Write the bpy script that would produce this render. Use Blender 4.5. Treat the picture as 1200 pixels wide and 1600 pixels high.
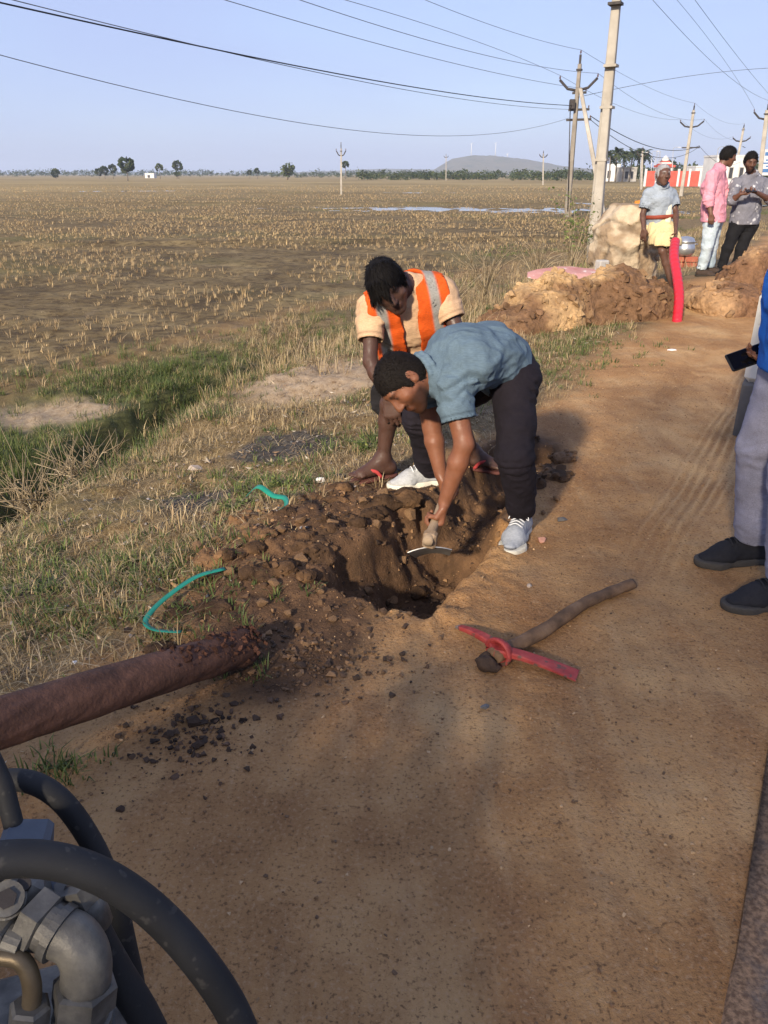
import bpy, bmesh, math, random
import numpy as np
from mathutils import Vector, Matrix
random.seed(7); RNG = np.random.default_rng(11)
R = math.radians
scene = bpy.context.scene
for o in list(bpy.data.objects): bpy.data.objects.remove(o)

# ------------------------------------------------------------------ camera, sky, sun, exposure
CAM_H = 1.45; PITCH = R(23.75)
cp, sp = math.cos(PITCH), math.sin(PITCH)
cam_d = bpy.data.cameras.new('camera'); cam = bpy.data.objects.new('camera', cam_d)
scene.collection.objects.link(cam)
cam.location = (0, 0, CAM_H); cam.rotation_euler = (R(90) - PITCH, 0, 0)
cam_d.sensor_fit = 'VERTICAL'; cam_d.sensor_height = 36; cam_d.sensor_width = 27; cam_d.lens = 27
cam_d.clip_start = .05; cam_d.clip_end = 20000
scene.camera = cam

SUN_EL = R(25); SUN_AZ = R(24)          # light travels 24 deg to the right of the view, from behind
E_DIR = np.array([math.sin(SUN_AZ), math.cos(SUN_AZ)])        # direction in which shadows fall
world = bpy.data.worlds.new('World'); scene.world = world; world.use_nodes = True
wn = world.node_tree.nodes; wl = world.node_tree.links; wn.clear()
sky = wn.new('ShaderNodeTexSky'); sky.sky_type = 'NISHITA'; sky.sun_disc = False
sky.sun_elevation = SUN_EL; sky.sun_rotation = SUN_AZ + math.pi
sky.altitude = 0; sky.air_density = 1.0; sky.dust_density = 1.2; sky.ozone_density = 2.5
bg = wn.new('ShaderNodeBackground'); bg.inputs['Strength'].default_value = .122
tint = wn.new('ShaderNodeMix'); tint.data_type = 'RGBA'; tint.blend_type = 'MIX'
tint.inputs[7].default_value = (2.42, 2.85, 4.60, 1)   # thin veil of haze, faintly uneven
tc = wn.new('ShaderNodeTexCoord'); mpw = wn.new('ShaderNodeMapping'); mpw.inputs['Scale'].default_value = (1.2, 1.2, 4); nzw = wn.new('ShaderNodeTexNoise'); nzw.inputs['Scale'].default_value = 1.6; nzw.inputs['Detail'].default_value = 5
rw = wn.new('ShaderNodeMapRange'); rw.inputs[1].default_value = .3; rw.inputs[2].default_value = .7; rw.inputs[3].default_value = .66; rw.inputs[4].default_value = .86
wl.new(tc.outputs['Generated'], mpw.inputs[0]); wl.new(mpw.outputs[0], nzw.inputs['Vector']); wl.new(nzw.outputs[0], rw.inputs[0]); wl.new(rw.outputs[0], tint.inputs[0])
wo = wn.new('ShaderNodeOutputWorld')
wl.new(sky.outputs[0], tint.inputs[6]); wl.new(tint.outputs[2], bg.inputs['Color']); wl.new(bg.outputs[0], wo.inputs['Surface'])

sun_d = bpy.data.lights.new('sun', 'SUN'); sun_d.energy = 4.6; sun_d.angle = R(3.4); sun_d.color = (1, .86, .67)
sun = bpy.data.objects.new('sun', sun_d); scene.collection.objects.link(sun)
sun.location = (-10, -20, 20)
sdir = Vector((E_DIR[0] * math.cos(SUN_EL), E_DIR[1] * math.cos(SUN_EL), -math.sin(SUN_EL)))
sun.rotation_euler = sdir.to_track_quat('-Z', 'Y').to_euler()
scene.view_settings.view_transform = 'Standard'; scene.view_settings.look = 'None'
scene.view_settings.exposure = .76; scene.view_settings.gamma = 1
scene.view_settings.use_curve_mapping = False
scene.render.engine = 'CYCLES'

# ------------------------------------------------------------------ helpers
A = np.array
def at(px, py, dist):
    """world point seen at photo pixel (px, py), dist metres ahead"""
    u = (px - 600) / 1200; v = (800 - py) / 1200
    t = dist / (cp + v * sp)
    return A([u * t, dist, CAM_H + t * (v * cp - sp)])
def gp(px, py, z=0.):
    u = (px - 600) / 1200; v = (800 - py) / 1200
    t = (CAM_H - z) / (sp - v * cp)
    return A([u * t, t * (cp + v * sp), z])
RD = A([math.sin(R(29.4)), math.cos(R(29.4))]); RN = A([-RD[1], RD[0]])     # along the road / towards the field
def sl(x, y): return x * RD[0] + y * RD[1], x * RN[0] + y * RN[1]
def xy(s, l): return s * RD[0] + l * RN[0], s * RD[1] + l * RN[1]
def unit(v): v = A(v, float); return v / (np.linalg.norm(v) + 1e-12)
def sst(a, b, x):
    t = np.clip((x - a) / (b - a), 0, 1); return t * t * (3 - 2 * t)
def srgb(r, g, b):
    f = lambda c: (c / 255 / 12.92) if c / 255 <= .04045 else ((c / 255 + .055) / 1.055) ** 2.4
    return (f(r), f(g), f(b))

def _h(n):
    n = (n ^ (n >> 13)) * 1274126177 & 0xffffffff
    return ((n ^ (n >> 16)) & 0xffff).astype(np.float32) / 65535
def noise2(x, y, seed=0):
    x = np.asarray(x, float); y = np.asarray(y, float)
    ix = np.floor(x).astype(np.int64); iy = np.floor(y).astype(np.int64)
    fx = x - ix; fy = y - iy; fx = fx * fx * (3 - 2 * fx); fy = fy * fy * (3 - 2 * fy)
    def g(a, b): return _h((a * 374761393 + b * 668265263 + seed * 974711) & 0xffffffff)
    return (g(ix, iy) * (1 - fx) + g(ix + 1, iy) * fx) * (1 - fy) + (g(ix, iy + 1) * (1 - fx) + g(ix + 1, iy + 1) * fx) * fy
def fbm2(x, y, seed=0, oct=4, gain=.5):
    s = 0; a = 1; t = 0
    for i in range(oct):
        s = s + a * noise2(x * 2 ** i + 17.3 * i, y * 2 ** i - 9.1 * i, seed + i); t += a; a *= gain
    return s / t
def noise3(x, y, z, seed=0):
    ix = np.floor(x).astype(np.int64); iy = np.floor(y).astype(np.int64); iz = np.floor(z).astype(np.int64)
    fx = x - ix; fy = y - iy; fz = z - iz
    fx = fx * fx * (3 - 2 * fx); fy = fy * fy * (3 - 2 * fy); fz = fz * fz * (3 - 2 * fz)
    def g(a, b, c): return _h((a * 374761393 + b * 668265263 + c * 1440662683 + seed * 974711) & 0xffffffff)
    def pl(c): return (g(ix, iy, c) * (1 - fx) + g(ix + 1, iy, c) * fx) * (1 - fy) + (g(ix, iy + 1, c) * (1 - fx) + g(ix + 1, iy + 1, c) * fx) * fy
    return pl(iz) * (1 - fz) + pl(iz + 1) * fz
def fbm3(x, y, z, seed=0, oct=3, gain=.5):
    s = 0; a = 1; t = 0
    for i in range(oct):
        f = 2 ** i; s = s + a * noise3(x * f + 3.1 * i, y * f, z * f - 5.7 * i, seed + i); t += a; a *= gain
    return s / t

COL = scene.collection
ORG = {}
def tag(o, label, cat, group=None, kind=None):
    if label: o['label'] = label
    if cat: o['category'] = cat
    if group: o['group'] = group
    if kind: o['kind'] = kind
    return o
def thing(name, label, cat, loc, group=None):
    o = bpy.data.objects.new(name, None); COL.objects.link(o)
    o.empty_display_size = .1; o.location = tuple(float(c) for c in loc); ORG[o.name] = A(loc, float)
    return tag(o, label, cat, group)
def make_mesh(name, V, Fs, smooth=True, attrs=None):
    me = bpy.data.meshes.new(name)
    V = np.asarray(V, np.float32)
    if not isinstance(Fs, (list, tuple)): Fs = [Fs]
    Fs = [np.asarray(f, np.int32) for f in Fs if len(f)]
    me.vertices.add(len(V)); me.vertices.foreach_set('co', V.ravel())
    nl = sum(f.size for f in Fs); npoly = sum(len(f) for f in Fs)
    me.loops.add(nl); me.polygons.add(npoly)
    me.loops.foreach_set('vertex_index', np.concatenate([f.ravel() for f in Fs]))
    tot = np.concatenate([np.full(len(f), f.shape[1], np.int32) for f in Fs])
    me.polygons.foreach_set('loop_start', np.concatenate([[0], np.cumsum(tot)[:-1]]).astype(np.int32))
    me.polygons.foreach_set('loop_total', tot)
    me.polygons.foreach_set('use_smooth', np.full(npoly, bool(smooth)))
    for k, v in (attrs or {}).items():
        v = np.asarray(v, np.float32)
        if v.ndim == 1:
            a = me.attributes.new(k, 'FLOAT', 'POINT'); a.data.foreach_set('value', v)
        else:
            if v.shape[1] == 3: v = np.c_[v, np.ones(len(v), np.float32)]
            a = me.attributes.new(k, 'FLOAT_COLOR', 'POINT'); a.data.foreach_set('color', v.astype(np.float32).ravel())
    me.update(calc_edges=True); me.validate()
    return me
def mobj(name, V, Fs, mat, parent=None, base=None, smooth=True, attrs=None):
    """mesh object from world-space vertices"""
    V = np.asarray(V, float)
    if parent is not None: b = ORG[parent.name]
    elif base is not None: b = A(base, float)
    else: b = A([V[:, 0].mean(), V[:, 1].mean(), V[:, 2].min()])
    me = make_mesh(name, V - b, Fs, smooth, attrs)
    if mat is not None: me.materials.append(mat)
    o = bpy.data.objects.new(name, me); COL.objects.link(o)
    if parent is not None: o.parent = parent
    else: o.location = tuple(b)
    ORG[o.name] = b
    return o
def copy_tree(o, parent=None):
    c = o.copy(); COL.objects.link(c)
    if parent is not None: c.parent = parent
    for ch in list(o.children): copy_tree(ch, c)
    return c

class Geo:
    """collects pieces of ONE part"""
    def __init__(s): s.V = []; s.F3 = []; s.F4 = []; s.C = []; s.n = 0
    def add(s, V, F, col=None):
        V = np.asarray(V, float)
        for f in (F if isinstance(F, (list, tuple)) and len(F) and isinstance(F[0], np.ndarray) else [np.asarray(F)]):
            if len(f) == 0: continue
            (s.F3 if f.shape[1] == 3 else s.F4).append(f + s.n)
        s.V.append(V); s.n += len(V)
        if col is not None:
            c = np.asarray(col, float); s.C.append(np.tile(c, (len(V), 1)) if c.ndim == 1 else c)
        return s
    def build(s, name, mat, parent=None, base=None, smooth=True):
        F = []
        if s.F3: F.append(np.concatenate(s.F3))
        if s.F4: F.append(np.concatenate(s.F4))
        at_ = {'Col': np.concatenate(s.C)} if s.C else None
        return mobj(name, np.concatenate(s.V), F, mat, parent, base, smooth, at_)

def tube(P, r, n=10, cap=True, flat=None):
    """swept tube; r scalar or per point; flat=(sx, sy) section scale"""
    P = np.asarray(P, float); m = len(P); r = np.broadcast_to(np.asarray(r, float), (m,))
    T = np.gradient(P, axis=0); T /= np.linalg.norm(T, axis=1)[:, None] + 1e-12
    up = A([0, 0, 1.]) if abs(T[0][2]) < .9 else A([0, 1., 0])
    u = unit(np.cross(T[0], up)); V = []
    a = np.arange(n) * 2 * np.pi / n
    sx, sy = flat or (1, 1)
    for i in range(m):
        u = unit(u - T[i] * (u @ T[i])); w = np.cross(T[i], u)
        V.append(P[i] + r[i] * (np.cos(a)[:, None] * u * sx + np.sin(a)[:, None] * w * sy))
    V = np.concatenate(V)
    i = np.arange(m - 1)[:, None] * n; j = np.arange(n)[None]; k = (j + 1) % n
    F4 = np.stack([i + j, i + k, i + n + k, i + n + j], -1).reshape(-1, 4)
    F3 = []
    if cap:
        V = np.concatenate([V, P[:1], P[-1:]]); c0, c1 = m * n, m * n + 1
        j = np.arange(n); k = (j + 1) % n
        F3 = np.concatenate([np.stack([np.full(n, c0), k, j], -1), np.stack([np.full(n, c1), (m - 1) * n + j, (m - 1) * n + k], -1)])
    return V, [F4] + ([F3] if cap else [])
def spline(P, n=24):
    """Catmull-Rom through the points"""
    P = np.asarray(P, float); Q = np.concatenate([[2 * P[0] - P[1]], P, [2 * P[-1] - P[-2]]])
    out = []; m = len(P) - 1
    for t in np.linspace(0, m - 1e-6, n):
        i = int(t); f = t - i; a, b, c, d = Q[i:i + 4]
        out.append(.5 * (2 * b + (c - a) * f + (2 * a - 5 * b + 4 * c - d) * f * f + (3 * b - a - 3 * c + d) * f ** 3))
    return A(out)
def box(c, size, rot=None, bevel=0.):
    """box with optional 45-degree edge bevel; c centre"""
    hx, hy, hz = A(size, float) / 2
    if bevel <= 0:
        V = A([[x, y, z] for x in (-hx, hx) for y in (-hy, hy) for z in (-hz, hz)])
        F = A([[0, 1, 3, 2], [4, 6, 7, 5], [0, 4, 5, 1], [2, 3, 7, 6], [0, 2, 6, 4], [1, 5, 7, 3]])
    else:
        b = min(bevel, hx * .9, hy * .9, hz * .9)
        bm = bmesh.new(); bmesh.ops.create_cube(bm, size=1)
        for v in bm.verts: v.co = (v.co.x * 2 * hx, v.co.y * 2 * hy, v.co.z * 2 * hz)
        bmesh.ops.bevel(bm, geom=bm.edges[:], offset=b, segments=1, affect='EDGES')
        bm.verts.index_update(); V = A([v.co[:] for v in bm.verts])
        F3 = [[v.index for v in f.verts] for f in bm.faces if len(f.verts) == 3]
        F4 = [[v.index for v in f.verts] for f in bm.faces if len(f.verts) == 4]
        bm.free(); F = [np.array(F4)] + ([np.array(F3)] if F3 else [])
    if rot is not None: V = V @ np.asarray(rot, float).T
    return V + A(c, float), F
def frame(x, z=(0, 0, 1)):
    """columns: x axis, y, z with x kept"""
    x = unit(x); y = unit(np.cross(z, x)); return np.stack([x, y, np.cross(x, y)], 1)
def rotz(a): return A([[math.cos(a), -math.sin(a), 0], [math.sin(a), math.cos(a), 0], [0, 0, 1]])
def lathe(prof, n=20, c=(0, 0, 0), cap=True):
    prof = np.asarray(prof, float); a = np.arange(n) * 2 * np.pi / n; m = len(prof)
    V = np.stack([prof[:, 0][:, None] * np.cos(a), prof[:, 0][:, None] * np.sin(a), np.repeat(prof[:, 1][:, None], n, 1)], -1).reshape(-1, 3)
    i = np.arange(m - 1)[:, None] * n; j = np.arange(n)[None]; k = (j + 1) % n
    F = np.stack([i + j, i + k, i + n + k, i + n + j], -1).reshape(-1, 4)
    return V + A(c, float), [F]
def hull_lump(npts, seed, sq=(1, 1, .75), jag=.25):
    """angular clod: hull of random points on an ellipsoid"""
    rr = np.random.default_rng(seed); p = rr.normal(size=(npts, 3)); p /= np.linalg.norm(p, axis=1)[:, None]
    p *= (1 - jag * rr.random((npts, 1))) * A(sq)
    bm = bmesh.new()
    for q in p: bm.verts.new(q)
    bmesh.ops.convex_hull(bm, input=bm.verts[:]); bm.verts.index_update()
    V = A([v.co[:] for v in bm.verts]); F = A([[v.index for v in f.verts] for f in bm.faces if len(f.verts) == 3]); bm.free()
    return V, F

# ------------------------------------------------------------------ materials
def _n(nt, t, **kw):
    n = nt.nodes.new(t)
    for k, v in kw.items(): setattr(n, k, v)
    return n
def ramp(nt, fac, stops):
    r = _n(nt, 'ShaderNodeValToRGB'); e = r.color_ramp.elements
    while len(e) > 1: e.remove(e[-1])
    e[0].position = stops[0][0]; e[0].color = (*stops[0][1], 1)
    for p, c in stops[1:]:
        x = e.new(p); x.color = (*c, 1)
    nt.links.new(fac, r.inputs[0]); return r.outputs[0]
def nz(nt, co, scale, detail=4, rough=.55, dist=0.):
    n = _n(nt, 'ShaderNodeTexNoise'); n.inputs['Scale'].default_value = scale; n.inputs['Detail'].default_value = detail
    n.inputs['Roughness'].default_value = rough; n.inputs['Distortion'].default_value = dist
    nt.links.new(co, n.inputs['Vector']); return n.outputs[0]
def mixc(nt, fac, a, b, mode='MIX'):
    m = _n(nt, 'ShaderNodeMix', data_type='RGBA', blend_type=mode)
    for s, v in ((0, fac), (6, a), (7, b)):
        if hasattr(v, 'is_linked'): nt.links.new(v, m.inputs[s])
        elif isinstance(v, (int, float)): m.inputs[s].default_value = v
        else: m.inputs[s].default_value = (*v, 1)
    return m.outputs[2]
def mth(nt, op, a, b=None, clamp=False):
    m = _n(nt, 'ShaderNodeMath', operation=op); m.use_clamp = clamp
    for i, v in enumerate((a, b)):
        if v is None: continue
        if hasattr(v, 'is_linked'): nt.links.new(v, m.inputs[i])
        else: m.inputs[i].default_value = v
    return m.outputs[0]
def attr(nt, name):
    a = _n(nt, 'ShaderNodeAttribute'); a.attribute_name = name; return a
def bump(nt, h, strength, dist, prev=None):
    b = _n(nt, 'ShaderNodeBump'); b.inputs['Strength'].default_value = strength; b.inputs['Distance'].default_value = dist
    nt.links.new(h, b.inputs['Height'])
    if prev is not None: nt.links.new(prev, b.inputs['Normal'])
    return b.outputs[0]
def base_mat(name, rough=.8, metallic=0., spec=.3):
    m = bpy.data.materials.new(name); m.use_nodes = True; nt = m.node_tree
    b = nt.nodes['Principled BSDF']; b.inputs['Roughness'].default_value = rough; b.inputs['Metallic'].default_value = metallic
    b.inputs['Specular IOR Level'].default_value = spec
    co = _n(nt, 'ShaderNodeTexCoord').outputs['Object']
    return m, nt, b, co
def pmat(name, c1, c2=None, scale=8., rough=.8, bump_s=.3, bump_scale=60., bump_d=.004, metallic=0., spec=.3, vcol=False, c3=None, speck=None):
    """two- or three-tone noisy material; vcol multiplies a painted vertex colour by the noise"""
    m, nt, b, co = base_mat(name, rough, metallic, spec)
    f = nz(nt, co, scale, 6, .6)
    if vcol:
        k = ramp(nt, f, [(.3, (c1,) * 3), (.7, (c2,) * 3)])
        col = mixc(nt, 1., attr(nt, 'Col').outputs['Color'], k, 'MULTIPLY')
    else:
        c2 = c2 or tuple(x * 1.25 for x in c1)
        st = [(.3, c1), (.7, c2)]
        if c3: st = [(.28, c1), (.5, c2), (.72, c3)]
        col = ramp(nt, f, st)
    if speck:
        sc, c, lo = speck
        col = mixc(nt, ramp(nt, nz(nt, co, sc, 2, .5), [(lo, (0, 0, 0)), (lo + .06, (1, 1, 1))]), col, c)
    nt.links.new(col, b.inputs['Base Color'])
    if bump_s: nt.links.new(bump(nt, nz(nt, co, bump_scale, 5, .6), bump_s, bump_d), b.inputs['Normal'])
    return m
def leaf_mat(name, rough=.65, trans=.25):
    """blades and leaves: colour painted per blade, a little light passes through"""
    m, nt, b, co = base_mat(name, rough, 0, .25)
    c = attr(nt, 'Col').outputs['Color']; nt.links.new(c, b.inputs['Base Color'])
    t = _n(nt, 'ShaderNodeBsdfTranslucent'); nt.links.new(c, t.inputs['Color'])
    mx = _n(nt, 'ShaderNodeMixShader'); mx.inputs[0].default_value = trans
    nt.links.new(b.outputs[0], mx.inputs[1]); nt.links.new(t.outputs[0], mx.inputs[2])
    nt.links.new(mx.outputs[0], nt.nodes['Material Output'].inputs['Surface'])
    return m
M_LEAF = leaf_mat('foliage'); M_STRAW = leaf_mat('dry_straw', .75, .15)
# ------------------------------------------------------------------ the ground: one sheet of earth
def crest_shift(s): return np.interp(s, [1, 2.5, 5.5, 9, 14, 20, 40], [-.1, 0, .9, 1.1, .9, .6, .6])
PUD = [(gp(745, 326, -.6), 9.5, 4.2), (gp(480, 322, -.6), 1.6, 1.2), (gp(200, 298, -.6), 14, 3.5), (gp(940, 318, -.6), 8, 4), (gp(560, 301, -.6), 20, 4), (gp(420, 324, -.6), .9, 1.0), (gp(1000, 330, -.6), 4, 3)]
def H(x, y):
    s, l = sl(x, y); l2 = l - crest_shift(s) * sst(2.2, 4.2, l)
    wob = (fbm2(s * .5, l * .5, 3) - .5) * .5 * sst(1.9, 3.5, l)
    z = np.interp(l2 + wob, [-30, -11, -8, -6.8, -.1, 1.5, 1.9, 3.0, 3.7, 4.05, 4.3, 4.72, 4.86, 5.6, 6.6, 9, 400], [-.6, -.6, -.35, -.03, 0, 0, -.02, -.16, -.30, -.60, -.93, -.96, -.66, -.62, -.6, -.6, -.6])
    r = np.hypot(x, y); near = 1 - sst(9, 30, r)
    bank = sst(1.5, 2.6, l) * (1 - sst(6, 7, l2))
    z = z + bank * near * ((fbm2(x * 2.2, y * 2.2, 21, 4) - .5) * .16 + (fbm2(x * 9, y * 9, 5, 3) - .5) * .05)
    road = sst(-.5, .2, l) * (1 - sst(1.4, 2.2, l))
    z = z + road * near * ((fbm2(x * 1.3, y * 1.3, 31, 3) - .5) * .05 + (fbm2(x * 6, y * 6, 33, 4, .6) - .5) * .026)
    # wheel ruts along the shoulder
    for lc, dp in ((.30, .010), (.37, .012), (.44, .012), (.51, .010), (.86, .009), (.93, .010), (1.0, .008)):
        z = z - dp * np.exp(-((l - lc - .06 * np.sin(s * .55 + lc)) / .020) ** 2) * sst(2.6, 3.6, s) * (1 - sst(8, 10, s)) * (.4 + 1.2 * fbm2(s * 2, l * 0 + lc * 9, 37, 2))
    # raised spread soil where the far group stands
    z = z + .12 * np.exp(-((s - 11.6) / 1.6) ** 2) * sst(-.4, .8, l) * (1 - sst(2.6, 3.6, l))
    # the hole and the gully that runs on from it
    wn_ = (fbm2(s * 6, l * 6, 44, 3) - .5) * .16
    d = np.minimum(np.minimum(s - 2.12, 2.98 - s), np.minimum(l - 1.02 - .02 * (s - 2.1), 1.49 - l)) + wn_
    hole = sst(-.03, .12, np.minimum(d, (1.49 - l + wn_) * .55 + .01)) * .29
    g = np.minimum(np.minimum(s - 2.8, 4.1 - s), .13 - np.abs(l - 1.30 - .04 * (s - 3))) + wn_ * .7
    gul = sst(-.05, .07, g) * .17
    z = z - np.maximum(hole, gul) + sst(-.25, .05, np.maximum(d, g)) * (1 - sst(-.02, .03, np.maximum(d, g))) * (fbm2(x * 14, y * 14, 9, 3) - .3) * .07
    z = z + sst(-.05, .05, np.maximum(d, g)) * ((fbm2(x * 11, y * 11, 19, 3) - .5) * .10 + (fbm2(x * 32, y * 32, 20, 3) - .5) * .05)
    # trampled spoil beside the hole
    sp_ = np.exp(-(((s - 2.40) / .80) ** 2 + ((l - 1.80) / .40) ** 2)) * (1 - sst(-.05, .05, d))
    z = z + sp_ * (.04 + .08 * fbm2(x * 7, y * 7, 12, 4) + .05 * (fbm2(x * 24, y * 24, 13, 3, .65) - .4))
    # field: low bunds, tussocks, wet hollows
    fld = sst(6.0, 6.8, l2)
    z = z + fld * ((fbm2(x * 1.7, y * 1.7, 51, 4) - .5) * .10 * (1 - sst(40, 120, r)) + (fbm2(x * .12, y * .12, 52, 2) - .5) * .05)
    for (yb, tl, am) in ((27, .05, .12), (62, -.03, .16), (95, .02, .2), (150, 0, .25)):
        z = z + fld * am * np.exp(-((y - yb - tl * x - 1.2 * np.sin(x * .13)) / (yb * .018)) ** 2)
    for (c, ax, ay) in PUD:
        q = ((x - c[0]) / ax) ** 2 + ((y - c[1]) / ay) ** 2
        z = z - fld * .17 * np.exp(-q * 1.2) * (.55 + 1.0 * (fbm2(x * .9, y * .7, 61, 3) - .5) * 2)
    return z
def Hs(x, y): return float(H(np.array([x], float), np.array([y], float))[0])

rs = [.3]
while rs[-1] < 7000:
    r = rs[-1]; rs.append(r * (1.02 if r < 1.2 else 1.0045 if r < 4.6 else 1.008 if r < 14 else 1.012 if r < 75 else 1.045))
rs = np.array(rs)
an = np.concatenate([np.arange(-46, 46.01, .2), np.arange(50, 312, 4.)]) * np.pi / 180
Rg, Ag = np.meshgrid(rs, an, indexing='ij'); X = Rg * np.sin(Ag); Y = Rg * np.cos(Ag); Z = H(X, Y)
nr, na = X.shape
V = np.concatenate([np.stack([X, Y, Z], -1).reshape(-1, 3), [[0, 0, Hs(0, 0)]]])
i = np.arange(nr - 1)[:, None] * na; j = np.arange(na)[None]; k = (j + 1) % na
F4 = np.stack([i + j, i + na + j, i + na + k, i + k], -1).reshape(-1, 4)
j = np.arange(na); F3 = np.stack([np.full(na, nr * na), j, (j + 1) % na], -1)
S_, L_ = sl(V[:, 0], V[:, 1]); L2_ = L_ - crest_shift(S_) * sst(2.2, 4.2, L_)
nb = (fbm2(V[:, 0] * 1.5, V[:, 1] * 1.5, 71, 4) - .5)
a_bank = sst(1.45, 2.0, L_ + nb * .7) * (1 - sst(6.0, 6.9, L2_ + nb * .4))
a_field = sst(6.0, 6.9, L2_ + nb * .5) + sst(7.5, 9, -L_)
a_green = np.exp(-((L2_ - 5.0 + nb * 1.2) / 1.15) ** 2) * (1 - sst(5.8, 9, S_)) * .95
a_green = np.maximum(a_green, sst(.56, .72, fbm2(V[:, 0] * .8, V[:, 1] * .8, 73, 3)) * a_bank * .5)
dg = np.exp(-(((S_ - 2.45) / .95) ** 2 + ((L_ - 1.62) / .48) ** 2) ** 1.5) + np.exp(-(((S_ - 3.6) / .9) ** 2 + ((L_ - 1.35) / .3) ** 2) ** 2) \
    + .9 * np.exp(-(((S_ - 1.72) / .3) ** 2 + ((L_ - 1.3) / .22) ** 2))
a_exc = sst(.3, .75, dg + nb * .7)
M_GR, nt, b, co = base_mat('earth', .92, 0, .2)
# dusty gravelly soil of the shoulder
soil = ramp(nt, nz(nt, co, 1.6, 6, .62), [(.3, (.285, .145, .057)), (.5, (.415, .228, .094)), (.7, (.515, .318, .145))])
soil = mixc(nt, ramp(nt, nz(nt, co, 3.1, 5, .7), [(.36, (.5,) * 3), (.52, (0, 0, 0))]), soil, (.235, .112, .045))
soil = mixc(nt, ramp(nt, nz(nt, co, .8, 4, .6), [(.52, (0, 0, 0)), (.66, (.6,) * 3)]), soil, (.53, .350, .170))
mp = _n(nt, 'ShaderNodeMapping'); mp.inputs['Rotation'].default_value = (0, 0, R(29.4)); mp.inputs['Scale'].default_value = (5, .7, 1); nt.links.new(co, mp.inputs['Vector'])
soil = mixc(nt, ramp(nt, nz(nt, mp.outputs[0], 1.3, 5, .65), [(.33, (.45,) * 3), (.5, (0, 0, 0))]), soil, (.255, .132, .062))
soil = mixc(nt, ramp(nt, nz(nt, mp.outputs[0], 2.1, 4, .6), [(.55, (0, 0, 0)), (.75, (.4,) * 3)]), soil, (.54, .365, .190))
def dotv(v_): d_ = _n(nt, 'ShaderNodeVectorMath', operation='DOT_PRODUCT'); nt.links.new(co, d_.inputs[0]); d_.inputs[1].default_value = v_; return d_.outputs['Value']
lat_ = mth(nt, 'ADD', dotv((RN[0], RN[1], 0)), mth(nt, 'MULTIPLY', nz(nt, co, .6, 1), .16)); lon_ = dotv((RD[0], RD[1], 0))
band_ = mth(nt, 'POWER', 2.718, mth(nt, 'MULTIPLY', mth(nt, 'POWER', mth(nt, 'DIVIDE', mth(nt, 'ABSOLUTE', mth(nt, 'SUBTRACT', lat_, .46)), .15), 4), -1))
along_ = mth(nt, 'MULTIPLY', ramp(nt, mth(nt, 'DIVIDE', lon_, 12), [(.22, (0, 0, 0)), (.34, (1, 1, 1)), (.75, (1, 1, 1)), (.95, (0, 0, 0))]), ramp(nt, nz(nt, co, 2.2, 3), [(.38, (.15,) * 3), (.55, (1, 1, 1))]))
tread = mth(nt, 'MULTIPLY', mth(nt, 'MULTIPLY', band_, along_), mth(nt, 'SINE', mth(nt, 'MULTIPLY', lat_, 130)))
soil = mixc(nt, mth(nt, 'MULTIPLY', tread, .55, True), soil, (.56, .38, .19)); soil = mixc(nt, mth(nt, 'MULTIPLY', tread, -.6, True), soil, (.25, .135, .062))
grit = nz(nt, co, 95, 3, .6)
soil = mixc(nt, ramp(nt, grit, [(.55, (0, 0, 0)), (.68, (.5,) * 3)]), soil, (.48, .31, .175))
soil = mixc(nt, ramp(nt, grit, [(.32, (.75,) * 3), (.43, (0, 0, 0))]), soil, (.110, .058, .030))
vor = _n(nt, 'ShaderNodeTexVoronoi'); vor.inputs['Scale'].default_value = 55; nt.links.new(co, vor.inputs['Vector'])
soil = mixc(nt, ramp(nt, vor.outputs['Distance'], [(.08, (.45,) * 3), (.2, (0, 0, 0))]), soil, ramp(nt, nz(nt, co, 30, 1), [(.45, (.15, .082, .042)), (.62, (.42, .26, .14))]))
exc = ramp(nt, nz(nt, co, 7, 6, .65), [(.3, (.052, .031, .018)), (.55, (.125, .069, .036)), (.75, (.215, .120, .060))])
bank = ramp(nt, nz(nt, co, 5, 6, .7), [(.3, (.075, .047, .022)), (.5, (.155, .104, .048)), (.72, (.27, .195, .095))])
bank = mixc(nt, ramp(nt, nz(nt, co, 60, 3, .6), [(.5, (0, 0, 0)), (.62, (.45,) * 3)]), bank, (.34, .26, .145))
field = ramp(nt, nz(nt, co, .9, 7, .7), [(.32, (.066, .045, .020)), (.5, (.145, .103, .046)), (.7, (.270, .200, .095))])
field = mixc(nt, ramp(nt, nz(nt, co, 5.5, 5, .7), [(.38, (.8,) * 3), (.52, (0, 0, 0))]), field, (.052, .033, .015))
field = mixc(nt, ramp(nt, nz(nt, co, .13, 4, .6), [(.52, (0, 0, 0)), (.68, (.6,) * 3)]), field, (.120, .112, .036))
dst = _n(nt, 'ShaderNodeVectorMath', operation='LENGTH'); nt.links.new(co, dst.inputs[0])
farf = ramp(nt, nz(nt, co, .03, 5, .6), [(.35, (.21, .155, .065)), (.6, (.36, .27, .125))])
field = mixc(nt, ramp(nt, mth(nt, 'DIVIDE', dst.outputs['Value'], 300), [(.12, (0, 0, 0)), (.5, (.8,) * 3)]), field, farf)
grn = ramp(nt, nz(nt, co, 9, 5, .65), [(.3, (.035, .046, .014)), (.7, (.115, .125, .042))])
c = mixc(nt, attr(nt, 'exc').outputs['Fac'], soil, exc)
c = mixc(nt, attr(nt, 'bank').outputs['Fac'], c, bank)
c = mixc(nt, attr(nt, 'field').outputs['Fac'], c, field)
c = mixc(nt, attr(nt, 'green').outputs['Fac'], c, grn)
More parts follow.
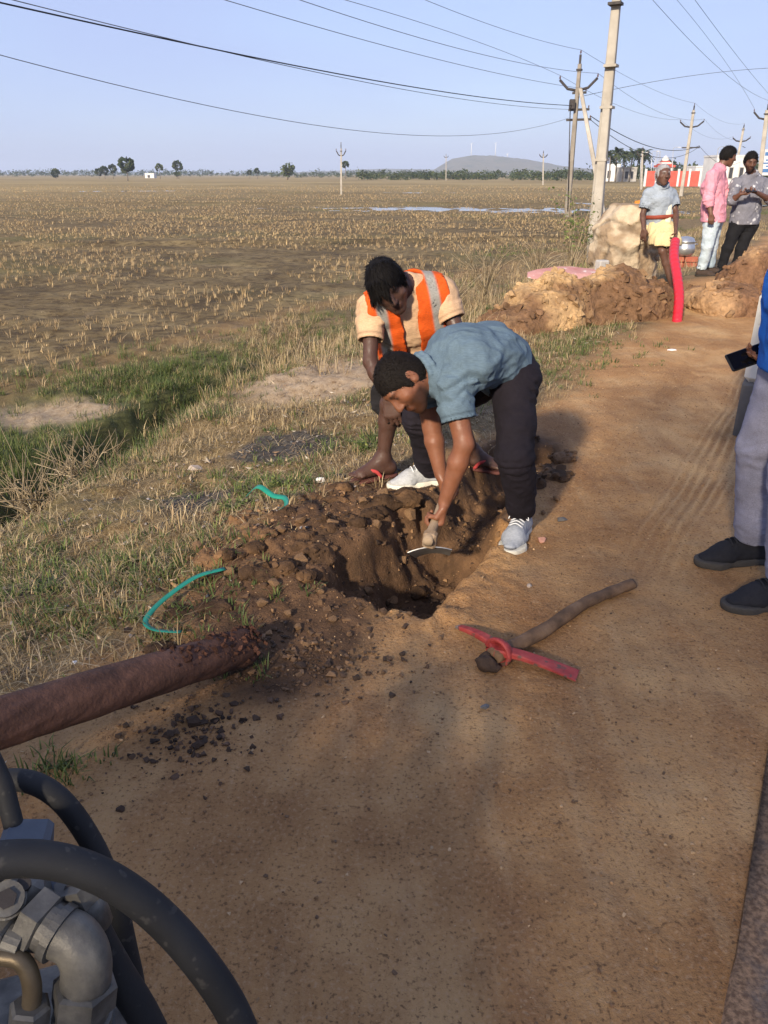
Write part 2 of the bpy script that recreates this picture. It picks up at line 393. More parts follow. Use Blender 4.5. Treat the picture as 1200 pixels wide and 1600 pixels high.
c = mixc(nt, attr(nt, 'ash').outputs['Fac'], c, ramp(nt, nz(nt, co, 45, 5, .7), [(.35, (.018, .017, .017)), (.55, (.055, .052, .050)), (.7, (.16, .15, .14))]))
c = mixc(nt, attr(nt, 'sand').outputs['Fac'], c, ramp(nt, nz(nt, co, 14, 5, .7), [(.35, (.30, .21, .13)), (.65, (.47, .36, .25))]))
nt.links.new(c, b.inputs['Base Color'])
bn = bump(nt, nz(nt, co, 9, 6, .7), .5, .03)
bn = bump(nt, vor.outputs['Distance'], .35, -.006, bn)
bn = bump(nt, tread, .5, .012, bn)
bn = bump(nt, nz(nt, co, 110, 4, .75), 1., .009, bn)
nt.links.new(bn, b.inputs['Normal'])
a_ash = 0; a_sand = 0
for (px, py, z, rx) in ((315, 768, -.05, .24), (430, 695, -.1, .22), (490, 690, -.08, .2), (50, 905, -.1, .15), (400, 700, -.1, .15)):
    q = gp(px, py, z); a_ash = a_ash + np.exp(-(((V[:, 0] - q[0]) ** 2 + ((V[:, 1] - q[1]) * .8) ** 2) / rx ** 2))
for (px, py, z, rx) in ((75, 650, -.65, .5), (520, 597, -.2, .6), (590, 590, -.2, .5)):
    q = gp(px, py, z); a_sand = a_sand + np.exp(-(((V[:, 0] - q[0]) / 1.6) ** 2 + (V[:, 1] - q[1]) ** 2) / rx ** 2)
a_ash = sst(.3, .7, a_ash + nb * 1.2) * .9; a_sand = sst(.25, .8, a_sand + nb * 1.0) * .8
exc_m = a_exc * (1 - a_bank * .0)
ground = mobj('ground', V, [F4, F3], M_GR, base=(0, 0, 0), attrs={'exc': exc_m, 'bank': a_bank * (1 - exc_m), 'field': np.clip(a_field, 0, 1), 'green': np.clip(a_green, 0, 1) * (1 - exc_m), 'ash': a_ash, 'sand': a_sand})
ground['kind'] = 'structure'

# asphalt carriageway, frayed edge under dust
ss = np.concatenate([np.arange(-12, 8, .06), np.geomspace(8, 900, 150)])
ll = np.concatenate([[-6.6, -5, -3, -1.6], np.arange(-1.0, -.10, .06), [-.12]])
Sg, Lg = np.meshgrid(ss, ll, indexing='ij')
Lg = np.where(Lg == -.12, -.12 + (fbm2(Sg * 2.2, Sg * 0, 5, 4) - .5) * .16, Lg)
Xr, Yr = xy(Sg, Lg); Zr = H(Xr, Yr) + .010
Zr[:, -1] -= .016
m, n = Sg.shape; i = np.arange(m - 1)[:, None] * n; j = np.arange(n - 1)[None]
Fr = np.stack([i + j, i + n + j, i + n + j + 1, i + j + 1], -1).reshape(-1, 4)[:, ::-1]
M_AS, nt, b, co = base_mat('asphalt', .85, 0, .35)
asp = ramp(nt, nz(nt, co, 70, 4, .7), [(.35, (.034, .035, .038)), (.55, (.075, .074, .074)), (.7, (.15, .145, .138))])
dusty = mth(nt, 'MULTIPLY', attr(nt, 'dust').outputs['Fac'], 1.)
dn = mth(nt, 'ADD', dusty, mth(nt, 'SUBTRACT', nz(nt, co, 14, 5, .7), .5))
asp = mixc(nt, ramp(nt, dn, [(.35, (0, 0, 0)), (.75, (.95,) * 3)]), asp, ramp(nt, nz(nt, co, 90, 3), [(.4, (.15, .085, .045)), (.6, (.33, .2, .11))]))
nt.links.new(asp, b.inputs['Base Color']); nt.links.new(bump(nt, nz(nt, co, 120, 4, .7), .9, .006), b.inputs['Normal'])
road = mobj('road', np.stack([Xr, Yr, Zr], -1).reshape(-1, 3), Fr, M_AS, base=(0, 0, 0), attrs={'dust': np.clip(.75 - (-.12 - Lg) / .3, .08, 1).ravel()})
road['kind'] = 'structure'

# shallow water standing in the field
M_WA, nt, b, co = base_mat('standing_water', .06, 0, .6)
b.inputs['Base Color'].default_value = (.055, .050, .040, 1)
nt.links.new(bump(nt, nz(nt, co, 3, 3), .05, .01), b.inputs['Normal'])
g = Geo()
for iq, (c, ax, ay) in enumerate(PUD):
    zq = -.645 - .004 * iq; a = np.arange(40) * 2 * np.pi / 40; rim = np.stack([c[0] + ax * 1.6 * np.cos(a), c[1] + ay * 1.6 * np.sin(a), np.full(40, zq)], -1)
    g.add(np.concatenate([rim, [[c[0], c[1], zq]]]), np.stack([np.full(40, 40), np.arange(40), (np.arange(40) + 1) % 40], -1))
w = g.build('water', M_WA, base=(0, 0, -.65)); w['kind'] = 'structure'

# far hill and low ridge
def hill_mesh(name, cx, cy, prof, depth, mat):
    """prof: (x offset, height) ridge line"""
    prof = A(prof, float); xs = np.linspace(prof[0, 0], prof[-1, 0], 90); hs = np.interp(xs, prof[:, 0], prof[:, 1])
    ys = np.linspace(-1, 1, 30); Xh, Yh = np.meshgrid(xs, ys, indexing='ij')
    Zh = hs[:, None] * np.cos(Yh * np.pi / 2) ** 1.3 * (.82 + .36 * fbm2(Xh / 60, Yh * depth / 60, 5, 4)) - 1.5
    V = np.stack([Xh + cx, Yh * depth + cy, Zh], -1).reshape(-1, 3); n = 30
    i = np.arange(89)[:, None] * n; j = np.arange(29)[None]
    o = mobj(name, V, np.stack([i + j, i + n + j, i + n + j + 1, i + j + 1], -1).reshape(-1, 4), mat, base=(cx, cy, 0)); o['kind'] = 'structure'
M_HILL = pmat('scrub_hill', (.045, .060, .028), (.15, .125, .07), .02, .95, 1., .06, 4, c3=(.075, .085, .035))
D = 2600.; k = D / 1.0925 / 1200
hill_mesh('hill', (765 - 600) * k, D, [(-215 * k, 2), (-160 * k, 9), (-115 * k, 11), (-85 * k, 16), (-60 * k, 24 * k * .93), (-25 * k, 27 * k), (5 * k, 26 * k), (50 * k, 22 * k), (95 * k, 15 * k), (140 * k, 10 * k), (200 * k, 4)], 420, M_HILL)
hill_mesh('hill', (600 - 600) * k * 1.3, D * 1.3, [(-420 * k, 3), (-200 * k, 8), (0, 11 * k), (60 * k, 10 * k), (260 * k, 9 * k), (420 * k, 3)], 400, M_HILL)
# ------------------------------------------------------------------ grass, stubble, litter (uncountable)
def blades(P, h, w, lean, cols, yaw=None, curve=.5, rng=RNG):
    """N two-segment blades -> V, F3, colours"""
    N = len(P); yaw = rng.random(N) * 2 * np.pi if yaw is None else yaw
    d = np.stack([np.cos(yaw), np.sin(yaw), np.zeros(N)], -1); sd = np.stack([-np.sin(yaw), np.cos(yaw), np.zeros(N)], -1)
    up = A([0, 0, 1.]); h = h[:, None]; w = np.broadcast_to(w, (N,))[:, None]; lean = lean[:, None]
    m = P + up * h * .55 + d * h * lean * .35; t = P + up * h * (1 - .3 * np.minimum(lean, 1)) + d * h * lean
    V = np.stack([P - sd * w, P + sd * w, m - sd * w * .75, m + sd * w * .75, t], 1)
    b = np.arange(N)[:, None] * 5
    F = np.concatenate([b + A([0, 1, 3]), b + A([0, 3, 2]), b + A([2, 3, 4])])
    sh = A([.85, .85, 1, 1, 1.08])[None, :, None]
    return V.reshape(-1, 3), F, (cols[:, None, :] * sh).reshape(-1, 3)
STRAW = A([[.46, .34, .17], [.56, .44, .25], [.36, .26, .13], [.50, .40, .24], [.30, .22, .12], [.42, .30, .17]])
STRAW = STRAW * .80
GREEN = A([[.075, .105, .028], [.11, .14, .04], [.055, .085, .022], [.15, .165, .05], [.09, .12, .045]])
def pick(pal, n, rng=RNG, var=.25): return pal[rng.integers(0, len(pal), n)] * (1 + var * (rng.random((n, 1)) * 2 - 1))
def tufts(C, nb, rad, h, w, lean, pal, rng=RNG):
    """C clump centres -> blades"""
    N = len(C); nb = np.broadcast_to(nb, (N,)).astype(int); idx = np.repeat(np.arange(N), nb); n = len(idx)
    a = rng.random(n) * 2 * np.pi; rr = np.sqrt(rng.random(n)) * np.broadcast_to(rad, (N,))[idx]
    P = C[idx].copy(); P[:, 0] += rr * np.cos(a); P[:, 1] += rr * np.sin(a)
    hh = np.broadcast_to(h, (N,))[idx] * (.45 + .75 * rng.random(n)); le = lean * (.2 + 1.1 * rng.random(n))
    tone = (.75 + .5 * rng.random(N))[idx][:, None]
    return blades(P, hh, np.broadcast_to(w, (N,))[idx], le, pick(pal, n, rng) * tone, yaw=a + rng.normal(0, .7, n), rng=rng)
def scatter(n, s0, s1, l0, l1, keep=None):
    s = RNG.uniform(s0, s1, n); l = RNG.uniform(l0, l1, n); x, y = xy(s, l)
    az = np.abs(np.arctan2(x, y)); ok = (y > .3) & (az < R(46))
    x, y, s, l = x[ok], y[ok], s[ok], l[ok]
    if keep is not None:
        ok = keep(x, y, s, l) > RNG.random(len(x)); x, y, s, l = x[ok], y[ok], s[ok], l[ok]
    return np.stack([x, y, H(x, y) - .008], -1), s, l
def clear_of_dig(s, l): return 1 - np.exp(-(((s - 2.5) / .95) ** 2 + ((l - 1.55) / .58) ** 2) ** 2)
BARE = [(gp(75, 650, -.65), .75), (gp(520, 597, -.2), .8), (gp(590, 590, -.2), .6), (gp(315, 768, -.05), .3), (gp(430, 695, -.1), .3), (gp(480, 690, -.1), .3)]
def bare(x, y):
    k = np.ones_like(x)
    for c, r in BARE: k *= 1 - .92 * np.exp(-((x - c[0]) ** 2 * .6 + (y - c[1]) ** 2) / r ** 2)
    return k
def kb(x, y, s, l):
    l2 = l - crest_shift(s) * sst(2.2, 4.2, l)
    return sst(1.5, 2.3, l + (fbm2(x * 1.6, y * 1.6, 71, 3) - .5) * .9) * (1 - sst(6.1, 6.7, l2)) * sst(.30, .55, fbm2(x * 1.3, y * 1.3, 81, 4)) * clear_of_dig(s, l) * bare(x, y)
# short dry sward of the bank, longer on its crest and round the poles
g = Geo()
C, s, l = scatter(9000, .2, 9, 1.5, 7.2, kb); l2 = l - crest_shift(s) * sst(2.2, 4.2, l)
tall = np.exp(-((l2 - 3.9) / .7) ** 2) * sst(4.8, 6.5, s)
g.add(*tufts(C, RNG.integers(6, 13, len(C)), .05, .040 + .09 * RNG.random(len(C)) ** 2 + tall * .09 * RNG.random(len(C)), .0020, 1.0, STRAW))
def kb2(x, y, s, l): return sst(1.45, 2.0, l + (fbm2(x * 1.6, y * 1.6, 71, 3) - .5) * .6) * clear_of_dig(s, l) * (.35 + .65 * sst(.35, .5, fbm2(x * 2.3, y * 2.3, 181, 3))) * bare(x, y)
C, s, l = scatter(16000, .2, 6.5, 1.5, 4.9, kb2)
g.add(*tufts(C, 5, .05, .018 + .035 * RNG.random(len(C)), .0018, 1.9, STRAW * A([.92, .9, .88])))
C, s, l = scatter(5200, 8, 32, 1.7, 9, kb); l2 = l - crest_shift(s) * sst(2.2, 4.2, l)
g.add(*tufts(C, 8, .09, .07 + .15 * RNG.random(len(C)) ** 1.5 + .05 * np.exp(-((l2 - 3.6) / 1.2) ** 2), .0035, .9, STRAW * A([.98, .97, 1.0])))
C, s, l = scatter(1500, 5.5, 15, 2.6, 5.8)                               # tall dry stand left of the mound
C = C[np.exp(-(((s - 8.6) / 3.) ** 2 + ((l - 3.9) / .9) ** 2))[:] > RNG.random(len(C))]
g.add(*tufts(C, 11, .10, .14 + .22 * RNG.random(len(C)), .0028, .9, STRAW * A([.95, .95, 1.0])))
C, s, l = scatter(1500, 5.0, 9.5, 4.2, 6.2); l2 = l - crest_shift(s) * sst(2.2, 4.2, l)
C = C[(np.exp(-((l2 - 4.2) / .45) ** 2) > RNG.random(len(C)))]
g.add(*tufts(C, 11, .06, .10 + .16 * RNG.random(len(C)), .0026, .8, STRAW * A([1.0, 1.02, .98])))
o = g.build('dry_grass', M_STRAW, base=(0, 0, 0), smooth=False); tag(o, 'dry straw-coloured grass tufts covering the roadside bank', 'grass', kind='stuff')
# green grass: ditch and patches
g = Geo()
def kg(x, y, s, l):
    l2 = l - crest_shift(s) * sst(2.2, 4.2, l)
    return np.exp(-((l2 - 5.0 + (fbm2(x, y, 9, 3) - .5) * 1.2) / 1.0) ** 2) * bare(x, y) ** 2 * (1 - .85 * sst(5.6, 7.5, s))
C, s, l = scatter(13000, .5, 10.5, 3.7, 7.8, kg)
g.add(*tufts(C, 11, .055, .06 + .10 * RNG.random(len(C)), .0028, .7, GREEN))
def kp(x, y, s, l): return sst(.46, .62, fbm2(x * 1.1, y * 1.1, 73, 3)) * sst(1.55, 2.1, l) * clear_of_dig(s, l) * bare(x, y)
C, s, l = scatter(9000, .3, 12, 1.5, 4.8, kp)
g.add(*tufts(C, 10, .04, .03 + .05 * RNG.random(len(C)), .0024, .8, GREEN * 1.1))
for (px, py, z, r_, n) in ((575, 690, -.05, .16, 70), (430, 770, -.03, .14, 60), (400, 725, -.05, .2, 60), (100, 930, -.1, .25, 90), (250, 910, -.05, .2, 60), (30, 860, -.15, .25, 80), (330, 935, 0, .18, 50), (90, 1195, 0, .06, 14), (350, 1030, 0, .1, 12), (470, 745, -.03, .15, 40), (560, 520, -.3, .6, 60), (900, 560, 0, .3, 60), (950, 540, 0, .25, 40), (840, 590, 0, .3, 40)):
    q = gp(px, py, z); c = q + np.c_[RNG.normal(0, r_, n), RNG.normal(0, r_, n), np.zeros(n)]; c[:, 2] = H(c[:, 0], c[:, 1]) - .005
    g.add(*tufts(c, 9, .03, .03 + .045 * RNG.random(n), .0026, .9, GREEN * 1.15))
C, s, l = scatter(2600, 12, 45, 3, 9, lambda x, y, s, l: sst(.5, .65, fbm2(x * .6, y * .6, 74, 3)))
g.add(*tufts(C, 6, .12, .08 + .1 * RNG.random(len(C)), .006, .6, GREEN * 1.1))
o = g.build('green_grass', M_LEAF, base=(0, 0, 0), smooth=False); tag(o, 'green grass filling the ditch and dotting the bank', 'grass', kind='stuff')
# rice stubble of the harvested field
g = Geo()
rows = []
y = 8.0
while y < 150:
    st = .24 if y < 40 else .24 * (y / 40) ** 1.1
    n = int((y * 1.35 + 6) / st); x = (np.arange(n) - n * .52) * st + RNG.normal(0, st * .25, n)
    yy = y + .10 * x * (1 if y < 27 else -.2) + RNG.normal(0, st * .14, n); rows.append(np.stack([x, yy], -1)); y += st * (1.45 if y < 40 else 1.6)
P = np.concatenate(rows); s, l = sl(P[:, 0], P[:, 1]); l2 = l - crest_shift(s) * sst(2.2, 4.2, l)
kk = sst(6.0, 6.8, l2) * sst(.34, .52, fbm2(P[:, 0] * .30, P[:, 1] * .4, 91, 4)) * .92
for (c, ax, ay) in PUD: kk = kk * (1 - .8 * np.exp(-(((P[:, 0] - c[0]) / ax) ** 2 + ((P[:, 1] - c[1]) / ay) ** 2)))
P = P[(kk > RNG.random(len(P))) & (np.abs(np.arctan2(P[:, 0], P[:, 1])) < R(38))]; P = np.c_[P, H(P[:, 0], P[:, 1]) - .01]
dd = P[:, 1]; sz = np.where(dd < 40, 1, (dd / 40) ** .5)
nbl = np.where(dd < 14, 13, np.where(dd < 25, 8, np.where(dd < 45, 5, 4)))
g.add(*tufts(P, nbl, .045 * sz, (.075 + .10 * RNG.random(len(P)) ** 1.5) * sz, np.where(dd < 14, .0032, np.where(dd < 25, .005, .008)) * sz, .65, STRAW * A([1.12, 1.08, 1.05])))
n = 9000; y = 8 + 26 * RNG.random(n) ** 1.4; x = (RNG.random(n) - .55) * y * 1.2; s, l = sl(x, y); l2 = l - crest_shift(s) * sst(2.2, 4.2, l); ok = (l2 > 6.5) & (fbm2(x * .6, y * .6, 95, 3) > .47); x, y = x[ok], y[ok]; n = len(x)
g.add(*blades(np.c_[x, y, H(x, y) + .01], .015 + .02 * RNG.random(n), .003, 4 + 5 * RNG.random(n), pick(STRAW * .95, n)))
o = g.build('rice_stubble', M_STRAW, base=(0, 0, 0), smooth=False); tag(o, 'pale cut rice stubble standing in the brown field', 'stubble', kind='stuff')
# dead leaves, straw bits and scraps lying on the bank
g = Geo()
C, s, l = scatter(2600, .2, 8, 1.6, 4.6, lambda x, y, s, l: sst(1.5, 2.2, l) * clear_of_dig(s, l) * (.25 + .75 * sst(.45, .6, fbm2(x * 2, y * 2, 15, 3))))
n = len(C); yaw = RNG.random(n) * 6.28; ln = .007 + .024 * RNG.random(n) ** 2; wd = ln * (.2 + .4 * RNG.random(n))
d = np.stack([np.cos(yaw), np.sin(yaw), RNG.normal(0, .25, n)], -1) * ln[:, None]; e = np.stack([-np.sin(yaw), np.cos(yaw), RNG.normal(0, .25, n)], -1) * wd[:, None]
C = C + A([0, 0, .018]); up = A([0, 0, 1.]) * (ln * .35)[:, None]
V_ = np.stack([C - d, C + e - up * .3, C + d + up, C - e - up * .3], 1).reshape(-1, 3); b_ = np.arange(n)[:, None] * 4
cl = A([[.40, .30, .19], [.46, .37, .25], [.26, .17, .10], [.36, .22, .11], [.22, .15, .09], [.50, .43, .33]])
g.add(V_, np.concatenate([b_ + A([0, 1, 2]), b_ + A([0, 2, 3])]), np.repeat(pick(cl, n), 4, 0))
C, s, l = scatter(2200, .2, 7, 1.5, 4.4, lambda x, y, s, l: sst(1.5, 2.0, l) * clear_of_dig(s, l))
n = len(C); g.add(*blades(C + A([0, 0, .014]), .01 + .02 * RNG.random(n), .0016, 3 + 5 * RNG.random(n), pick(STRAW, n)))
C, s, l = scatter(7000, .2, 8, 1.6, 4.4, lambda x, y, s, l: sst(1.55, 2.1, l) * clear_of_dig(s, l) * sst(.40, .55, fbm2(x * 1.4, y * 1.4, 25, 3)))
n = len(C); g.add(*blades(C + A([0, 0, .012]), .012 + .022 * RNG.random(n), .0014, 3 + 4 * RNG.random(n), pick(A([[.30, .20, .11], [.42, .31, .18], [.22, .145, .08], [.50, .40, .25]]), n)))
o = g.build('leaf_litter', M_STRAW, base=(0, 0, 0), smooth=False); tag(o, 'dead leaves and straw scraps strewn over the bank', 'litter', kind='stuff')

# gravel and crumbs of soil
M_PEB = pmat('pebbles', .75, 1.2, 60, .9, .3, 200, .002, vcol=True)
g = Geo(); variants = [hull_lump(9, 100 + q) for q in range(8)]
def crumbs(C, size, cols):
    n = len(C); which = RNG.integers(0, 8, n)
    for q in range(8):
        i = np.where(which == q)[0]
        if len(i) == 0: continue
        v, f = variants[q]; a = RNG.random(len(i)) * 6.28; ca, sa = np.cos(a)[:, None], np.sin(a)[:, None]
        p = np.stack([v[:, 0] * ca - v[:, 1] * sa, v[:, 0] * sa + v[:, 1] * ca, np.broadcast_to(v[:, 2], (len(i), len(v)))], -1) * size[i][:, None, None] + C[i][:, None, :]
        g.add(p.reshape(-1, 3), (f[None] + np.arange(len(i))[:, None, None] * len(v)).reshape(-1, 3), np.repeat(cols[i], len(v), 0))
SOIL = A([[.26, .145, .065], [.34, .20, .095], [.18, .10, .05], [.44, .29, .155], [.15, .09, .05]])
C, s, l = scatter(9500, .2, 6.5, -.12, 1.9); n = len(C)
crumbs(C + A([0, 0, .009]), .0022 + .0055 * RNG.random(n) ** 4, pick(SOIL, n))
C, s, l = scatter(9000, 1.0, 4.6, 1.05, 2.6); d_ = 1 - clear_of_dig(s, l) ** 2; ok = d_ > RNG.random(len(C)); C = C[ok]; n = len(C)
crumbs(C + A([0, 0, .009]), .0025 + .020 * RNG.random(n) ** 5, pick(A([[.08, .046, .025], [.13, .074, .038], [.21, .12, .058], [.06, .036, .022]]), n))
C, s, l = scatter(900, .5, 5, 1.7, 3.4); n = len(C); crumbs(C + A([0, 0, .012]), .004 + .012 * RNG.random(n) ** 3, pick(A([[.1, .1, .1], [.25, .22, .2], [.16, .11, .08]]), n))
n = 260; q = gp(300, 1145); C = q + np.c_[RNG.normal(0, .085, n), RNG.normal(0, .10, n), np.zeros(n)]; C[:, 2] = H(C[:, 0], C[:, 1]) + .004
crumbs(C, .004 + .014 * RNG.random(n) ** 3, pick(A([[.04, .026, .018], [.07, .044, .028], [.11, .065, .04]]), n))
n = 330; q = gp(490, 1035); C = q + np.c_[RNG.normal(0, .16, n), RNG.normal(0, .10, n), np.zeros(n)]; C[:, 2] = H(C[:, 0], C[:, 1]) + .004
crumbs(C, .004 + .012 * RNG.random(n) ** 3, pick(A([[.06, .038, .024], [.10, .06, .036], [.15, .09, .05]]), n))
o = g.build('gravel', M_PEB, base=(0, 0, 0), smooth=False); tag(o, 'loose gravel and soil crumbs over the dirt shoulder', 'gravel', kind='stuff')
# ------------------------------------------------------------------ far trees and palms
FAR_G = A([[.040, .060, .022], [.060, .080, .028], [.030, .048, .020], [.085, .100, .035]])
def leaf_quads(C, size, cols, rng=RNG, flat=.6):
    """leaf-sized four-sided faces with random tilt"""
    n = len(C); a = rng.normal(size=(n, 3)); a[:, 2] *= flat; a /= np.linalg.norm(a, axis=1)[:, None]
    b = np.cross(a, rng.normal(size=(n, 3))); b /= np.linalg.norm(b, axis=1)[:, None]
    a = a * size[:, None]; b = b * (size * .55)[:, None]
    V = np.stack([C - a, C - b * .9, C + a, C + b * .9], 1).reshape(-1, 3)
    return V, (np.arange(n)[:, None] * 4 + A([0, 1, 2, 3])), np.repeat(cols, 4, 0)
def clumpy(center, rad, nclump, nleaf, rng=RNG):
    """points in uneven clumps through an ellipsoid"""
    c = rng.normal(size=(nclump, 3)); c /= np.linalg.norm(c, axis=1)[:, None]; c *= rng.random((nclump, 1)) ** .45
    c = c * A(rad) * .8; cr = (.22 + .25 * rng.random(nclump))
    k = rng.integers(0, nclump, nleaf); p = rng.normal(size=(nleaf, 3)) * .55
    tone = (.65 + .7 * rng.random(nclump))[k][:, None]
    return A(center) + c[k] + p * cr[k][:, None] * A(rad), tone
# broken belt of trees along the horizon
g = Geo()
for (px0, px1, dist, h0, h1, dens) in ((-60, 420, 820, 4, 7.5, 90), (380, 700, 900, 4, 8, 60), (-60, 330, 1400, 7, 12, 70), (420, 660, 560, 3.0, 5, 50), (560, 780, 330, 2.2, 4.2, 75), (640, 940, 420, 2.6, 5, 80), (800, 960, 300, 2.5, 4.5, 40), (930, 1330, 300, 4.5, 8, 90), (1100, 1330, 190, 4, 6.5, 40)):
    for q in range(dens):
        px = px0 + (px1 - px0) * (q + RNG.random()) / dens; d = dist * (.92 + .2 * RNG.random())
        x = (px - 600) / 1200 * d / 1.0925; h = h0 + (h1 - h0) * RNG.random() ** 1.5; w_ = h * (.7 + .7 * RNG.random())
        p, tone = clumpy((x, d, -.7 + h * .45), (w_ * .9, w_ * .8, h * .55), 7, 80)
        sz = np.full(len(p), h * .11) * (.6 + .8 * RNG.random(len(p)))
        g.add(*leaf_quads(p, sz, pick(FAR_G, len(p)) * tone))
o = g.build('distant_trees', M_LEAF, base=(0, 600, -.6), smooth=False); tag(o, 'low dark green belt of trees and scrub along the horizon', 'trees', kind='stuff')

M_TRUNK = pmat('palm_trunk', (.10, .085, .07), (.20, .17, .14), 3, .9, .5, 8, .05)
def fan_palm(loc, h, cr, label):
    """palmyra: straight trunk, ball of stiff pleated fans"""
    t = thing('palmyra_palm', label, 'palm tree', loc, 'palmyra palms far across the field')
    base = A(loc, float); rng = np.random.default_rng(int(abs(loc[0]) * 10) + 5)
    zz = np.linspace(0, h - cr * .8, 9); mobj('trunk', *tube(base + np.c_[np.sin(zz * .4) * .08 * h / 8, zz * 0, zz], np.interp(zz, [0, h * .15, h], [.028 * h, .02 * h, .016 * h]), 8), M_TRUNK, t)
    top = base + A([0, 0, h - cr * .95]); g = Geo()
    for q in range(34):
        d = unit(rng.normal(size=3) + A([0, 0, .35])); c = top + d * cr * .55; s_ = unit(np.cross(d, rng.normal(size=3))); r_ = cr * .5
        m = 9; a = np.linspace(-1.9, 1.9, m); rim = c + r_ * (np.cos(a)[:, None] * d + np.sin(a)[:, None] * s_) + np.cross(d, s_) * (np.arange(m) % 2)[:, None] * r_ * .12
        rim[1::2] = c + (rim[1::2] - c) * .8
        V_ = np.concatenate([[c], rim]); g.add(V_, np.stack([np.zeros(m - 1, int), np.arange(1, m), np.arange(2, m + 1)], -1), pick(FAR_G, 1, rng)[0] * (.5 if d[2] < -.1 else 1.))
        v, f = tube([top, c], cr * .018, 4, False); g.add(v, f, FAR_G[3] * 1.4)
    g.build('crown', M_LEAF, t, smooth=False)
for (px, py, yb, w_, lab) in ((200, 243, 284, 13, 'tallest palmyra palm standing alone in the field at left'),
        (155, 262, 277, 6.5, 'short palmyra palm at the left of the small trio'), (164, 259, 277, 7, 'palmyra palm in the middle of the small trio'),
        (177, 256, 276, 7, 'slightly taller palmyra palm at the right of the small trio'), (88, 263, 278, 7, 'bushy low palmyra palm farthest left on the horizon'),
        (250, 255, 275, 6.5, 'thin palmyra palm just right of the white hut'), (279, 250, 275, 8.5, 'tall slim palmyra palm right of the white hut'), (390, 265, 276, 4, 'tiny palmyra palm left of a pair on the horizon'),
        (402, 262, 276, 4.5, 'tiny palmyra palm right of a pair on the horizon'), (540, 251, 276, 6, 'palmyra palm behind the lone field pole')):
    d = 268 if px == 200 else 390
    b0 = at(px, yb, d); b0[2] = -.6; tp = at(px, py, d); fan_palm(b0, tp[2] + .6, w_ * d / 1.09 / 1200 * 1.05, lab)

def coconut_palm(loc, h, label, seed):
    t = thing('coconut_palm', label, 'palm tree', loc, 'coconut palms by the red wall'); base = A(loc, float); rng = np.random.default_rng(seed)
    zz = np.linspace(0, h * .8, 8); bend = rng.normal(0, .06) * (zz / h) ** 2 * h
    P = base + np.c_[bend, zz * 0, zz]; mobj('trunk', *tube(P, np.linspace(.22, .13, 8), 8), M_TRUNK, t)
    g = Geo(); top = P[-1]
    for q in range(26):
        a = rng.random() * 6.28; el = rng.uniform(-.5, 1.35); L = h * .36 * rng.uniform(.8, 1.15); u = np.linspace(0, 1, 9)
        hd = A([math.cos(a), math.sin(a), 0]); sd = A([-math.sin(a), math.cos(a), 0])
        rib = top + L * (u[:, None] * math.cos(el) * hd + (u * math.sin(el) - .55 * u ** 2)[:, None] * A([0, 0, 1.]))
        wd = L * .2 * np.sin(np.pi * np.clip(u * .93 + .07, 0, 1)) + .02; cc = pick(FAR_G, 1, rng)[0] * 1.1
        for sg in (-1, 1):
            tip = rib + sg * sd * wd[:, None] + A([0, 0, -1.]) * (wd * .55)[:, None]
            V_ = np.concatenate([rib, tip]); k = np.arange(8)
            g.add(V_, np.concatenate([np.stack([k, k + 1, k + 9], -1)]), cc)
            g.add((V_ + np.concatenate([np.zeros((9, 3)), np.tile((rib[1] - rib[0]) * .5, (9, 1))])), np.stack([k, k + 1, k + 9], -1), cc * .8)
    g.build('crown', M_LEAF, t, smooth=False)
for q, (px, ty, lab) in enumerate(((952, 236, 'coconut palm at the left end of the roadside cluster'), (962, 232, 'coconut palm second from the left in the cluster'), (973, 237, 'shorter coconut palm in the middle of the cluster'),
        (984, 233, 'dense coconut palm right of the middle of the cluster'), (993, 235, 'coconut palm fifth from the left in the cluster'), (1003, 232, 'coconut palm at the right end of the roadside cluster'))):
    d = 210 + q * 5; b0 = at(px, 276, d); b0[2] = -.5; coconut_palm(b0, at(px, ty, d)[2] + 1.3, lab, 40 + q)

# two round trees that stand out on the horizon
M_BARK = pmat('bark', (.075, .055, .04), (.17, .125, .09), 6, .9, .6, 12, .03)
def round_tree(loc, h, w_, label, seed, nleaf=500, name='broadleaf_tree', group=None, leaf=.09):
    t = thing(name, label, 'tree', loc, group); base = A(loc, float); rng = np.random.default_rng(seed)
    g = Geo(); v, f = tube(spline([base, base + A([.05 * h, 0, h * .25]), base + A([.02 * h, 0, h * .5])], 8), np.linspace(.05 * h, .03 * h, 8), 8); g.add(v, f)
    for q in range(5):
        a = q * 1.26 + rng.random(); e = base + A([math.cos(a) * w_ * .5, math.sin(a) * w_ * .5, h * (.55 + .25 * rng.random())])
        v, f = tube(spline([base + A([.02 * h, 0, h * .38]), (base + A([0, 0, h * .42]) + e) / 2 + A([0, 0, .05 * h]), e], 6), np.linspace(.022 * h, .008 * h, 6), 6); g.add(v, f)
    g.build('trunk', M_BARK, t)
    p, tone = clumpy(base + A([0, 0, h * .62]), (w_ * .62, w_ * .62, h * .42), 16, nleaf, rng); g = Geo()
    g.add(*leaf_quads(p, h * leaf * (.6 + .8 * rng.random(len(p))), pick(FAR_G, len(p), rng) * tone * 1.1, rng)); g.build('crown', M_LEAF, t, smooth=False)
for (px, ty, d, w_, lab) in ((449, 255, 330, 5, 'round leafy tree on the horizon left of the lone field pole'), (276, 267, 380, 4, 'low bush below the slim palm right of the white hut')):
    b0 = at(px, 275, d); b0[2] = -.6; round_tree(b0, at(px, ty, d)[2] + .6, w_, lab, px)

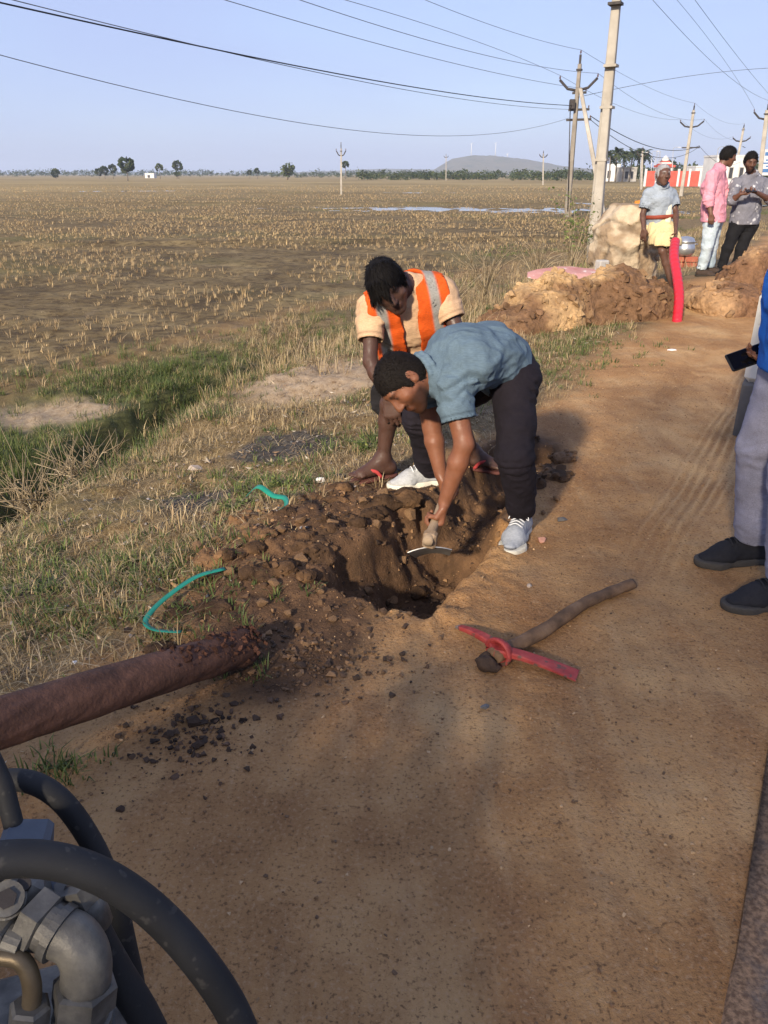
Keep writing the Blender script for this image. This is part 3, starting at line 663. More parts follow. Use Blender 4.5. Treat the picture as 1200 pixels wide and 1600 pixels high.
# ------------------------------------------------------------------ far buildings
M_WHITE = pmat('whitewash', (.50, .50, .50), (.64, .64, .63), .8, .85, .15, 20, .01)
M_RED = pmat('red_paint', (.42, .07, .05), (.52, .11, .08), 1.5, .8, .15, 20, .01)
M_CONC = pmat('concrete', (.30, .285, .26), (.44, .42, .39), 2.5, .85, .4, 45, .006, speck=(25, (.22, .21, .2), .62))
M_DARK = pmat('dark_opening', (.03, .03, .035), (.05, .05, .055), 3, .5, .1, 20)
M_ROOF = pmat('sheet_roof', (.55, .55, .56), (.70, .70, .70), 2, .6, .2, 10, .02)
def building(name, label, px0, px1, py_top, dist, depth, wins, mat=M_WHITE, z0=-.4, parapet=.25, yaw=0.):
    a, b_ = at(px0, py_top, dist), at(px1, py_top, dist); zt = a[2]; w_ = b_[0] - a[0]; c = A([(a[0] + b_[0]) / 2, dist + depth / 2, z0])
    t = thing(name, label, 'building', c); h = zt - z0
    mobj('wall', *box(c + A([0, 0, (h - parapet) / 2]), (w_, depth, h - parapet)), mat, t, smooth=False)
    mobj('roof', *box(c + A([0, 0, h - parapet / 2]), (w_ * 1.03, depth * 1.03, parapet)), mat, t, smooth=False)
    for (u0, u1, v0, v1) in wins:
        wx = c[0] - w_ / 2 + w_ * (u0 + u1) / 2; wz = z0 + h * (v0 + v1) / 2
        f = mobj('window', *box((wx, dist - .02, wz), (w_ * (u1 - u0) + .2, .10, h * (v1 - v0) + .2)), M_CONC, t, smooth=False)
        mobj('pane', *box((wx, dist - .06, wz), (w_ * (u1 - u0), .06, h * (v1 - v0))), M_DARK, f, smooth=False)
    return t
building('white_building', 'long white flat-roofed building behind the two standing men', 1122, 1176, 242, 120, 5, [(.12, .22, .3, .62), (.4, .5, .3, .62), (.7, .8, .3, .62)])
building('low_shed', 'small white-roofed shed left of the red and white wall', 946, 970, 256, 230, 6, [(.2, .4, .2, .6)], M_ROOF)
building('low_shed', 'grey concrete shed beside the coconut palms', 970, 996, 261, 225, 5, [(.3, .5, .2, .7), (.65, .8, .2, .7)], M_CONC, parapet=.3)
building('small_hut', 'tiny white hut on the horizon among the palms', 226, 240, 270.5, 420, 5, [(.3, .55, .1, .6)])
building('porch_house', 'small white house with a dark opening beside the long white building', 1088, 1108, 259, 150, 6, [(.2, .7, .1, .55)])
# small shrine with stepped tower
c = at(1037, 270, 165); c[2] = -.4; zt = at(1037, 243, 165)[2]; t = thing('shrine', 'small shrine with red tiers and a white domed top behind the wall', 'building', c); hh = zt + .4
mobj('wall', *box(c + A([0, 0, hh * .3]), (2.6, 2.6, hh * .6)), M_WHITE, t, smooth=False)
mobj('roof', *box(c + A([0, 0, hh * .63]), (3.2, 3.2, hh * .07)), M_RED, t, smooth=False)
for q in range(3): mobj('tier', *box(c + A([0, 0, hh * (.69 + .05 * q)]), (2.4 - .5 * q, 2.4 - .5 * q, hh * .05)), M_RED if q % 2 == 0 else M_WHITE, t, smooth=False)
mobj('dome', *lathe([(.62, 0), (.72, hh * .06), (.5, hh * .13), (.15, hh * .16), (.01, hh * .2)], 14, c + A([0, 0, hh * .815])), M_WHITE, t)
# compound wall in red and white
c0 = at(1009, 270, 140); c1 = at(1112, 270, 140); c0[2] = c1[2] = -.45; t = thing('compound_wall', 'long red compound wall with white posts across the field edge', 'wall', c0); W_ = c1[0] - c0[0]
zt = at(1050, 265, 140)[2] + .45; n = 6
for q in range(n):
    x0 = c0[0] + W_ * q / n; mobj('panel', *box((x0 + W_ / n / 2, 140, -.45 + zt * .46), (W_ / n - .28, .16, zt * .92)), M_RED, t, smooth=False)
for q in range(n + 1): mobj('post', *box((c0[0] + W_ * q / n, 140, -.45 + zt * .52), (.34, .3, zt * 1.04)), M_WHITE, t, smooth=False)
# thin lamp posts and a lattice mast near the wall, masts on the hill
M_STEEL = pmat('galvanised_steel', (.38, .39, .40), (.52, .53, .54), 5, .5, .1, 40, metallic=.5)
for (px, py, yb, d, lab) in ((1002, 240, 272, 150, 'thin lamp post left of the shrine'), (1019, 238, 268, 150, 'thin lamp post just left of the lattice mast'), (1052, 232, 270, 145, 'thin lamp post right of the shrine'), (1122, 232, 262, 110, 'thin lamp post behind the pink-shirted man')):
    b0 = at(px, yb, d); b0[2] = -.45; tp = at(px, py, d); t = thing('lamp_post', lab, 'lamp post', b0, 'thin lamp posts near the red wall')
    mobj('pole', *tube([b0, tp], [.09, .05], 6), M_STEEL, t); mobj('lamp_arm', *tube(spline([tp, tp + A([.3, 0, .18]), tp + A([.8, 0, .2])], 6), .035, 5), M_STEEL, t)
    mobj('lamp_head', *box(tp + A([1.0, 0, .19]), (.5, .18, .09)), M_WHITE, t, smooth=False)
b0 = at(1019, 268, 170); b0[2] = -.45; b0[0] += .8; zt = at(1019, 236, 170)[2]; t = thing('lattice_mast', 'narrow steel lattice mast behind the red wall', 'mast', b0)
for (sx, sy) in ((-1, -1), (1, -1), (1, 1), (-1, 1)): mobj('mast_leg', *tube([b0 + A([sx * .5, sy * .5, 0]), A([b0[0] + sx * .3, b0[1] + sy * .3, zt])], .05, 4), M_STEEL, t)
for q in range(8):
    z0 = b0[2] + (zt - b0[2]) * q / 8; z1 = b0[2] + (zt - b0[2]) * (q + 1) / 8; w0 = .5 - .2 * q / 8
    mobj('brace', *tube([(b0[0] - w0, b0[1] - w0, z0), (b0[0] + w0, b0[1] - w0, z1)], .03, 4), M_STEEL, t)
for (px, py, lab) in ((737, 224, 'white mast on the left shoulder of the hill'), (775, 223, 'white mast on the crest of the hill'), (793, 240, 'low mast on the right slope of the hill')):
    tp = at(px, py, 2560); zb = at(px, 242, 2560)[2] - 6; t = thing('hill_mast', lab, 'mast', (tp[0], 2560, zb), 'masts on the hill')
    mobj('tower', *tube([(tp[0], 2560, zb), tp], [1.4, .9], 8), M_WHITE, t); mobj('antenna', *tube([tp - A([5, 0, 3]), tp + A([5, 0, 2])], .55, 6), M_WHITE, t)
# roadside board
c = at(1206, 254, 75); t = thing('sign_board', 'white and blue roadside board at the right edge of the picture', 'sign', (c[0], 75, -.2))
M_BLUE = pmat('blue_print', (.05, .13, .30), (.08, .18, .38), 5, .5, 0)
mobj('board', *box(c + A([0, 0, 0]), (1.9, .08, 2.1), None, .01), M_WHITE, t, smooth=False)
for q, (dz, w_, h_) in enumerate(((.7, 1.4, .30), (.2, 1.1, .12), (-.05, 1.4, .12), (-.3, .9, .12), (-.65, 1.3, .3))): mobj('print_band', *box(c + A([-.05, -.045, dz]), (w_, .02, h_)), M_BLUE, t, smooth=False)
for sx in (-.7, .7): mobj('leg', *tube([(c[0] + sx, 75.08, -.3), (c[0] + sx, 75.08, c[2])], .06, 6), M_STEEL, t)

# ------------------------------------------------------------------ power poles and lines
M_POLE = pmat('pole_concrete', (.24, .215, .18), (.34, .31, .265), 1.6, .9, .5, 24, .012, c3=(.42, .39, .34))
M_IRON = pmat('dark_ironwork', (.025, .022, .022), (.06, .05, .045), 12, .6, .2, 60)
M_INS = pmat('porcelain', (.07, .03, .02), (.11, .045, .03), 8, .25, 0, spec=.5)
def taper_post(b0, tp, w0, w1, d0, d1, yaw):
    ax = unit(tp - b0); sx = A([math.cos(yaw), math.sin(yaw), 0]); sy = np.cross(ax, sx); V = []
    for (p, w_, d_) in ((b0, w0, d0), (tp, w1, d1)):
        for (u, v) in ((-1, -.8), (-.8, -1), (.8, -1), (1, -.8), (1, .8), (.8, 1), (-.8, 1), (-1, .8)): V.append(p + sx * u * w_ / 2 + sy * v * d_ / 2)
    j = np.arange(8); k = (j + 1) % 8
    return A(V), [np.stack([j, k, 8 + k, 8 + j], -1), A([[8, 9, 10, 11], [8, 11, 12, 15], [12, 13, 14, 15]])]
def insulator(p, s_=1.): return lathe(A([(.012, 0), (.012, .05), (.04, .06), (.045, .09), (.03, .1), (.04, .115), (.035, .15), (.02, .17), (.025, .19), (.001, .2)]) * s_, 8, p)
def power_pole(label, base, top, yaw, arms, w0=.24, w1=.16, group='concrete power poles', iron=1., mat=None):
    t = thing('power_pole', label, 'power pole', base, group)
    mobj('post', *taper_post(base, top, w0, w1, w0 * .75, w1 * .8, yaw), mat or M_POLE, t, smooth=False)
    ax = unit(top - base); sx = A([math.cos(yaw), math.sin(yaw), 0]); hooks = []
    for (kind, below, w_) in arms:
        c = top - ax * below
        if kind == 'v':
            g = Geo()
            for sg in (-1, 1):
                P = [c + sx * sg * .05, c + sx * sg * w_ * .55 + A([0, 0, .10]), c + sx * sg * w_ + A([0, 0, .5])]; g.add(*tube(P, .045 * iron, 5)); hooks.append(P[-1] + A([0, 0, .2]))
            f = g.build('crossarm', M_IRON, t)
            for sg in (-1, 1): mobj('insulator', *insulator(c + sx * sg * w_ + A([0, 0, .5])), M_INS, f)
        elif kind == 'pin':
            f = mobj('pole_top_pin', *tube([top - ax * .5, top + A([0, 0, .4])], .04 * iron, 5), M_IRON, t); mobj('insulator', *insulator(top + A([0, 0, .4])), M_INS, f); hooks.append(top + A([0, 0, .6]))
            mobj('clamp', *box(top - ax * .25, (w1 * 1.5, w1 * 1.4, .08), rotz(yaw)), M_IRON, t, smooth=False)
        else:
            f = mobj('bracket', *box(c + sx * w_ * .2, (w_ * 1.4, .07 * iron, .07 * iron), frame(sx)), M_IRON, t, smooth=False)
            mobj('insulator', *insulator(c + sx * w_ * .85 + A([0, 0, .03]), .8), M_INS, f); hooks.append(c + sx * w_ * .85 + A([0, 0, .15]))
    return t, hooks
M_POLED = pmat('grimy_pole_concrete', (.13, .115, .095), (.22, .195, .165), 1.2, .9, .5, 24, .012, c3=(.30, .27, .235))
YAW = R(-29.4) * 1. # arms square to the road
B1 = at(886, 336, 43.5); B1[2] = Hs(B1[0], B1[1]) - .1; T1 = at(906, 100, 43.5)
p1, hk1 = power_pole('old concrete pole with V crossarm and stay post beside the field', B1, T1, YAW, [('pin', 0, 0), ('v', 1.15, .95), ('b', 1.25, .5), ('b', 2.0, .75), ('b', 2.45, .9)], .27, .17, None, 1.5, M_POLED)
st = at(907, 138, 43.3); sb_ = at(945, 347, 40.5); sb_[2] = Hs(sb_[0], sb_[1]) - .1; f = mobj('stay_post', *taper_post(sb_, st, .24, .18, .2, .16, YAW), M_POLE, p1, smooth=False)
mobj('service_box', *box(at(894, 163, 43.2), (.28, .2, .45), None, .03), M_IRON, p1, smooth=False)
mobj('cable_drop', *tube([at(891, 170, 43.2), at(889, 250, 43.25), at(887, 330, 43.3)], .025, 5), M_IRON, p1)
B2 = at(1064, 305, 84); B2[2] = Hs(B2[0], B2[1]) - .1; T2 = at(1084, 172, 84)
p2_, hk2 = power_pole('slender concrete pole behind the old man with two arms of insulators', B2, T2, YAW, [('pin', 0, 0), ('v', 1.5, 1.1), ('b', 3.3, 1.2)], .34, .24, None, 1.7)
B3 = at(1146, 278, 126); B3[2] = -.6; T3 = at(1162, 200, 126)
p3_, hk3 = power_pole('distant pole between the heads of the two standing men', B3, T3, YAW, [('pin', 0, 0), ('v', 1.8, 1.2), ('b', 4.2, 1.3)], .40, .28, None, 2.2)
BR = at(1185, 300, 62); BR[2] = -.6; TR = at(1199, 172, 62)
pr_, hkr = power_pole('pole at the right edge of the picture above the patterned shirt', BR, TR, YAW, [('pin', 0, 0), ('v', .6, .9)], .34, .26, None, 1.5)
B0 = at(927, 392, 19.0); B0[2] = Hs(B0[0], B0[1]) - .15; T0 = at(964, -8, 19.0) + A([0, 0, .35])
p0, _ = power_pole('tall thick pale concrete pole standing behind the boulder', B0, T0, YAW, [], .29, .165, None)
v, f = taper_post(B0 + A([.0, -.10, 0]), at(949, 162, 18.86), .27, .16, .25, .15, YAW); mobj('splint_post', v, f, M_POLE, p0, smooth=False)
for (px, py) in ((962, 6), (955, 103), (949, 168), (940, 250)): mobj('clamp_band', *box(at(px, py, 18.9), (.27, .25, .05), rotz(YAW)), M_IRON if py < 20 else M_POLE, p0, smooth=False)
for (px, ty, yb, d, lab) in ((533, 232, 297, 88, 'lone thin pole out in the middle of the field'), (849, 240, 280, 170, 'small distant pole left of the stay post'), (697, 243, 275, 300, 'tiny pole below the left foot of the hill'), (1004, 236, 278, 120, 'thin pole above the old man beside the palms')):
    b0 = at(px, yb, d); b0[2] = -.65; tp = at(px, ty, d); power_pole(lab, b0, tp, 0, [('pin', 0, 0), ('v', .7, .5 if d < 100 else .8)], .2 if d < 100 else .3, .13 if d < 100 else .2, 'small far power poles', 1.2 if d < 100 else 2.2)

M_WIRE = pmat('weathered_conductor', (.07, .07, .075), (.11, .11, .12), 3, .6, 0)
M_CABLE = pmat('black_cable', (.012, .012, .014), (.025, .025, .028), 3, .6, 0)
def pix_on_line(px, py, a, b_):
    u = (px - 600) / 1200; v = (800 - py) / 1200; d = A([u, cp + v * sp]); e = (b_ - a)[:2]
    w_, t = np.linalg.solve(A([[e[0], -d[0]], [e[1], -d[1]]]), -a[:2]); return w_, CAM_H + t * (v * cp - sp)
def wire(label, a, b_, pix, r=.008, mat=None, zfit=True):
    """hanging line from a towards b through the given sight lines (sag fitted)"""
    ws = [0.]; zs = [a[2]]
    for (px, py) in pix: w_, z_ = pix_on_line(px, py, a, b_); ws.append(w_); zs.append(z_)
    co_ = np.polyfit(ws, zs, min(2, len(ws) - 1)); t = np.linspace(0, 1, 48)
    P = a + (b_ - a) * t[:, None]; P[:, 2] = np.polyval(co_, t) + (a[2] - np.polyval(co_, 0.)) * (1 - t)
    o = mobj('power_line', *tube(P, r, 4, False), mat or M_WIRE, base=a); tag(o, label, 'wire', 'overhead wires')
def sagwire(label, a, b_, sag, r=.009, mat=None):
    t = np.linspace(0, 1, 40); P = a + (b_ - a) * t[:, None]; P[:, 2] -= 4 * sag * t * (1 - t)
    o = mobj('power_line', *tube(P, r, 4, False), mat or M_WIRE, base=a); tag(o, label, 'wire', 'overhead wires')
B_ = A([*(T1[:2] - 47 * RD), 6.5])
wire('topmost thin wire running left from the old pole', hk1[0], B_, [(770, 40), (665, 0)])
wire('second thin wire running left from the old pole', hk1[1], B_ + A([-.6, .4, 0]), [(720, 56), (540, 0)])
wire('third thin wire running left from the old pole', hk1[2], B_ + A([.6, -.4, 0]), [(645, 56), (469, 0)])
wire('fourth thin wire left of the old pole, below the crossarm', hk1[3], B_, [(600, 71), (352, 0)])
wire('thick black cable crossing the sky from the old pole to the upper left', at(894, 165, 43.2), B_, [(750, 154), (525, 112), (180, 45), (2, 6)], .014, M_CABLE)
wire('thin wire hanging just below the thick black cable', at(893, 171, 43.2), B_, [(555, 124), (225, 56), (37, 0)], .008)
wire('lowest slack wire sagging across the left of the sky', at(890, 184, 43.2), B_ + A([-.5, .3, 0]), [(675, 211), (525, 201), (232, 146), (0, 84)], .007)
for q, lab in enumerate(('top wire between the old pole and the slender pole', 'left arm wire between the old pole and the slender pole', 'right arm wire between the old pole and the slender pole')):
    sagwire(lab, hk1[q], hk2[q], .35 + .2 * q); sagwire(lab.replace('the old pole and the slender pole', 'the slender pole and the distant pole'), hk2[q], hk3[q], .7 + .2 * q)
sagwire('slack lower cable from the old pole to the slender pole', hk1[-1], hk2[-1], .9, .022, M_CABLE); sagwire('lowest slack cable from the old pole to the slender pole', hk1[-1] - A([0, 0, .15]), hk2[-1] - A([0, 0, .1]), 1.35, .018, M_CABLE)
sagwire('slack lower cable from the slender pole to the distant pole', hk2[-1], hk3[-1], 1.3, .022)
wire('lone wire crossing from the old pole to the right edge of the sky', at(903, 152, 43.2), at(1330, 95, 56), [(945, 128), (1060, 121), (1195, 104)], .011)
Bq = A([*(TR[:2] - 62 * RD), 6.5])
for (q, pix, lab) in ((0, [(1087, 72), (1020, 0)], 'leftmost of three wires descending to the right edge pole'), (1, [(1123, 82), (1058, 0)], 'middle of three wires descending to the right edge pole'), (2, [(1143, 76), (1086, 0)], 'rightmost of three wires descending to the right edge pole')):
    off = A([.0, 0, 0]) if q == 0 else A([.9 * q, -.5 * q, 0]); wire(lab, hkr[q], Bq + (hkr[q] - TR) * A([1, 1, 0]) , pix, .009)
# ------------------------------------------------------------------ volume modeller: smooth unions of tapered limbs, meshed as one surface
EDG = [(0, 1), (2, 3), (4, 5), (6, 7), (0, 2), (1, 3), (4, 6), (5, 7), (0, 4), (1, 5), (2, 6), (3, 7)]
CRN = [(i, j, k) for i in (0, 1) for j in (0, 1) for k in (0, 1)]
class Vol:
    def __init__(s, pts, pad, h):
        p = np.asarray(pts, float); s.lo = p.min(0) - pad; s.h = h
        s.n = np.ceil((p.max(0) + pad - s.lo) / h).astype(int) + 2
        s.F = np.full(s.n, .3, np.float32)
        s.ax = [(s.lo[i] + h * np.arange(s.n[i])).astype(np.float32) for i in range(3)]
    def win(s, lo, hi):
        a = np.clip(np.floor((np.asarray(lo) - s.lo) / s.h).astype(int), 0, s.n); b = np.clip(np.ceil((np.asarray(hi) - s.lo) / s.h).astype(int) + 1, 0, s.n)
        sl_ = tuple(slice(a[i], b[i]) for i in range(3))
        return sl_, s.ax[0][sl_[0]][:, None, None], s.ax[1][sl_[1]][None, :, None], s.ax[2][sl_[2]][None, None, :]
    def put(s, sl_, d, k, op):
        F = s.F[sl_]
        if F.size == 0: return
        if op == 'u':
            if k > 0: hh = np.maximum(k - np.abs(F - d), 0) / k; s.F[sl_] = np.minimum(F, d) - hh * hh * k * .25
            else: s.F[sl_] = np.minimum(F, d)
        elif op == 's':
            d = -d
            if k > 0: hh = np.maximum(k - np.abs(F - d), 0) / k; s.F[sl_] = np.maximum(F, d) + hh * hh * k * .25
            else: s.F[sl_] = np.maximum(F, d)
    def cone(s, a, b, ra, rb, k=.02, op='u', side=None, wide=1., cuts=()):
        a = A(a, float); b = A(b, float); m = max(ra, rb) * max(wide, 1) + .05 + k
        sl_, x, y, z = s.win(np.minimum(a, b) - m, np.maximum(a, b) + m)
        ab = b - a; L2 = ab @ ab + 1e-12
        t = np.clip(((x - a[0]) * ab[0] + (y - a[1]) * ab[1] + (z - a[2]) * ab[2]) / L2, 0, 1)
        wx = x - a[0] - t * ab[0]; wy = y - a[1] - t * ab[1]; wz = z - a[2] - t * ab[2]
        r = ra + (rb - ra) * t
        if side is not None:
            sd = unit(side); c = (wx * sd[0] + wy * sd[1] + wz * sd[2]) * (1 - 1 / wide)
            wx = wx - c * sd[0]; wy = wy - c * sd[1]; wz = wz - c * sd[2]
        d = np.sqrt(wx * wx + wy * wy + wz * wz) - r
        for (p, n) in cuts: n = unit(n); d = np.maximum(d, (x - p[0]) * n[0] + (y - p[1]) * n[1] + (z - p[2]) * n[2])
        s.put(sl_, d, k, op)
    def chain(s, P, r, k=.02, **kw):
        for i in range(len(P) - 1): s.cone(P[i], P[i + 1], r[i], r[i + 1], k, **kw)
    def ell(s, c, ax, r, k=.01, op='u', cuts=()):
        """ellipsoid; ax rows = unit axes, r radii"""
        c = A(c, float); ax = A(ax, float); r = A(r, float); m = r.max() + .05 + k
        sl_, x, y, z = s.win(c - m, c + m); x = x - c[0]; y = y - c[1]; z = z - c[2]
        q = [(x * ax[i][0] + y * ax[i][1] + z * ax[i][2]) / r[i] for i in range(3)]
        k0 = np.sqrt(q[0] ** 2 + q[1] ** 2 + q[2] ** 2); k1 = np.sqrt((q[0] / r[0]) ** 2 + (q[1] / r[1]) ** 2 + (q[2] / r[2]) ** 2) + 1e-9
        d = k0 * (k0 - 1) / k1
        for (p, n) in cuts: n = unit(n); d = np.maximum(d, (x + c[0] - p[0]) * n[0] + (y + c[1] - p[1]) * n[1] + (z + c[2] - p[2]) * n[2])
        s.put(sl_, d, k, op)
    def rbox(s, c, ax, half, r, k=.01, op='u'):
        c = A(c, float); ax = A(ax, float); half = A(half, float); m = np.linalg.norm(half) + r + .05
        sl_, x, y, z = s.win(c - m, c + m); x = x - c[0]; y = y - c[1]; z = z - c[2]
        q = [np.abs(x * ax[i][0] + y * ax[i][1] + z * ax[i][2]) - half[i] for i in range(3)]
        d = np.sqrt(sum(np.maximum(v, 0) ** 2 for v in q)) + np.minimum(np.maximum(np.maximum(q[0], q[1]), q[2]), 0) - r
        s.put(sl_, d, k, op)
    def disp(s, fn, band=.04):
        """fn(x, y, z) -> offset, near the surface only"""
        i = np.nonzero(np.abs(s.F) < band)
        s.F[i] += fn(s.ax[0][i[0]].astype(float), s.ax[1][i[1]].astype(float), s.ax[2][i[2]].astype(float)).astype(np.float32)
    def fold(s, fn, hems=(), band=.04):
        """folds that die out towards the hems (point, direction, reach)"""
        def g_(x, y, z):
            k = np.ones_like(x)
            for (e, d, rad) in hems:
                d = unit(d); t = np.abs((x - e[0]) * d[0] + (y - e[1]) * d[1] + (z - e[2]) * d[2]); rr = np.sqrt((x - e[0]) ** 2 + (y - e[1]) ** 2 + (z - e[2]) ** 2)
                k = np.minimum(k, np.where(rr < rad, sst(.012, .06, t), 1))
            return fn(x, y, z) * k
        s.disp(g_, band)
    def mesh(s):
        F = s.F; S = (F < 0)
        c = np.zeros(np.array(F.shape) - 1, np.uint8)
        nx, ny, nz_ = F.shape
        for (i, j, k) in CRN: c += S[i:nx - 1 + i, j:ny - 1 + j, k:nz_ - 1 + k]
        I = np.argwhere((c > 0) & (c < 8)); ids = np.full(c.shape, -1, np.int32); ids[tuple(I.T)] = np.arange(len(I))
        vals = np.stack([F[I[:, 0] + i, I[:, 1] + j, I[:, 2] + k] for (i, j, k) in CRN], 1)
        P = np.zeros((len(I), 3)); W = np.zeros((len(I), 1)); cr = A(CRN, float)
        for (a, b) in EDG:
            fa, fb = vals[:, a], vals[:, b]; m = ((fa < 0) != (fb < 0))[:, None]
            t = np.where(m[:, 0], fa / np.where(fa == fb, 1, fa - fb), 0)[:, None]
            P += np.where(m, cr[a] + (cr[b] - cr[a]) * t, 0); W += m
        V = s.lo + s.h * (I + P / W); Q = []
        for ax_ in range(3):
            o1, o2 = [(1, 2), (2, 0), (0, 1)][ax_]
            a = [slice(None)] * 3; b = [slice(None)] * 3; a[ax_] = slice(0, -1); b[ax_] = slice(1, None)
            ch = S[tuple(a)] != S[tuple(b)]; e = np.argwhere(ch); e = e[(e[:, o1] > 0) & (e[:, o2] > 0) & (e[:, o1] < F.shape[o1] - 1) & (e[:, o2] < F.shape[o2] - 1)]
            ins = S[tuple(e.T)]
            def cid(d1, d2): q = e.copy(); q[:, o1] -= d1; q[:, o2] -= d2; return ids[tuple(q.T)]
            q = np.stack([cid(1, 1), cid(0, 1), cid(0, 0), cid(1, 0)], 1); q[~ins] = q[~ins][:, ::-1]; Q.append(q)
        Q = np.concatenate(Q); Q = Q[(Q >= 0).all(1)]
        return V, Q

def folds(amp, freq, seed, stretch=(1, 1, 1), ridge=True):
    def fn(x, y, z):
        a, b, c = stretch; n = fbm3(x * freq * a, y * freq * b, z * freq * c, seed, 2)
        if ridge: n = 1 - np.abs(n - .5) * 7; return -amp * np.clip(n, -.5, 1)
        return amp * (n - .5) * 2
    return fn
def limbfold(a, b, t0, w, lam, amp, seed):
    """bunched cloth rings round a limb a->b, centred at fraction t0"""
    a = A(a, float); ab = A(b, float) - a; L = np.linalg.norm(ab); d = ab / L
    def fn(x, y, z):
        t = (x - a[0]) * d[0] + (y - a[1]) * d[1] + (z - a[2]) * d[2]; q = np.sqrt(np.maximum((x - a[0]) ** 2 + (y - a[1]) ** 2 + (z - a[2]) ** 2 - t * t, 0))
        n = fbm3(x * 9, y * 9, z * 9, seed, 2); return -amp * np.exp(-((t / L - t0) / w) ** 2) * (q < .13) * (np.abs(np.sin(np.pi * t / lam + n * 9)) ** .7 * 2 - 1) * (.4 + 1.2 * n)
    return fn
def lerp(a, b, t): return A(a) + (A(b) - A(a)) * t

# ------------------------------------------------------------------ figures
def add_head(v, c, u, f, nb, s=1., jaw=1.):
    r = unit(np.cross(f, u)); f = unit(np.cross(u, r)); P = lambda a, b, d: c + s * (r * a + f * b + u * d); ax = (r, f, u)
    v.ell(P(0, -.008, .028), ax, A([.075, .096, .090]) * s, .01)
    v.ell(P(0, .030, -.030), ax, A([.060, .062, .080]) * s, .03)
    v.cone(P(0, .020, -.045), P(0, .062, -.098), .058 * s, .030 * s * jaw, .03, side=r, wide=1.1)
    v.cone(P(-.03, .078, .030), P(.03, .078, .030), .015 * s, .015 * s, .015)
    v.cone(P(0, .088, .020), P(0, .110, -.028), .009 * s, .0135 * s, .010)
    for q in (-1, 1):
        v.ell(P(q * .012, .100, -.032), ax, A([.009, .010, .008]) * s, .006)
        v.ell(P(q * .032, .096, .006), ax, A([.017, .014, .012]) * s, .008, 's')
        v.ell(P(q * .032, .076, .006), ax, A([.014, .012, .010]) * s, .003)
        v.ell(P(q * .045, .060, -.022), ax, A([.024, .022, .02]) * s, .02)
        v.ell(P(q * .077, -.008, -.004), ax, A([.010, .021, .034]) * s, .006); v.ell(P(q * .088, .0, -.002), ax, A([.008, .011, .019]) * s, .003, 's')
    v.cone(P(-.020, .089, -.058), P(.020, .089, -.058), .0075 * s, .0075 * s, .006); v.cone(P(-.017, .088, -.071), P(.017, .088, -.071), .008 * s, .008 * s, .006)
    v.cone(P(0, -.022, -.035), nb, .056 * s, .062 * s, .03)
    return r, f
def head_coords(V, c, u, f, s=1.):
    r = unit(np.cross(f, u)); f = unit(np.cross(u, r)); d = (V - c) / s
    return d @ r, d @ f, d @ unit(u)
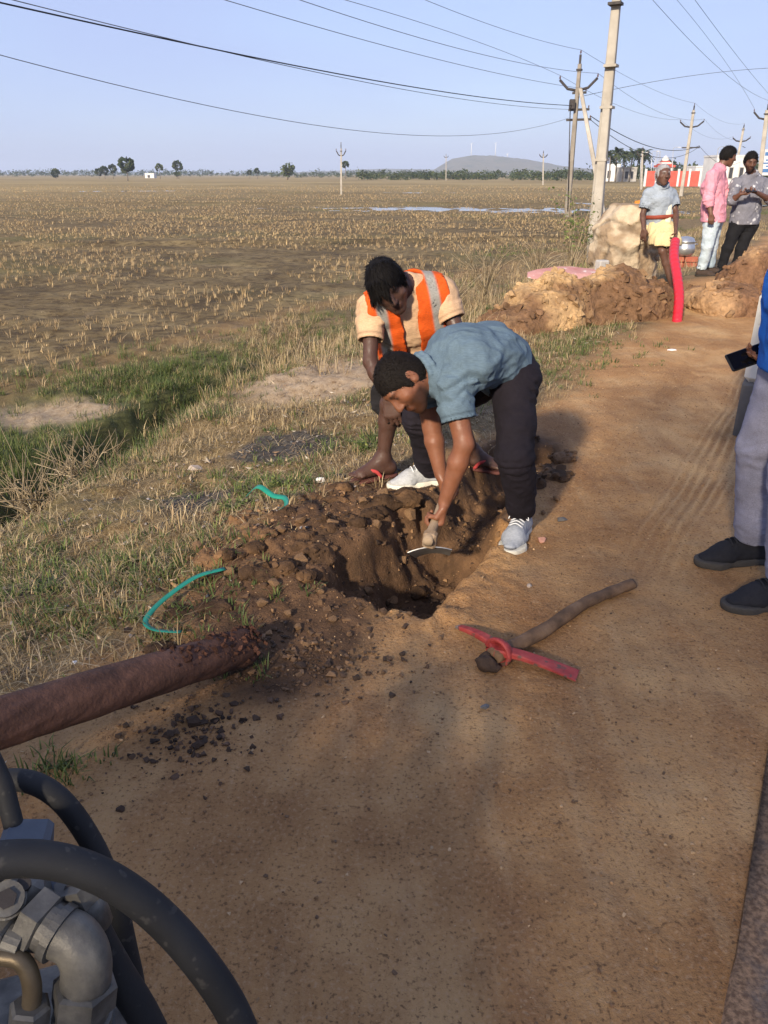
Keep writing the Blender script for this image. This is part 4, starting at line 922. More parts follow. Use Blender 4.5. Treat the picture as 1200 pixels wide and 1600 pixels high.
def hair_mesh(c, u, f, s, thick, seed, front=.060, vox=.005, spikes=0, back=0., rough_amp=.004, strands=3000, slen=.012, lift=.7):
    r = unit(np.cross(f, u)); f = unit(np.cross(u, r)); ax = (r, f, u); P = lambda a, b, d: c + s * (r * a + f * b + u * d)
    v = Vol([c], .17 * s, vox); p0 = P(0, .085, front); n = -(u * .74 - f * .66)
    t = thick
    v.ell(P(0, -.008, .028), ax, A([.075 + t, .096 + t, .090 + t * 1.25]) * s, 0, cuts=[(p0, n), (P(0, 0, -.062 - back), -u)])
    if back >= 0: v.ell(P(0, -.03, -.005), ax, A([.074 + t, .074 + t, .085]) * s, .02, cuts=[(P(0, .02, 0), f), (P(0, 0, -.07 - back), -u)])
    rng = np.random.default_rng(seed)
    for q in range(spikes):
        a = rng.uniform(-1.9, 1.9); rad = P(math.sin(a) * .070, .085 * math.cos(a) * .95, .062 - .035 * (1 - math.cos(a)))
        d = unit(f * math.cos(a) * .55 + r * math.sin(a) * .55 - u * rng.uniform(.5, 1.2)); top = rad + u * .025 - f * .01
        v.cone(top, rad + d * .02, .016, .010, .008); v.cone(rad + d * .02, rad + d * (.045 + .035 * rng.random()), .010, .003, .004)
    v.ell(P(0, -.006, .020), ax, A([.068, .088, .080]) * s, .004, 's')
    def fr(x, y, z):
        return rough_amp * (fbm3(x * 70, y * 70, z * 70, seed, 2) - .5) * 2 + rough_amp * .8 * (fbm3(x * 160, y * 160, z * 60, seed + 3, 1) - .5)
    for q in (-1, 1): v.ell(P(q * .072, .022, .004), ax, A([.008 + t * .4, .016, .030]) * s, .008)
    v.disp(fr); V_, Q = v.mesh()
    # strands standing off the cap, combed down and back
    fn_ = np.cross(V_[Q[:, 2]] - V_[Q[:, 0]], V_[Q[:, 3]] - V_[Q[:, 1]]); nn = np.zeros_like(V_)
    for i in range(4): np.add.at(nn, Q[:, i], fn_)
    nn /= np.linalg.norm(nn, axis=1)[:, None] + 1e-12; d = V_ - c; out = (np.einsum('ij,ij->i', nn, d) > .02)
    n = strands; i = rng.choice(np.nonzero(out)[0], n); p = V_[i] - nn[i] * .002 + rng.normal(0, vox * .4, (n, 3)); L = slen * rng.uniform(.5, 1.2, n)
    fl = -u * .5 - f * .25; fl = fl - nn[i] * (nn[i] @ fl)[:, None]; fl /= np.linalg.norm(fl, axis=1)[:, None] + 1e-9
    if spikes: ff_ = f * .6 - u * .6; fr2 = ff_ - nn[i] * (nn[i] @ ff_)[:, None]; fl = np.where((d[i] @ f > -.02)[:, None], fr2, fl)
    dr = nn[i] * lift + fl + rng.normal(0, .12 if spikes else .3, (n, 3)); dr /= np.linalg.norm(dr, axis=1)[:, None]; sd_ = np.cross(dr, nn[i] + .01); sd_ /= np.linalg.norm(sd_, axis=1)[:, None] + 1e-9
    w_ = np.maximum(.0012, vox * .22); S = np.stack([p - sd_ * w_, p + sd_ * w_, p + dr * L[:, None] * .6 + sd_ * w_ * .6, p + dr * L[:, None] + fl * L[:, None] * .3], 1).reshape(-1, 3)
    T = np.arange(n)[:, None] * 4 + A([0, 1, 2, 3]) + len(V_)
    return np.concatenate([V_, S]), np.concatenate([Q, T])
def add_hand(v, W, d, n, thumb, curl, s=1., k=.006, spread=.05, pinch=0.):
    """d towards the fingers, n where the palm faces, thumb = unit vector of the thumb side"""
    d = unit(d); n = unit(n - d * (A(n) @ d)); lat = unit(np.cross(d, n)); lat = lat * (1 if lat @ A(thumb) >= 0 else -1)
    kn = []
    for q, o in enumerate((.030, .010, -.011, -.031)):
        K = W + s * (d * (.088 - .006 * abs(q - 1.2)) + lat * o); kn.append(K); v.cone(W + s * (d * .012 + lat * o * .55), K, .0145 * s, .0120 * s, .014)
    for q, K in enumerate(kn):
        L = (.96, 1.06, 1.0, .80)[q]; p = K; a = 0; dd = d + lat * spread * (1.5 - q)
        for (ln, da, r0, r1) in ((.043, .75, .0098, .0090), (.027, .95, .0090, .0082), (.021, .55, .0082, .0068)):
            a += da * curl * (1 + .06 * q); e = unit(unit(dd) * math.cos(a) + n * math.sin(a)); e_ = p + e * ln * L * s; v.cone(p, e_, r0 * s, r1 * s, .004); p = e_
    b = W + s * (d * .022 + lat * .026 + n * .006); m = b + s * .042 * unit(d * (.62 + .25 * curl) + lat * (.62 - .38 * curl) + n * (.2 + .22 * curl)); e = m + s * .028 * unit(d * (.85 - .55 * curl) - lat * .45 * curl + n * (.3 + .45 * curl)); t = e + s * .022 * unit(d * (.7 - .65 * curl) - lat * .8 * curl + n * (.3 + .1 * curl))
    v.cone(b, m, .0155 * s, .0120 * s, .010); v.cone(m, e, .0118 * s, .0102 * s, .005); v.cone(e, t, .0102 * s, .0078 * s, .004)
def add_arm(v, sh, el, wr, s=1., thin=1.):
    v.cone(sh, el, .050 * s * thin, .039 * s * thin, .02); m = lerp(el, wr, .3); v.cone(el, m, .039 * s * thin, .042 * s * thin, .015); v.cone(m, wr, .042 * s * thin, .027 * s * thin, .012)
def add_leg(v, hp, kn, an_, s=1., thin=1.):
    v.cone(hp, kn, .086 * s * thin, .056 * s * thin, .03); bk = unit(np.cross(np.cross(an_ - kn, hp - kn), an_ - kn)) if np.linalg.norm(np.cross(an_ - kn, hp - kn)) > 1e-4 else A([0, 0, 0])
    m = lerp(kn, an_, .32) + bk * .012; v.cone(kn, m, .054 * s * thin, .056 * s * thin, .02); v.cone(m, an_, .054 * s * thin, .036 * s * thin, .02)
def add_foot(v, an_, toe, s=1.):
    """bare foot: heel, arch, five toes; an_ ankle centre, toe direction along the ground"""
    d = unit(A([toe[0] - an_[0], toe[1] - an_[1], 0])); lat = A([-d[1], d[0], 0]); z0 = toe[2]
    heel = A([an_[0], an_[1], z0]) - d * .035 + A([0, 0, .032]); ball = heel + d * .165 - A([0, 0, .010])
    v.cone(an_, heel, .037 * s, .034 * s, .02); v.cone(heel, ball, .032 * s, .022 * s, .03, side=lat, wide=1.35); v.cone(an_, ball, .034 * s, .02 * s, .03)
    for q in range(5):
        b = ball + lat * (q - 2) * .017 + d * (.006 - .006 * abs(q - 1.5)); v.cone(b, b + d * (.045 - .006 * q) - A([0, 0, .006]), .0115 - .0012 * q, .009 - .001 * q, .004)
def torso(v, J, s=1., inf=0., k=.05, belly=0., low=0., lowflare=0.):
    """pelvis -> waist -> chest -> shoulders, flattened front to back"""
    hs = unit(J['hipL'] - J['hipR']); ss_ = unit(J['shL'] - J['shR']); ms = unit(hs + ss_)
    v.cone(J['pel'], J['waist'], (.112 + inf + lowflare) * s, (.104 + belly + inf) * s, k, side=hs, wide=1.38)
    v.cone(J['waist'], J['chest'], (.104 + belly + inf) * s, (.118 + inf) * s, k, side=ms, wide=1.34)
    up = lerp(J['shL'], J['shR'], .5); v.cone(J['chest'], lerp(J['chest'], up, .75), (.118 + inf) * s, (.085 + inf) * s, k, side=ss_, wide=1.45)
    v.cone(lerp(J['shL'], J['shR'], .18), lerp(J['shL'], J['shR'], .82), (.056 + inf) * s, (.056 + inf) * s, k)
    v.cone(J['neck'], lerp(J['shL'], up, .25), (.05 + inf) * s, (.05 + inf * .8) * s, k * .8); v.cone(J['neck'], lerp(J['shR'], up, .25), (.05 + inf) * s, (.05 + inf * .8) * s, k * .8)
def shoe_meshes(parent, ankle, toe, z0, cu, cs, s=1., patch=None, lace=(.6, .6, .6), vox=.005, mu=None):
    """trainer: upper, sole and laces; toe gives the direction"""
    d = unit(A([toe[0] - ankle[0], toe[1] - ankle[1], 0])); lat = A([-d[1], d[0], 0]); up = A([0, 0, 1.])
    H0 = A([ankle[0], ankle[1], z0]) - d * .055 * s; P = lambda a, b, c: H0 + s * (d * a + lat * b + up * c)
    v = Vol([P(-.02, 0, 0), P(.30, 0, .13)], .07, vox)
    v.cone(P(.022, 0, .050), P(.18, 0, .040), .038 * s, .037 * s, .03, side=lat, wide=1.08); v.cone(P(.18, 0, .038), P(.250, .002, .028), .037 * s, .021 * s, .03, side=lat, wide=1.35)
    v.cone(P(.035, 0, .06), P(.045, 0, .105), .042 * s, .040 * s, .02, cuts=[(P(.04, 0, .098), up - d * .25)]); v.cone(P(.06, 0, .085), P(.16, 0, .062), .036 * s, .034 * s, .02)
    v.cone(P(.045, 0, .07), P(.035, 0, .16), .030 * s, .034 * s, .004, 's')
    v.F = np.maximum(v.F, ((z0 + .016 * s) - v.ax[2][None, None, :]).astype(np.float32))
    v.disp(folds(.0015, 40, 3)); V_, Q = v.mesh(); q = (V_ - H0) / s; a = q @ d; b_ = q @ lat; h = q[:, 2]
    col = np.tile(A(cu, float), (len(V_), 1))
    if patch is not None: m = sst(.245, .252, a) * (1 - sst(.034, .04, h)); col = col * (1 - m[:, None]) + A(patch) * m[:, None]
    m = (sst(.068, .075, a) * (1 - sst(.155, .165, a)) * (1 - sst(.018, .022, np.abs(b_))) * sst(.07, .074, h))[:, None]; col = col * (1 - m) + A(cu) * .45 * m
    sh = mobj('shoe', V_, Q, mu or M_CLOTHV, parent, attrs={'Col': col})
    v = Vol([P(-.03, 0, 0), P(.30, 0, .03)], .07, vox)
    v.cone(P(.020, 0, .014), P(.11, .0, .012), .043 * s, .038 * s, .03, side=lat, wide=1.05); v.cone(P(.11, 0, .012), P(.215, .004, .014), .038 * s, .049 * s, .03, side=lat, wide=1.06); v.cone(P(.21, .004, .014), P(.258, .004, .020), .046 * s, .030 * s, .03, side=lat, wide=1.2)
    z = v.ax[2][None, None, :]; lim = np.maximum(z0 - z + .0, z - (z0 + .031 * s)) * np.ones((v.n[0], v.n[1], 1), np.float32); v.F = np.maximum(v.F, lim)
    V_, Q = v.mesh(); mobj('sole', V_, Q, M_CLOTHV, sh, attrs={'Col': np.tile(A(cs, float), (len(V_), 1))})
    g = Geo()
    for q in range(5):
        a = .082 + .019 * q; zc = .1215 - .235 * (a - .082)
        g.add(*tube(spline([P(a, -.030, zc - .016), P(a + .004, 0, zc + .001), P(a, .030, zc - .016)], 7), .0032 * s, 5))
    g.add(*tube(spline([P(.09, 0, .122), P(.10, .03, .130), P(.115, .045, .105), P(.10, .015, .118)], 10), .0026 * s, 5)); g.add(*tube(spline([P(.09, 0, .122), P(.10, -.03, .130), P(.115, -.042, .100)], 8), .0026 * s, 5))
    g.build('laces', mono(lace), sh)
_mono = {}
def mono(c, rough=.8):
    k = tuple(round(x, 4) for x in c) + (rough,)
    if k not in _mono: _mono[k] = pmat('plain_' + '_'.join(str(int(x * 1000)) for x in c), tuple(x * .88 for x in c), tuple(min(1, x * 1.12) for x in c), 14, rough, .15, 120, .001)
    return _mono[k]
def cloth_mat(name, weave=900., rough=.85, lo=.82, hi=1.12, wr=.5, wscale=11):
    """woven cloth over a painted colour: fine weave, soft creases, slight fading"""
    m, nt, b, co = base_mat(name, rough, 0, .2); b.inputs['Sheen Weight'].default_value = 0
    k = ramp(nt, nz(nt, co, 9, 5, .6), [(.3, (lo,) * 3), (.7, (hi,) * 3)]); nt.links.new(mixc(nt, 1., attr(nt, 'Col').outputs['Color'], k, 'MULTIPLY'), b.inputs['Base Color'])
    mph = _n(nt, 'ShaderNodeMapping'); mph.inputs['Scale'].default_value = (40, 300, 300); nt.links.new(co, mph.inputs['Vector'])
    hz_ = ramp(nt, nz(nt, mph.outputs[0], 1., 3, .6), [(.35, (.86,) * 3), (.65, (1.14,) * 3)]); nt.links.new(mixc(nt, 1., mixc(nt, 1., attr(nt, 'Col').outputs['Color'], k, 'MULTIPLY'), hz_, 'MULTIPLY'), b.inputs['Base Color'])
    bn = bump(nt, nz(nt, co, wscale, 3, .5, .8), wr, .012); nt.links.new(bump(nt, nz(nt, co, weave, 2, .5), .25, .0006, bn), b.inputs['Normal']); return m
M_CLOTHV = cloth_mat('woven_cloth'); M_DENIM = cloth_mat('trouser_cloth', 700, .9, .8, 1.15, .7, 9)
M_SKIN, nt, b, co = base_mat('skin', .52, 0, .4); b.inputs['Subsurface Weight'].default_value = .08; b.inputs['Subsurface Radius'].default_value = (.008, .003, .002)
k = ramp(nt, nz(nt, co, 18, 5, .6), [(.3, (.85,) * 3), (.7, (1.1,) * 3)]); nt.links.new(mixc(nt, 1., attr(nt, 'Col').outputs['Color'], k, 'MULTIPLY'), b.inputs['Base Color']); bs_ = bump(nt, nz(nt, co, 26, 4, .6, .6), .35, .006); nt.links.new(bump(nt, nz(nt, co, 260, 3, .5), .25, .001, bs_), b.inputs['Normal']); nt.links.new(ramp(nt, nz(nt, co, 30, 4), [(.35, (.42,) * 3), (.65, (.75,) * 3)]), b.inputs['Roughness'])
M_HAIR, nt, b, co = base_mat('hair', .75, 0, .12)
k = ramp(nt, nz(nt, co, 60, 3, .6), [(.3, (.75,) * 3), (.7, (1.3,) * 3)]); nt.links.new(mixc(nt, 1., attr(nt, 'Col').outputs['Color'], k, 'MULTIPLY'), b.inputs['Base Color']); nt.links.new(bump(nt, nz(nt, co, 300, 3, .6), .2, .001), b.inputs['Normal'])

def person(label, J, o):
    """one figure. J joints (world), o options"""
    s = o.get('s', 1.); vox = o.get('vox', .007); base = A(o['base'], float)
    t = thing('person', label, 'person', base); hc, hu, hf = J['head'], unit(J['hup']), unit(J['hface']); hs_ = o.get('hs', 1.)
    pts = [v for k, v in J.items() if k not in ('hup', 'hface')]
    v = Vol(np.array(pts), .22, vox); torso(v, J, s); add_head(v, hc, hu, hf, J['neck'], hs_)
    for q in 'LR':
        add_arm(v, J['sh' + q], J['el' + q], J['wr' + q], s, o.get('thin', 1.)); d, n, th, cu = o['hand' + q]; add_hand(v, J['wr' + q], d, n, th, cu, s)
        add_leg(v, J['hip' + q], J['kn' + q], J['an' + q], s, o.get('thin', 1.))
        if o.get('bare'): add_foot(v, J['an' + q], J['toe' + q], s)
    V_, Q = v.mesh(); sk = A(o['skin'], float); col = np.tile(sk, (len(V_), 1)); a, f_, u_ = head_coords(V_, hc, hu, hf, hs_)
    def paint(m, c, w_=1.):
        nonlocal col; m = np.clip(m, 0, 1)[:, None] * w_; col = col * (1 - m) + A(c) * m
    inh = (np.abs(a) < .1) & (np.abs(u_) < .15) & (f_ > -.02) & (f_ < .14)
    if o.get('beard'): paint(inh * sst(-.035, -.055, u_) * sst(-.01, .02, f_) * (1 - np.exp(-((a / .024) ** 2 + ((u_ + .064) / .010) ** 2))), sk * .18, o['beard'])
    if o.get('beard'): paint(inh * np.exp(-((u_ + .046) / .006) ** 2) * (np.abs(a) < .028) * sst(.07, .09, f_), sk * .15, o['beard'])
    paint(inh * np.exp(-((a / .022) ** 2 + ((u_ + .064) / .011) ** 2)) * sst(.06, .08, f_), sk * A([.75, .5, .5]), .7)
    for q in (-1, 1):
        paint(inh * np.exp(-(((a - q * .032) / .018) ** 4 + ((u_ - .030 + .2 * np.abs(a - q * .03)) / .006) ** 2)) * sst(.05, .07, f_), o['haircol'], .9)
        paint(inh * np.exp(-(((a - q * .032) / .013) ** 4 + ((u_ - .006) / .0055) ** 4)) * sst(.05, .07, f_), (.02, .012, .01), .9)
    for hh, (d, n, th, cu) in ((J['wrL'], o['handL']), (J['wrR'], o['handR'])): pass
    mobj('body', V_, Q, M_SKIN, t, attrs={'Col': col})
    hv, hq = hair_mesh(hc, hu, hf, hs_, o.get('hair', .008), o.get('seed', 1), o.get('front', .060), max(.005, vox * .8), o.get('spikes', 0), o.get('hback', 0), o.get('hamp', .004), o.get('strands', 2500), o.get('slen', .016), o.get('lift', .7))
    mobj('hair', hv, hq, M_HAIR, t, attrs={'Col': np.tile(A(o['haircol'], float), (len(hv), 1))})
    return t
def shirt(t, J, o, name='shirt'):
    s = o.get('s', 1.); inf = o.get('inf', .014); vox = o.get('vox', .007); pts = [J[k] for k in ('pel', 'waist', 'chest', 'neck', 'shL', 'shR', 'elL', 'elR')]
    fr = o.get('sleeve', .6)
    if fr > 1: pts += [J['wrL'], J['wrR']]
    dn = unit(J['pel'] - J['waist']); hem = J['pel'] + dn * o.get('hem', .08); pts.append(hem)
    v = Vol(np.array(pts), .22, vox); torso(v, J, s, inf, belly=o.get('belly', 0.))
    hs = unit(J['hipL'] - J['hipR']); v.cone(J['waist'], hem, (.104 + inf + o.get('belly', 0.)) * s, (.118 + inf + o.get('flare', .01)) * s, .05, side=hs, wide=1.38)
    # flat hem, open neck
    x, y, z = v.ax[0][:, None, None], v.ax[1][None, :, None], v.ax[2][None, None, :]
    hd = o.get('hemdir', dn); v.F = np.maximum(v.F, ((x - hem[0]) * hd[0] + (y - hem[1]) * hd[1] + (z - hem[2]) * hd[2]).astype(np.float32))
    v.cone(lerp(J['waist'], hem, .6), hem + dn * .08, .10 * s, (.118 + inf + o.get('flare', .01) - .012) * s, .005, 's', side=hs, wide=1.38)
    for q in 'LR':
        sh, el, wr = J['sh' + q], J['el' + q], J['wr' + q]; r0 = (.058 + inf) * s; sw = o.get('sw', .062) * s
        if fr <= 1:
            e = lerp(sh, el, fr); v.cone(sh, lerp(sh, el, min(1, fr + .15)), r0, sw, .035, cuts=[(e, el - sh)]); v.cone(lerp(sh, el, fr - .12), lerp(sh, el, fr + .2), sw - .012, sw - .004, .003, 's')
        else:
            e = lerp(el, wr, fr - 1); v.cone(sh, el, r0, sw * .92, .035); v.cone(el, lerp(el, wr, min(1, fr - 1 + .1)), sw * .9, sw * .74, .03, cuts=[(e, wr - el)]); v.cone(lerp(el, wr, fr - 1 - .12), lerp(el, wr, fr - 1 + .2), sw * .62, sw * .70, .003, 's')
    nk = J['neck']; hd_ = unit(J['head'] - nk); ff = o.get('front'); 
    v.cone(nk - hd_ * .02, nk + hd_ * .12, .058 * s, .066 * s, .008, 's')
    if o.get('collar', True):
        u = unit(np.cross(hd_, unit(J['shL'] - J['shR']))); w_ = unit(np.cross(u, hd_)); a = np.linspace(0, 2 * np.pi, 15); c0 = nk + hd_ * .030
        for i in range(14):
            if ff is not None:
                m_ = unit(u * math.cos((a[i] + a[i + 1]) / 2) + w_ * math.sin((a[i] + a[i + 1]) / 2))
                if m_ @ ff > .93: continue
            pA, pB = [c0 + (u * math.cos(q) + w_ * math.sin(q)) * .079 * s for q in (a[i], a[i + 1])]
            v.cone(pA, pB, .0115, .0115, .006); v.cone(pA - hd_ * .018 + (pA - c0) * .12, pB - hd_ * .018 + (pB - c0) * .12, .0095, .0095, .006)
    st = o.get('stretch', (1, 1, 1)); am = o.get('fold', .006)
    hems = [(hem, hd, .4)] + [((lerp(J['sh' + q], J['el' + q], fr), J['el' + q] - J['sh' + q], .13) if fr <= 1 else (lerp(J['el' + q], J['wr' + q], fr - 1), J['wr' + q] - J['el' + q], .11)) for q in 'LR'] + [(nk + hd_ * .02, hd_, .12)]
    v.fold(folds(am, 9, o.get('seed', 3), st), hems); v.fold(folds(am * .45, 24, o.get('seed', 3) + 9, st), hems)
    for q in 'LR':
        if fr > 1: v.fold(limbfold(J['sh' + q], J['el' + q], .9, .25, .04, .006, 3), hems); v.fold(limbfold(J['el' + q], J['wr' + q], .15, .25, .04, .005, 4), hems)
        else: v.fold(limbfold(J['sh' + q], J['el' + q], .1, .3, .05, .005, 3), hems)
    for (t0, w0) in o.get('drag', ()): v.fold(limbfold(J['pel'], J['neck'], t0, w0, .06, .006, 9), hems)
    V_, Q = v.mesh(); c = o['col']; col = c(V_) if callable(c) else np.tile(A(c, float), (len(V_), 1))
    for q in 'LR':
        if fr <= 1: e, dd = lerp(J['sh' + q], J['el' + q], fr), unit(J['el' + q] - J['sh' + q]); tt = (V_ - e) @ dd; m = np.exp(-((tt + .022) / .0045) ** 2) * (np.linalg.norm(V_ - e, axis=1) < .12); col = col * (1 - .4 * m[:, None])
    return mobj(name, V_, Q, o.get('mat', M_CLOTHV), t, attrs={'Col': col})
def trousers(t, J, o, name='trousers'):
    s = o.get('s', 1.); inf = o.get('inf', .012); vox = o.get('vox', .007); fr = o.get('len', .96)
    pts = [J[k] for k in ('pel', 'waist', 'hipL', 'hipR', 'knL', 'knR', 'anL', 'anR')]; v = Vol(np.array(pts), .2, vox); hs = unit(J['hipL'] - J['hipR'])
    top = lerp(J['pel'], J['waist'], o.get('rise', .55)); v.cone(J['pel'], top, (.112 + inf) * s, (.106 + inf) * s, .05, side=hs, wide=1.38, cuts=[(top, J['waist'] - J['pel'])])
    rk, rc = o.get('rk', .070) * s, o.get('rc', .066) * s
    for q in 'LR':
        hp, kn, an_ = J['hip' + q], J['kn' + q], J['an' + q]
        if fr > 0:
            e = lerp(kn, an_, fr); v.cone(hp, kn, (.092 + inf) * s, rk, .045); v.cone(kn, lerp(kn, an_, 1.05), rk, rc, .03, cuts=[(e, an_ - kn)]); v.cone(lerp(kn, an_, fr - .1), lerp(kn, an_, fr + .2), rc - .011, rc - .006, .003, 's')
        else:
            e = lerp(hp, kn, 1 + fr); v.cone(hp, lerp(hp, kn, 1.1 + fr), (.092 + inf) * s, rk * 1.25, .045, cuts=[(e, kn - hp)])
    am = o.get('fold', .008); hems = [(top, J['waist'] - J['pel'], .25)] + [(lerp(J['kn' + q], J['an' + q], fr), J['an' + q] - J['kn' + q], .13) for q in 'LR' if fr > 0]
    v.fold(folds(am, 5.5, o.get('seed', 5), (1, 1, 1.3)), hems); v.fold(folds(am * .3, 20, o.get('seed', 5) + 9, (1, 1, 1.5)), hems)
    if fr > 0:
        for q in 'LR': v.fold(limbfold(J['kn' + q], J['an' + q], .02, .14, .045, am * .42, 7), hems); v.fold(limbfold(J['kn' + q], J['an' + q], .9, .12, .034, am * .4, 8), hems); v.fold(limbfold(J['hip' + q], J['kn' + q], .2, .2, .06, am * .5, 9), hems)
    V_, Q = v.mesh(); c = o['col']; col = c(V_) if callable(c) else np.tile(A(c, float), (len(V_), 1))
    return mobj(name, V_, Q, o.get('mat', M_DENIM), t, attrs={'Col': col})
# ------------------------------------------------------------------ people
V3 = lambda *a: A(a, float)
# --- man in the blue polo shirt, bent double over the hole
HOE0, HOE1 = V3(.185, 2.79, .120), V3(.315, 3.26, .205)
hl = lerp(HOE0, HOE1, .22); hr_ = lerp(HOE0, HOE1, .66)
J = dict(pel=V3(.535, 3.28, .685), waist=V3(.450, 3.21, .755), chest=V3(.315, 3.11, .765), neck=V3(.172, 3.045, .715),
    shL=V3(.265, 2.975, .695), shR=V3(.155, 3.19, .680), elL=V3(.318, 2.89, .470), elR=V3(.205, 3.17, .455), wrL=hl + V3(.034, .0, .082), wrR=hr_ + V3(-.026, .01, .084),
    hipL=V3(.545, 3.180, .660), hipR=V3(.525, 3.37, .670), knL=V3(.535, 2.935, .400), knR=V3(.165, 3.40, .430), anL=V3(.600, 3.065, .095), anR=V3(.235, 3.585, .095),
    head=V3(.076, 2.985, .700), hup=V3(-.88, -.10, .46), hface=V3(-.34, -.52, -.78))
zl, zr = Hs(.58, 3.0), Hs(.2, 3.57)
pA = person('man in a blue polo shirt bent over the hole with a hoe', J, dict(base=(.42, 3.3, 0), skin=(.180, .069, .034), haircol=(.008, .006, .005), vox=.006, hair=.005, front=.046, beard=.9, seed=4, hamp=.001, strands=9000, slen=.007, lift=.9,
    handL=(V3(-.15, 0, -1), V3(-1, 0, 0), V3(0, -1, 0), 1.25), handR=(V3(.15, 0, -1), V3(1, 0, 0), V3(0, -1, 0), 1.25)))
shirt(pA, J, dict(vox=.006, col=(.094, .138, .176), inf=.008, sleeve=.60, sw=.072, hem=.035, flare=.006, fold=.007, drag=((.35, .12), (.75, .1)), seed=8, stretch=(.6, 1, 1.2), front=unit(V3(-.4, -.3, -.9)), hemdir=unit(V3(.75, .15, -.25))))
trousers(pA, J, dict(vox=.006, col=(.011, .0085, .0125), inf=.008, rk=.070, rc=.061, seed=12, rise=.75, fold=.009))
mobj('belt_pouch', *box(at(834, 574, 3.20), (.045, .06, .05), None, .012), mono((.012, .012, .013)), pA, smooth=False)
shoe_meshes(pA, V3(.600, 3.065, 0), V3(.52, 2.87, 0), zl - .004, (.30, .32, .35), (.58, .55, .46), 1.0, (.06, .06, .065), (.62, .63, .65))
shoe_meshes(pA, V3(.235, 3.585, 0), V3(.00, 3.51, 0), zr - .004, (.36, .37, .38), (.62, .59, .50), 1.0, (.30, .30, .31), (.62, .63, .65))

# --- young man in the orange vest, crouching behind him
J = dict(pel=V3(.185, 4.00, .50), waist=V3(.170, 3.93, .66), chest=V3(.135, 3.82, .82), neck=V3(.108, 3.735, .965),
    shL=V3(.272, 3.765, .940), shR=V3(-.060, 3.725, .865), elL=V3(.365, 3.68, .735), elR=V3(-.065, 3.60, .640), wrL=V3(.340, 3.60, .520), wrR=V3(.020, 3.50, .490),
    hipL=V3(.275, 3.98, .48), hipR=V3(.095, 3.98, .48), knL=V3(.335, 3.69, .430), knR=V3(.030, 3.62, .430), anL=V3(.480, 3.95, .085), anR=V3(-.005, 3.655, .085), toeL=V3(.66, 3.86, 0.0), toeR=V3(-.17, 3.56, 0.0),
    head=V3(.018, 3.620, .985), hup=V3(-.45, -.45, .76), hface=V3(.22, -.78, -.58))
J['toeL'][2] = Hs(.5, 3.93) + .022; J['toeR'][2] = Hs(-.05, 3.62) + .022; J['anL'][2] += J['toeL'][2]; J['anR'][2] += J['toeR'][2]
pB = person('young man in an orange safety vest crouching beside the hole', J, dict(base=(.15, 3.85, 0), skin=(.066, .031, .021), haircol=(.006, .005, .005), vox=.0065, hair=.012, front=.046, seed=14, spikes=14, hback=.02, hamp=.003, strands=12000, slen=.030, lift=.03, bare=True, thin=.86, hs=.98,
    handL=(V3(-.1, -.3, -1), V3(-.2, .9, -.3), V3(-1, 0, 0), .6), handR=(V3(.25, -.2, -1), V3(.2, .9, -.3), V3(1, 0, 0), .6)))
SB = dict(vox=.0065, col=(.50, .33, .20), inf=.010, sleeve=.60, sw=.062, hem=.02, fold=.006, seed=21, collar=False)
shirt(pB, J, SB, 'shirt')
trousers(pB, J, dict(vox=.0065, col=(.014, .013, .015), inf=.014, len=-.12, rk=.085, seed=22), 'shorts')
# vest: open-fronted, orange with grey reflective bands
sd = unit(J['shL'] - J['shR']); upv = unit(J['neck'] - J['pel']); fw = unit(np.cross(sd, upv)); fw = fw if fw @ V3(0, -1, 0) > 0 else -fw; upv = unit(np.cross(fw, sd)) * np.sign(unit(np.cross(fw, sd)) @ upv)
mid = lerp(J['shL'], J['shR'], .5)
v = Vol(np.array([J[k] for k in ('pel', 'waist', 'chest', 'neck', 'shL', 'shR')]), .2, .006); torso(v, J, 1., .028); v.cone(lerp(J['shL'], J['shR'], .02), lerp(J['shL'], J['shR'], .98), .079, .079, .05); v.cone(J['waist'], J['pel'] - upv * .04, .13, .15, .05, side=sd, wide=1.3)
inn = Vol(np.array([J[k] for k in ('pel', 'waist', 'chest', 'neck', 'shL', 'shR')]), .2, .006); torso(inn, J, 1., .016); inn.cone(lerp(J['shL'], J['shR'], -.02), lerp(J['shL'], J['shR'], 1.02), .068, .068, .05); inn.cone(J['waist'], J['pel'] - upv * .04, .118, .138, .05, side=sd, wide=1.3)
v.F = np.maximum(v.F, -inn.F)
x, y, z = v.ax[0][:, None, None] - mid[0], v.ax[1][None, :, None] - mid[1], v.ax[2][None, None, :] - mid[2]
ca = x * sd[0] + y * sd[1] + z * sd[2]; cb = x * fw[0] + y * fw[1] + z * fw[2]; cc = x * upv[0] + y * upv[1] + z * upv[2]
v.F = np.maximum(v.F, np.abs(ca) - (.195 + .12 * sst(-.12, -.3, cc)))                                   # armholes
v.F = np.maximum(v.F, np.minimum(cb + .015, (.036 + .012 * sst(-.12, .06, cc)) - np.abs(ca + .012)))      # open front
v.cone(J['neck'] - upv * .03, J['neck'] + upv * .16, .068, .085, .01, 's'); v.F = np.maximum(v.F, (-cc - .40))
v.disp(folds(.004, 10, 31)); V_, Q = v.mesh(); q = V_ - mid; a_, b_ = q @ sd, q @ fw
m = np.exp(-((np.abs(a_ + .006) - .128) / .025) ** 8)[:, None]; col = A([.54, .080, .010]) * (1 - m) + A([.25, .24, .22]) * m
mobj('safety_vest', V_, Q, M_CLOTHV, pB, attrs={'Col': col})
pend = J['neck'] + fw * .085 - upv * .03; mobj('pendant', *lathe([(.001, -.012), (.009, -.006), (.011, .0), (.007, .006), (.001, .008)], 10, pend + fw * .012 - upv * .04), pmat('silver', (.7, .7, .7), (.85, .85, .85), 20, .25, 0, metallic=.9), pB)
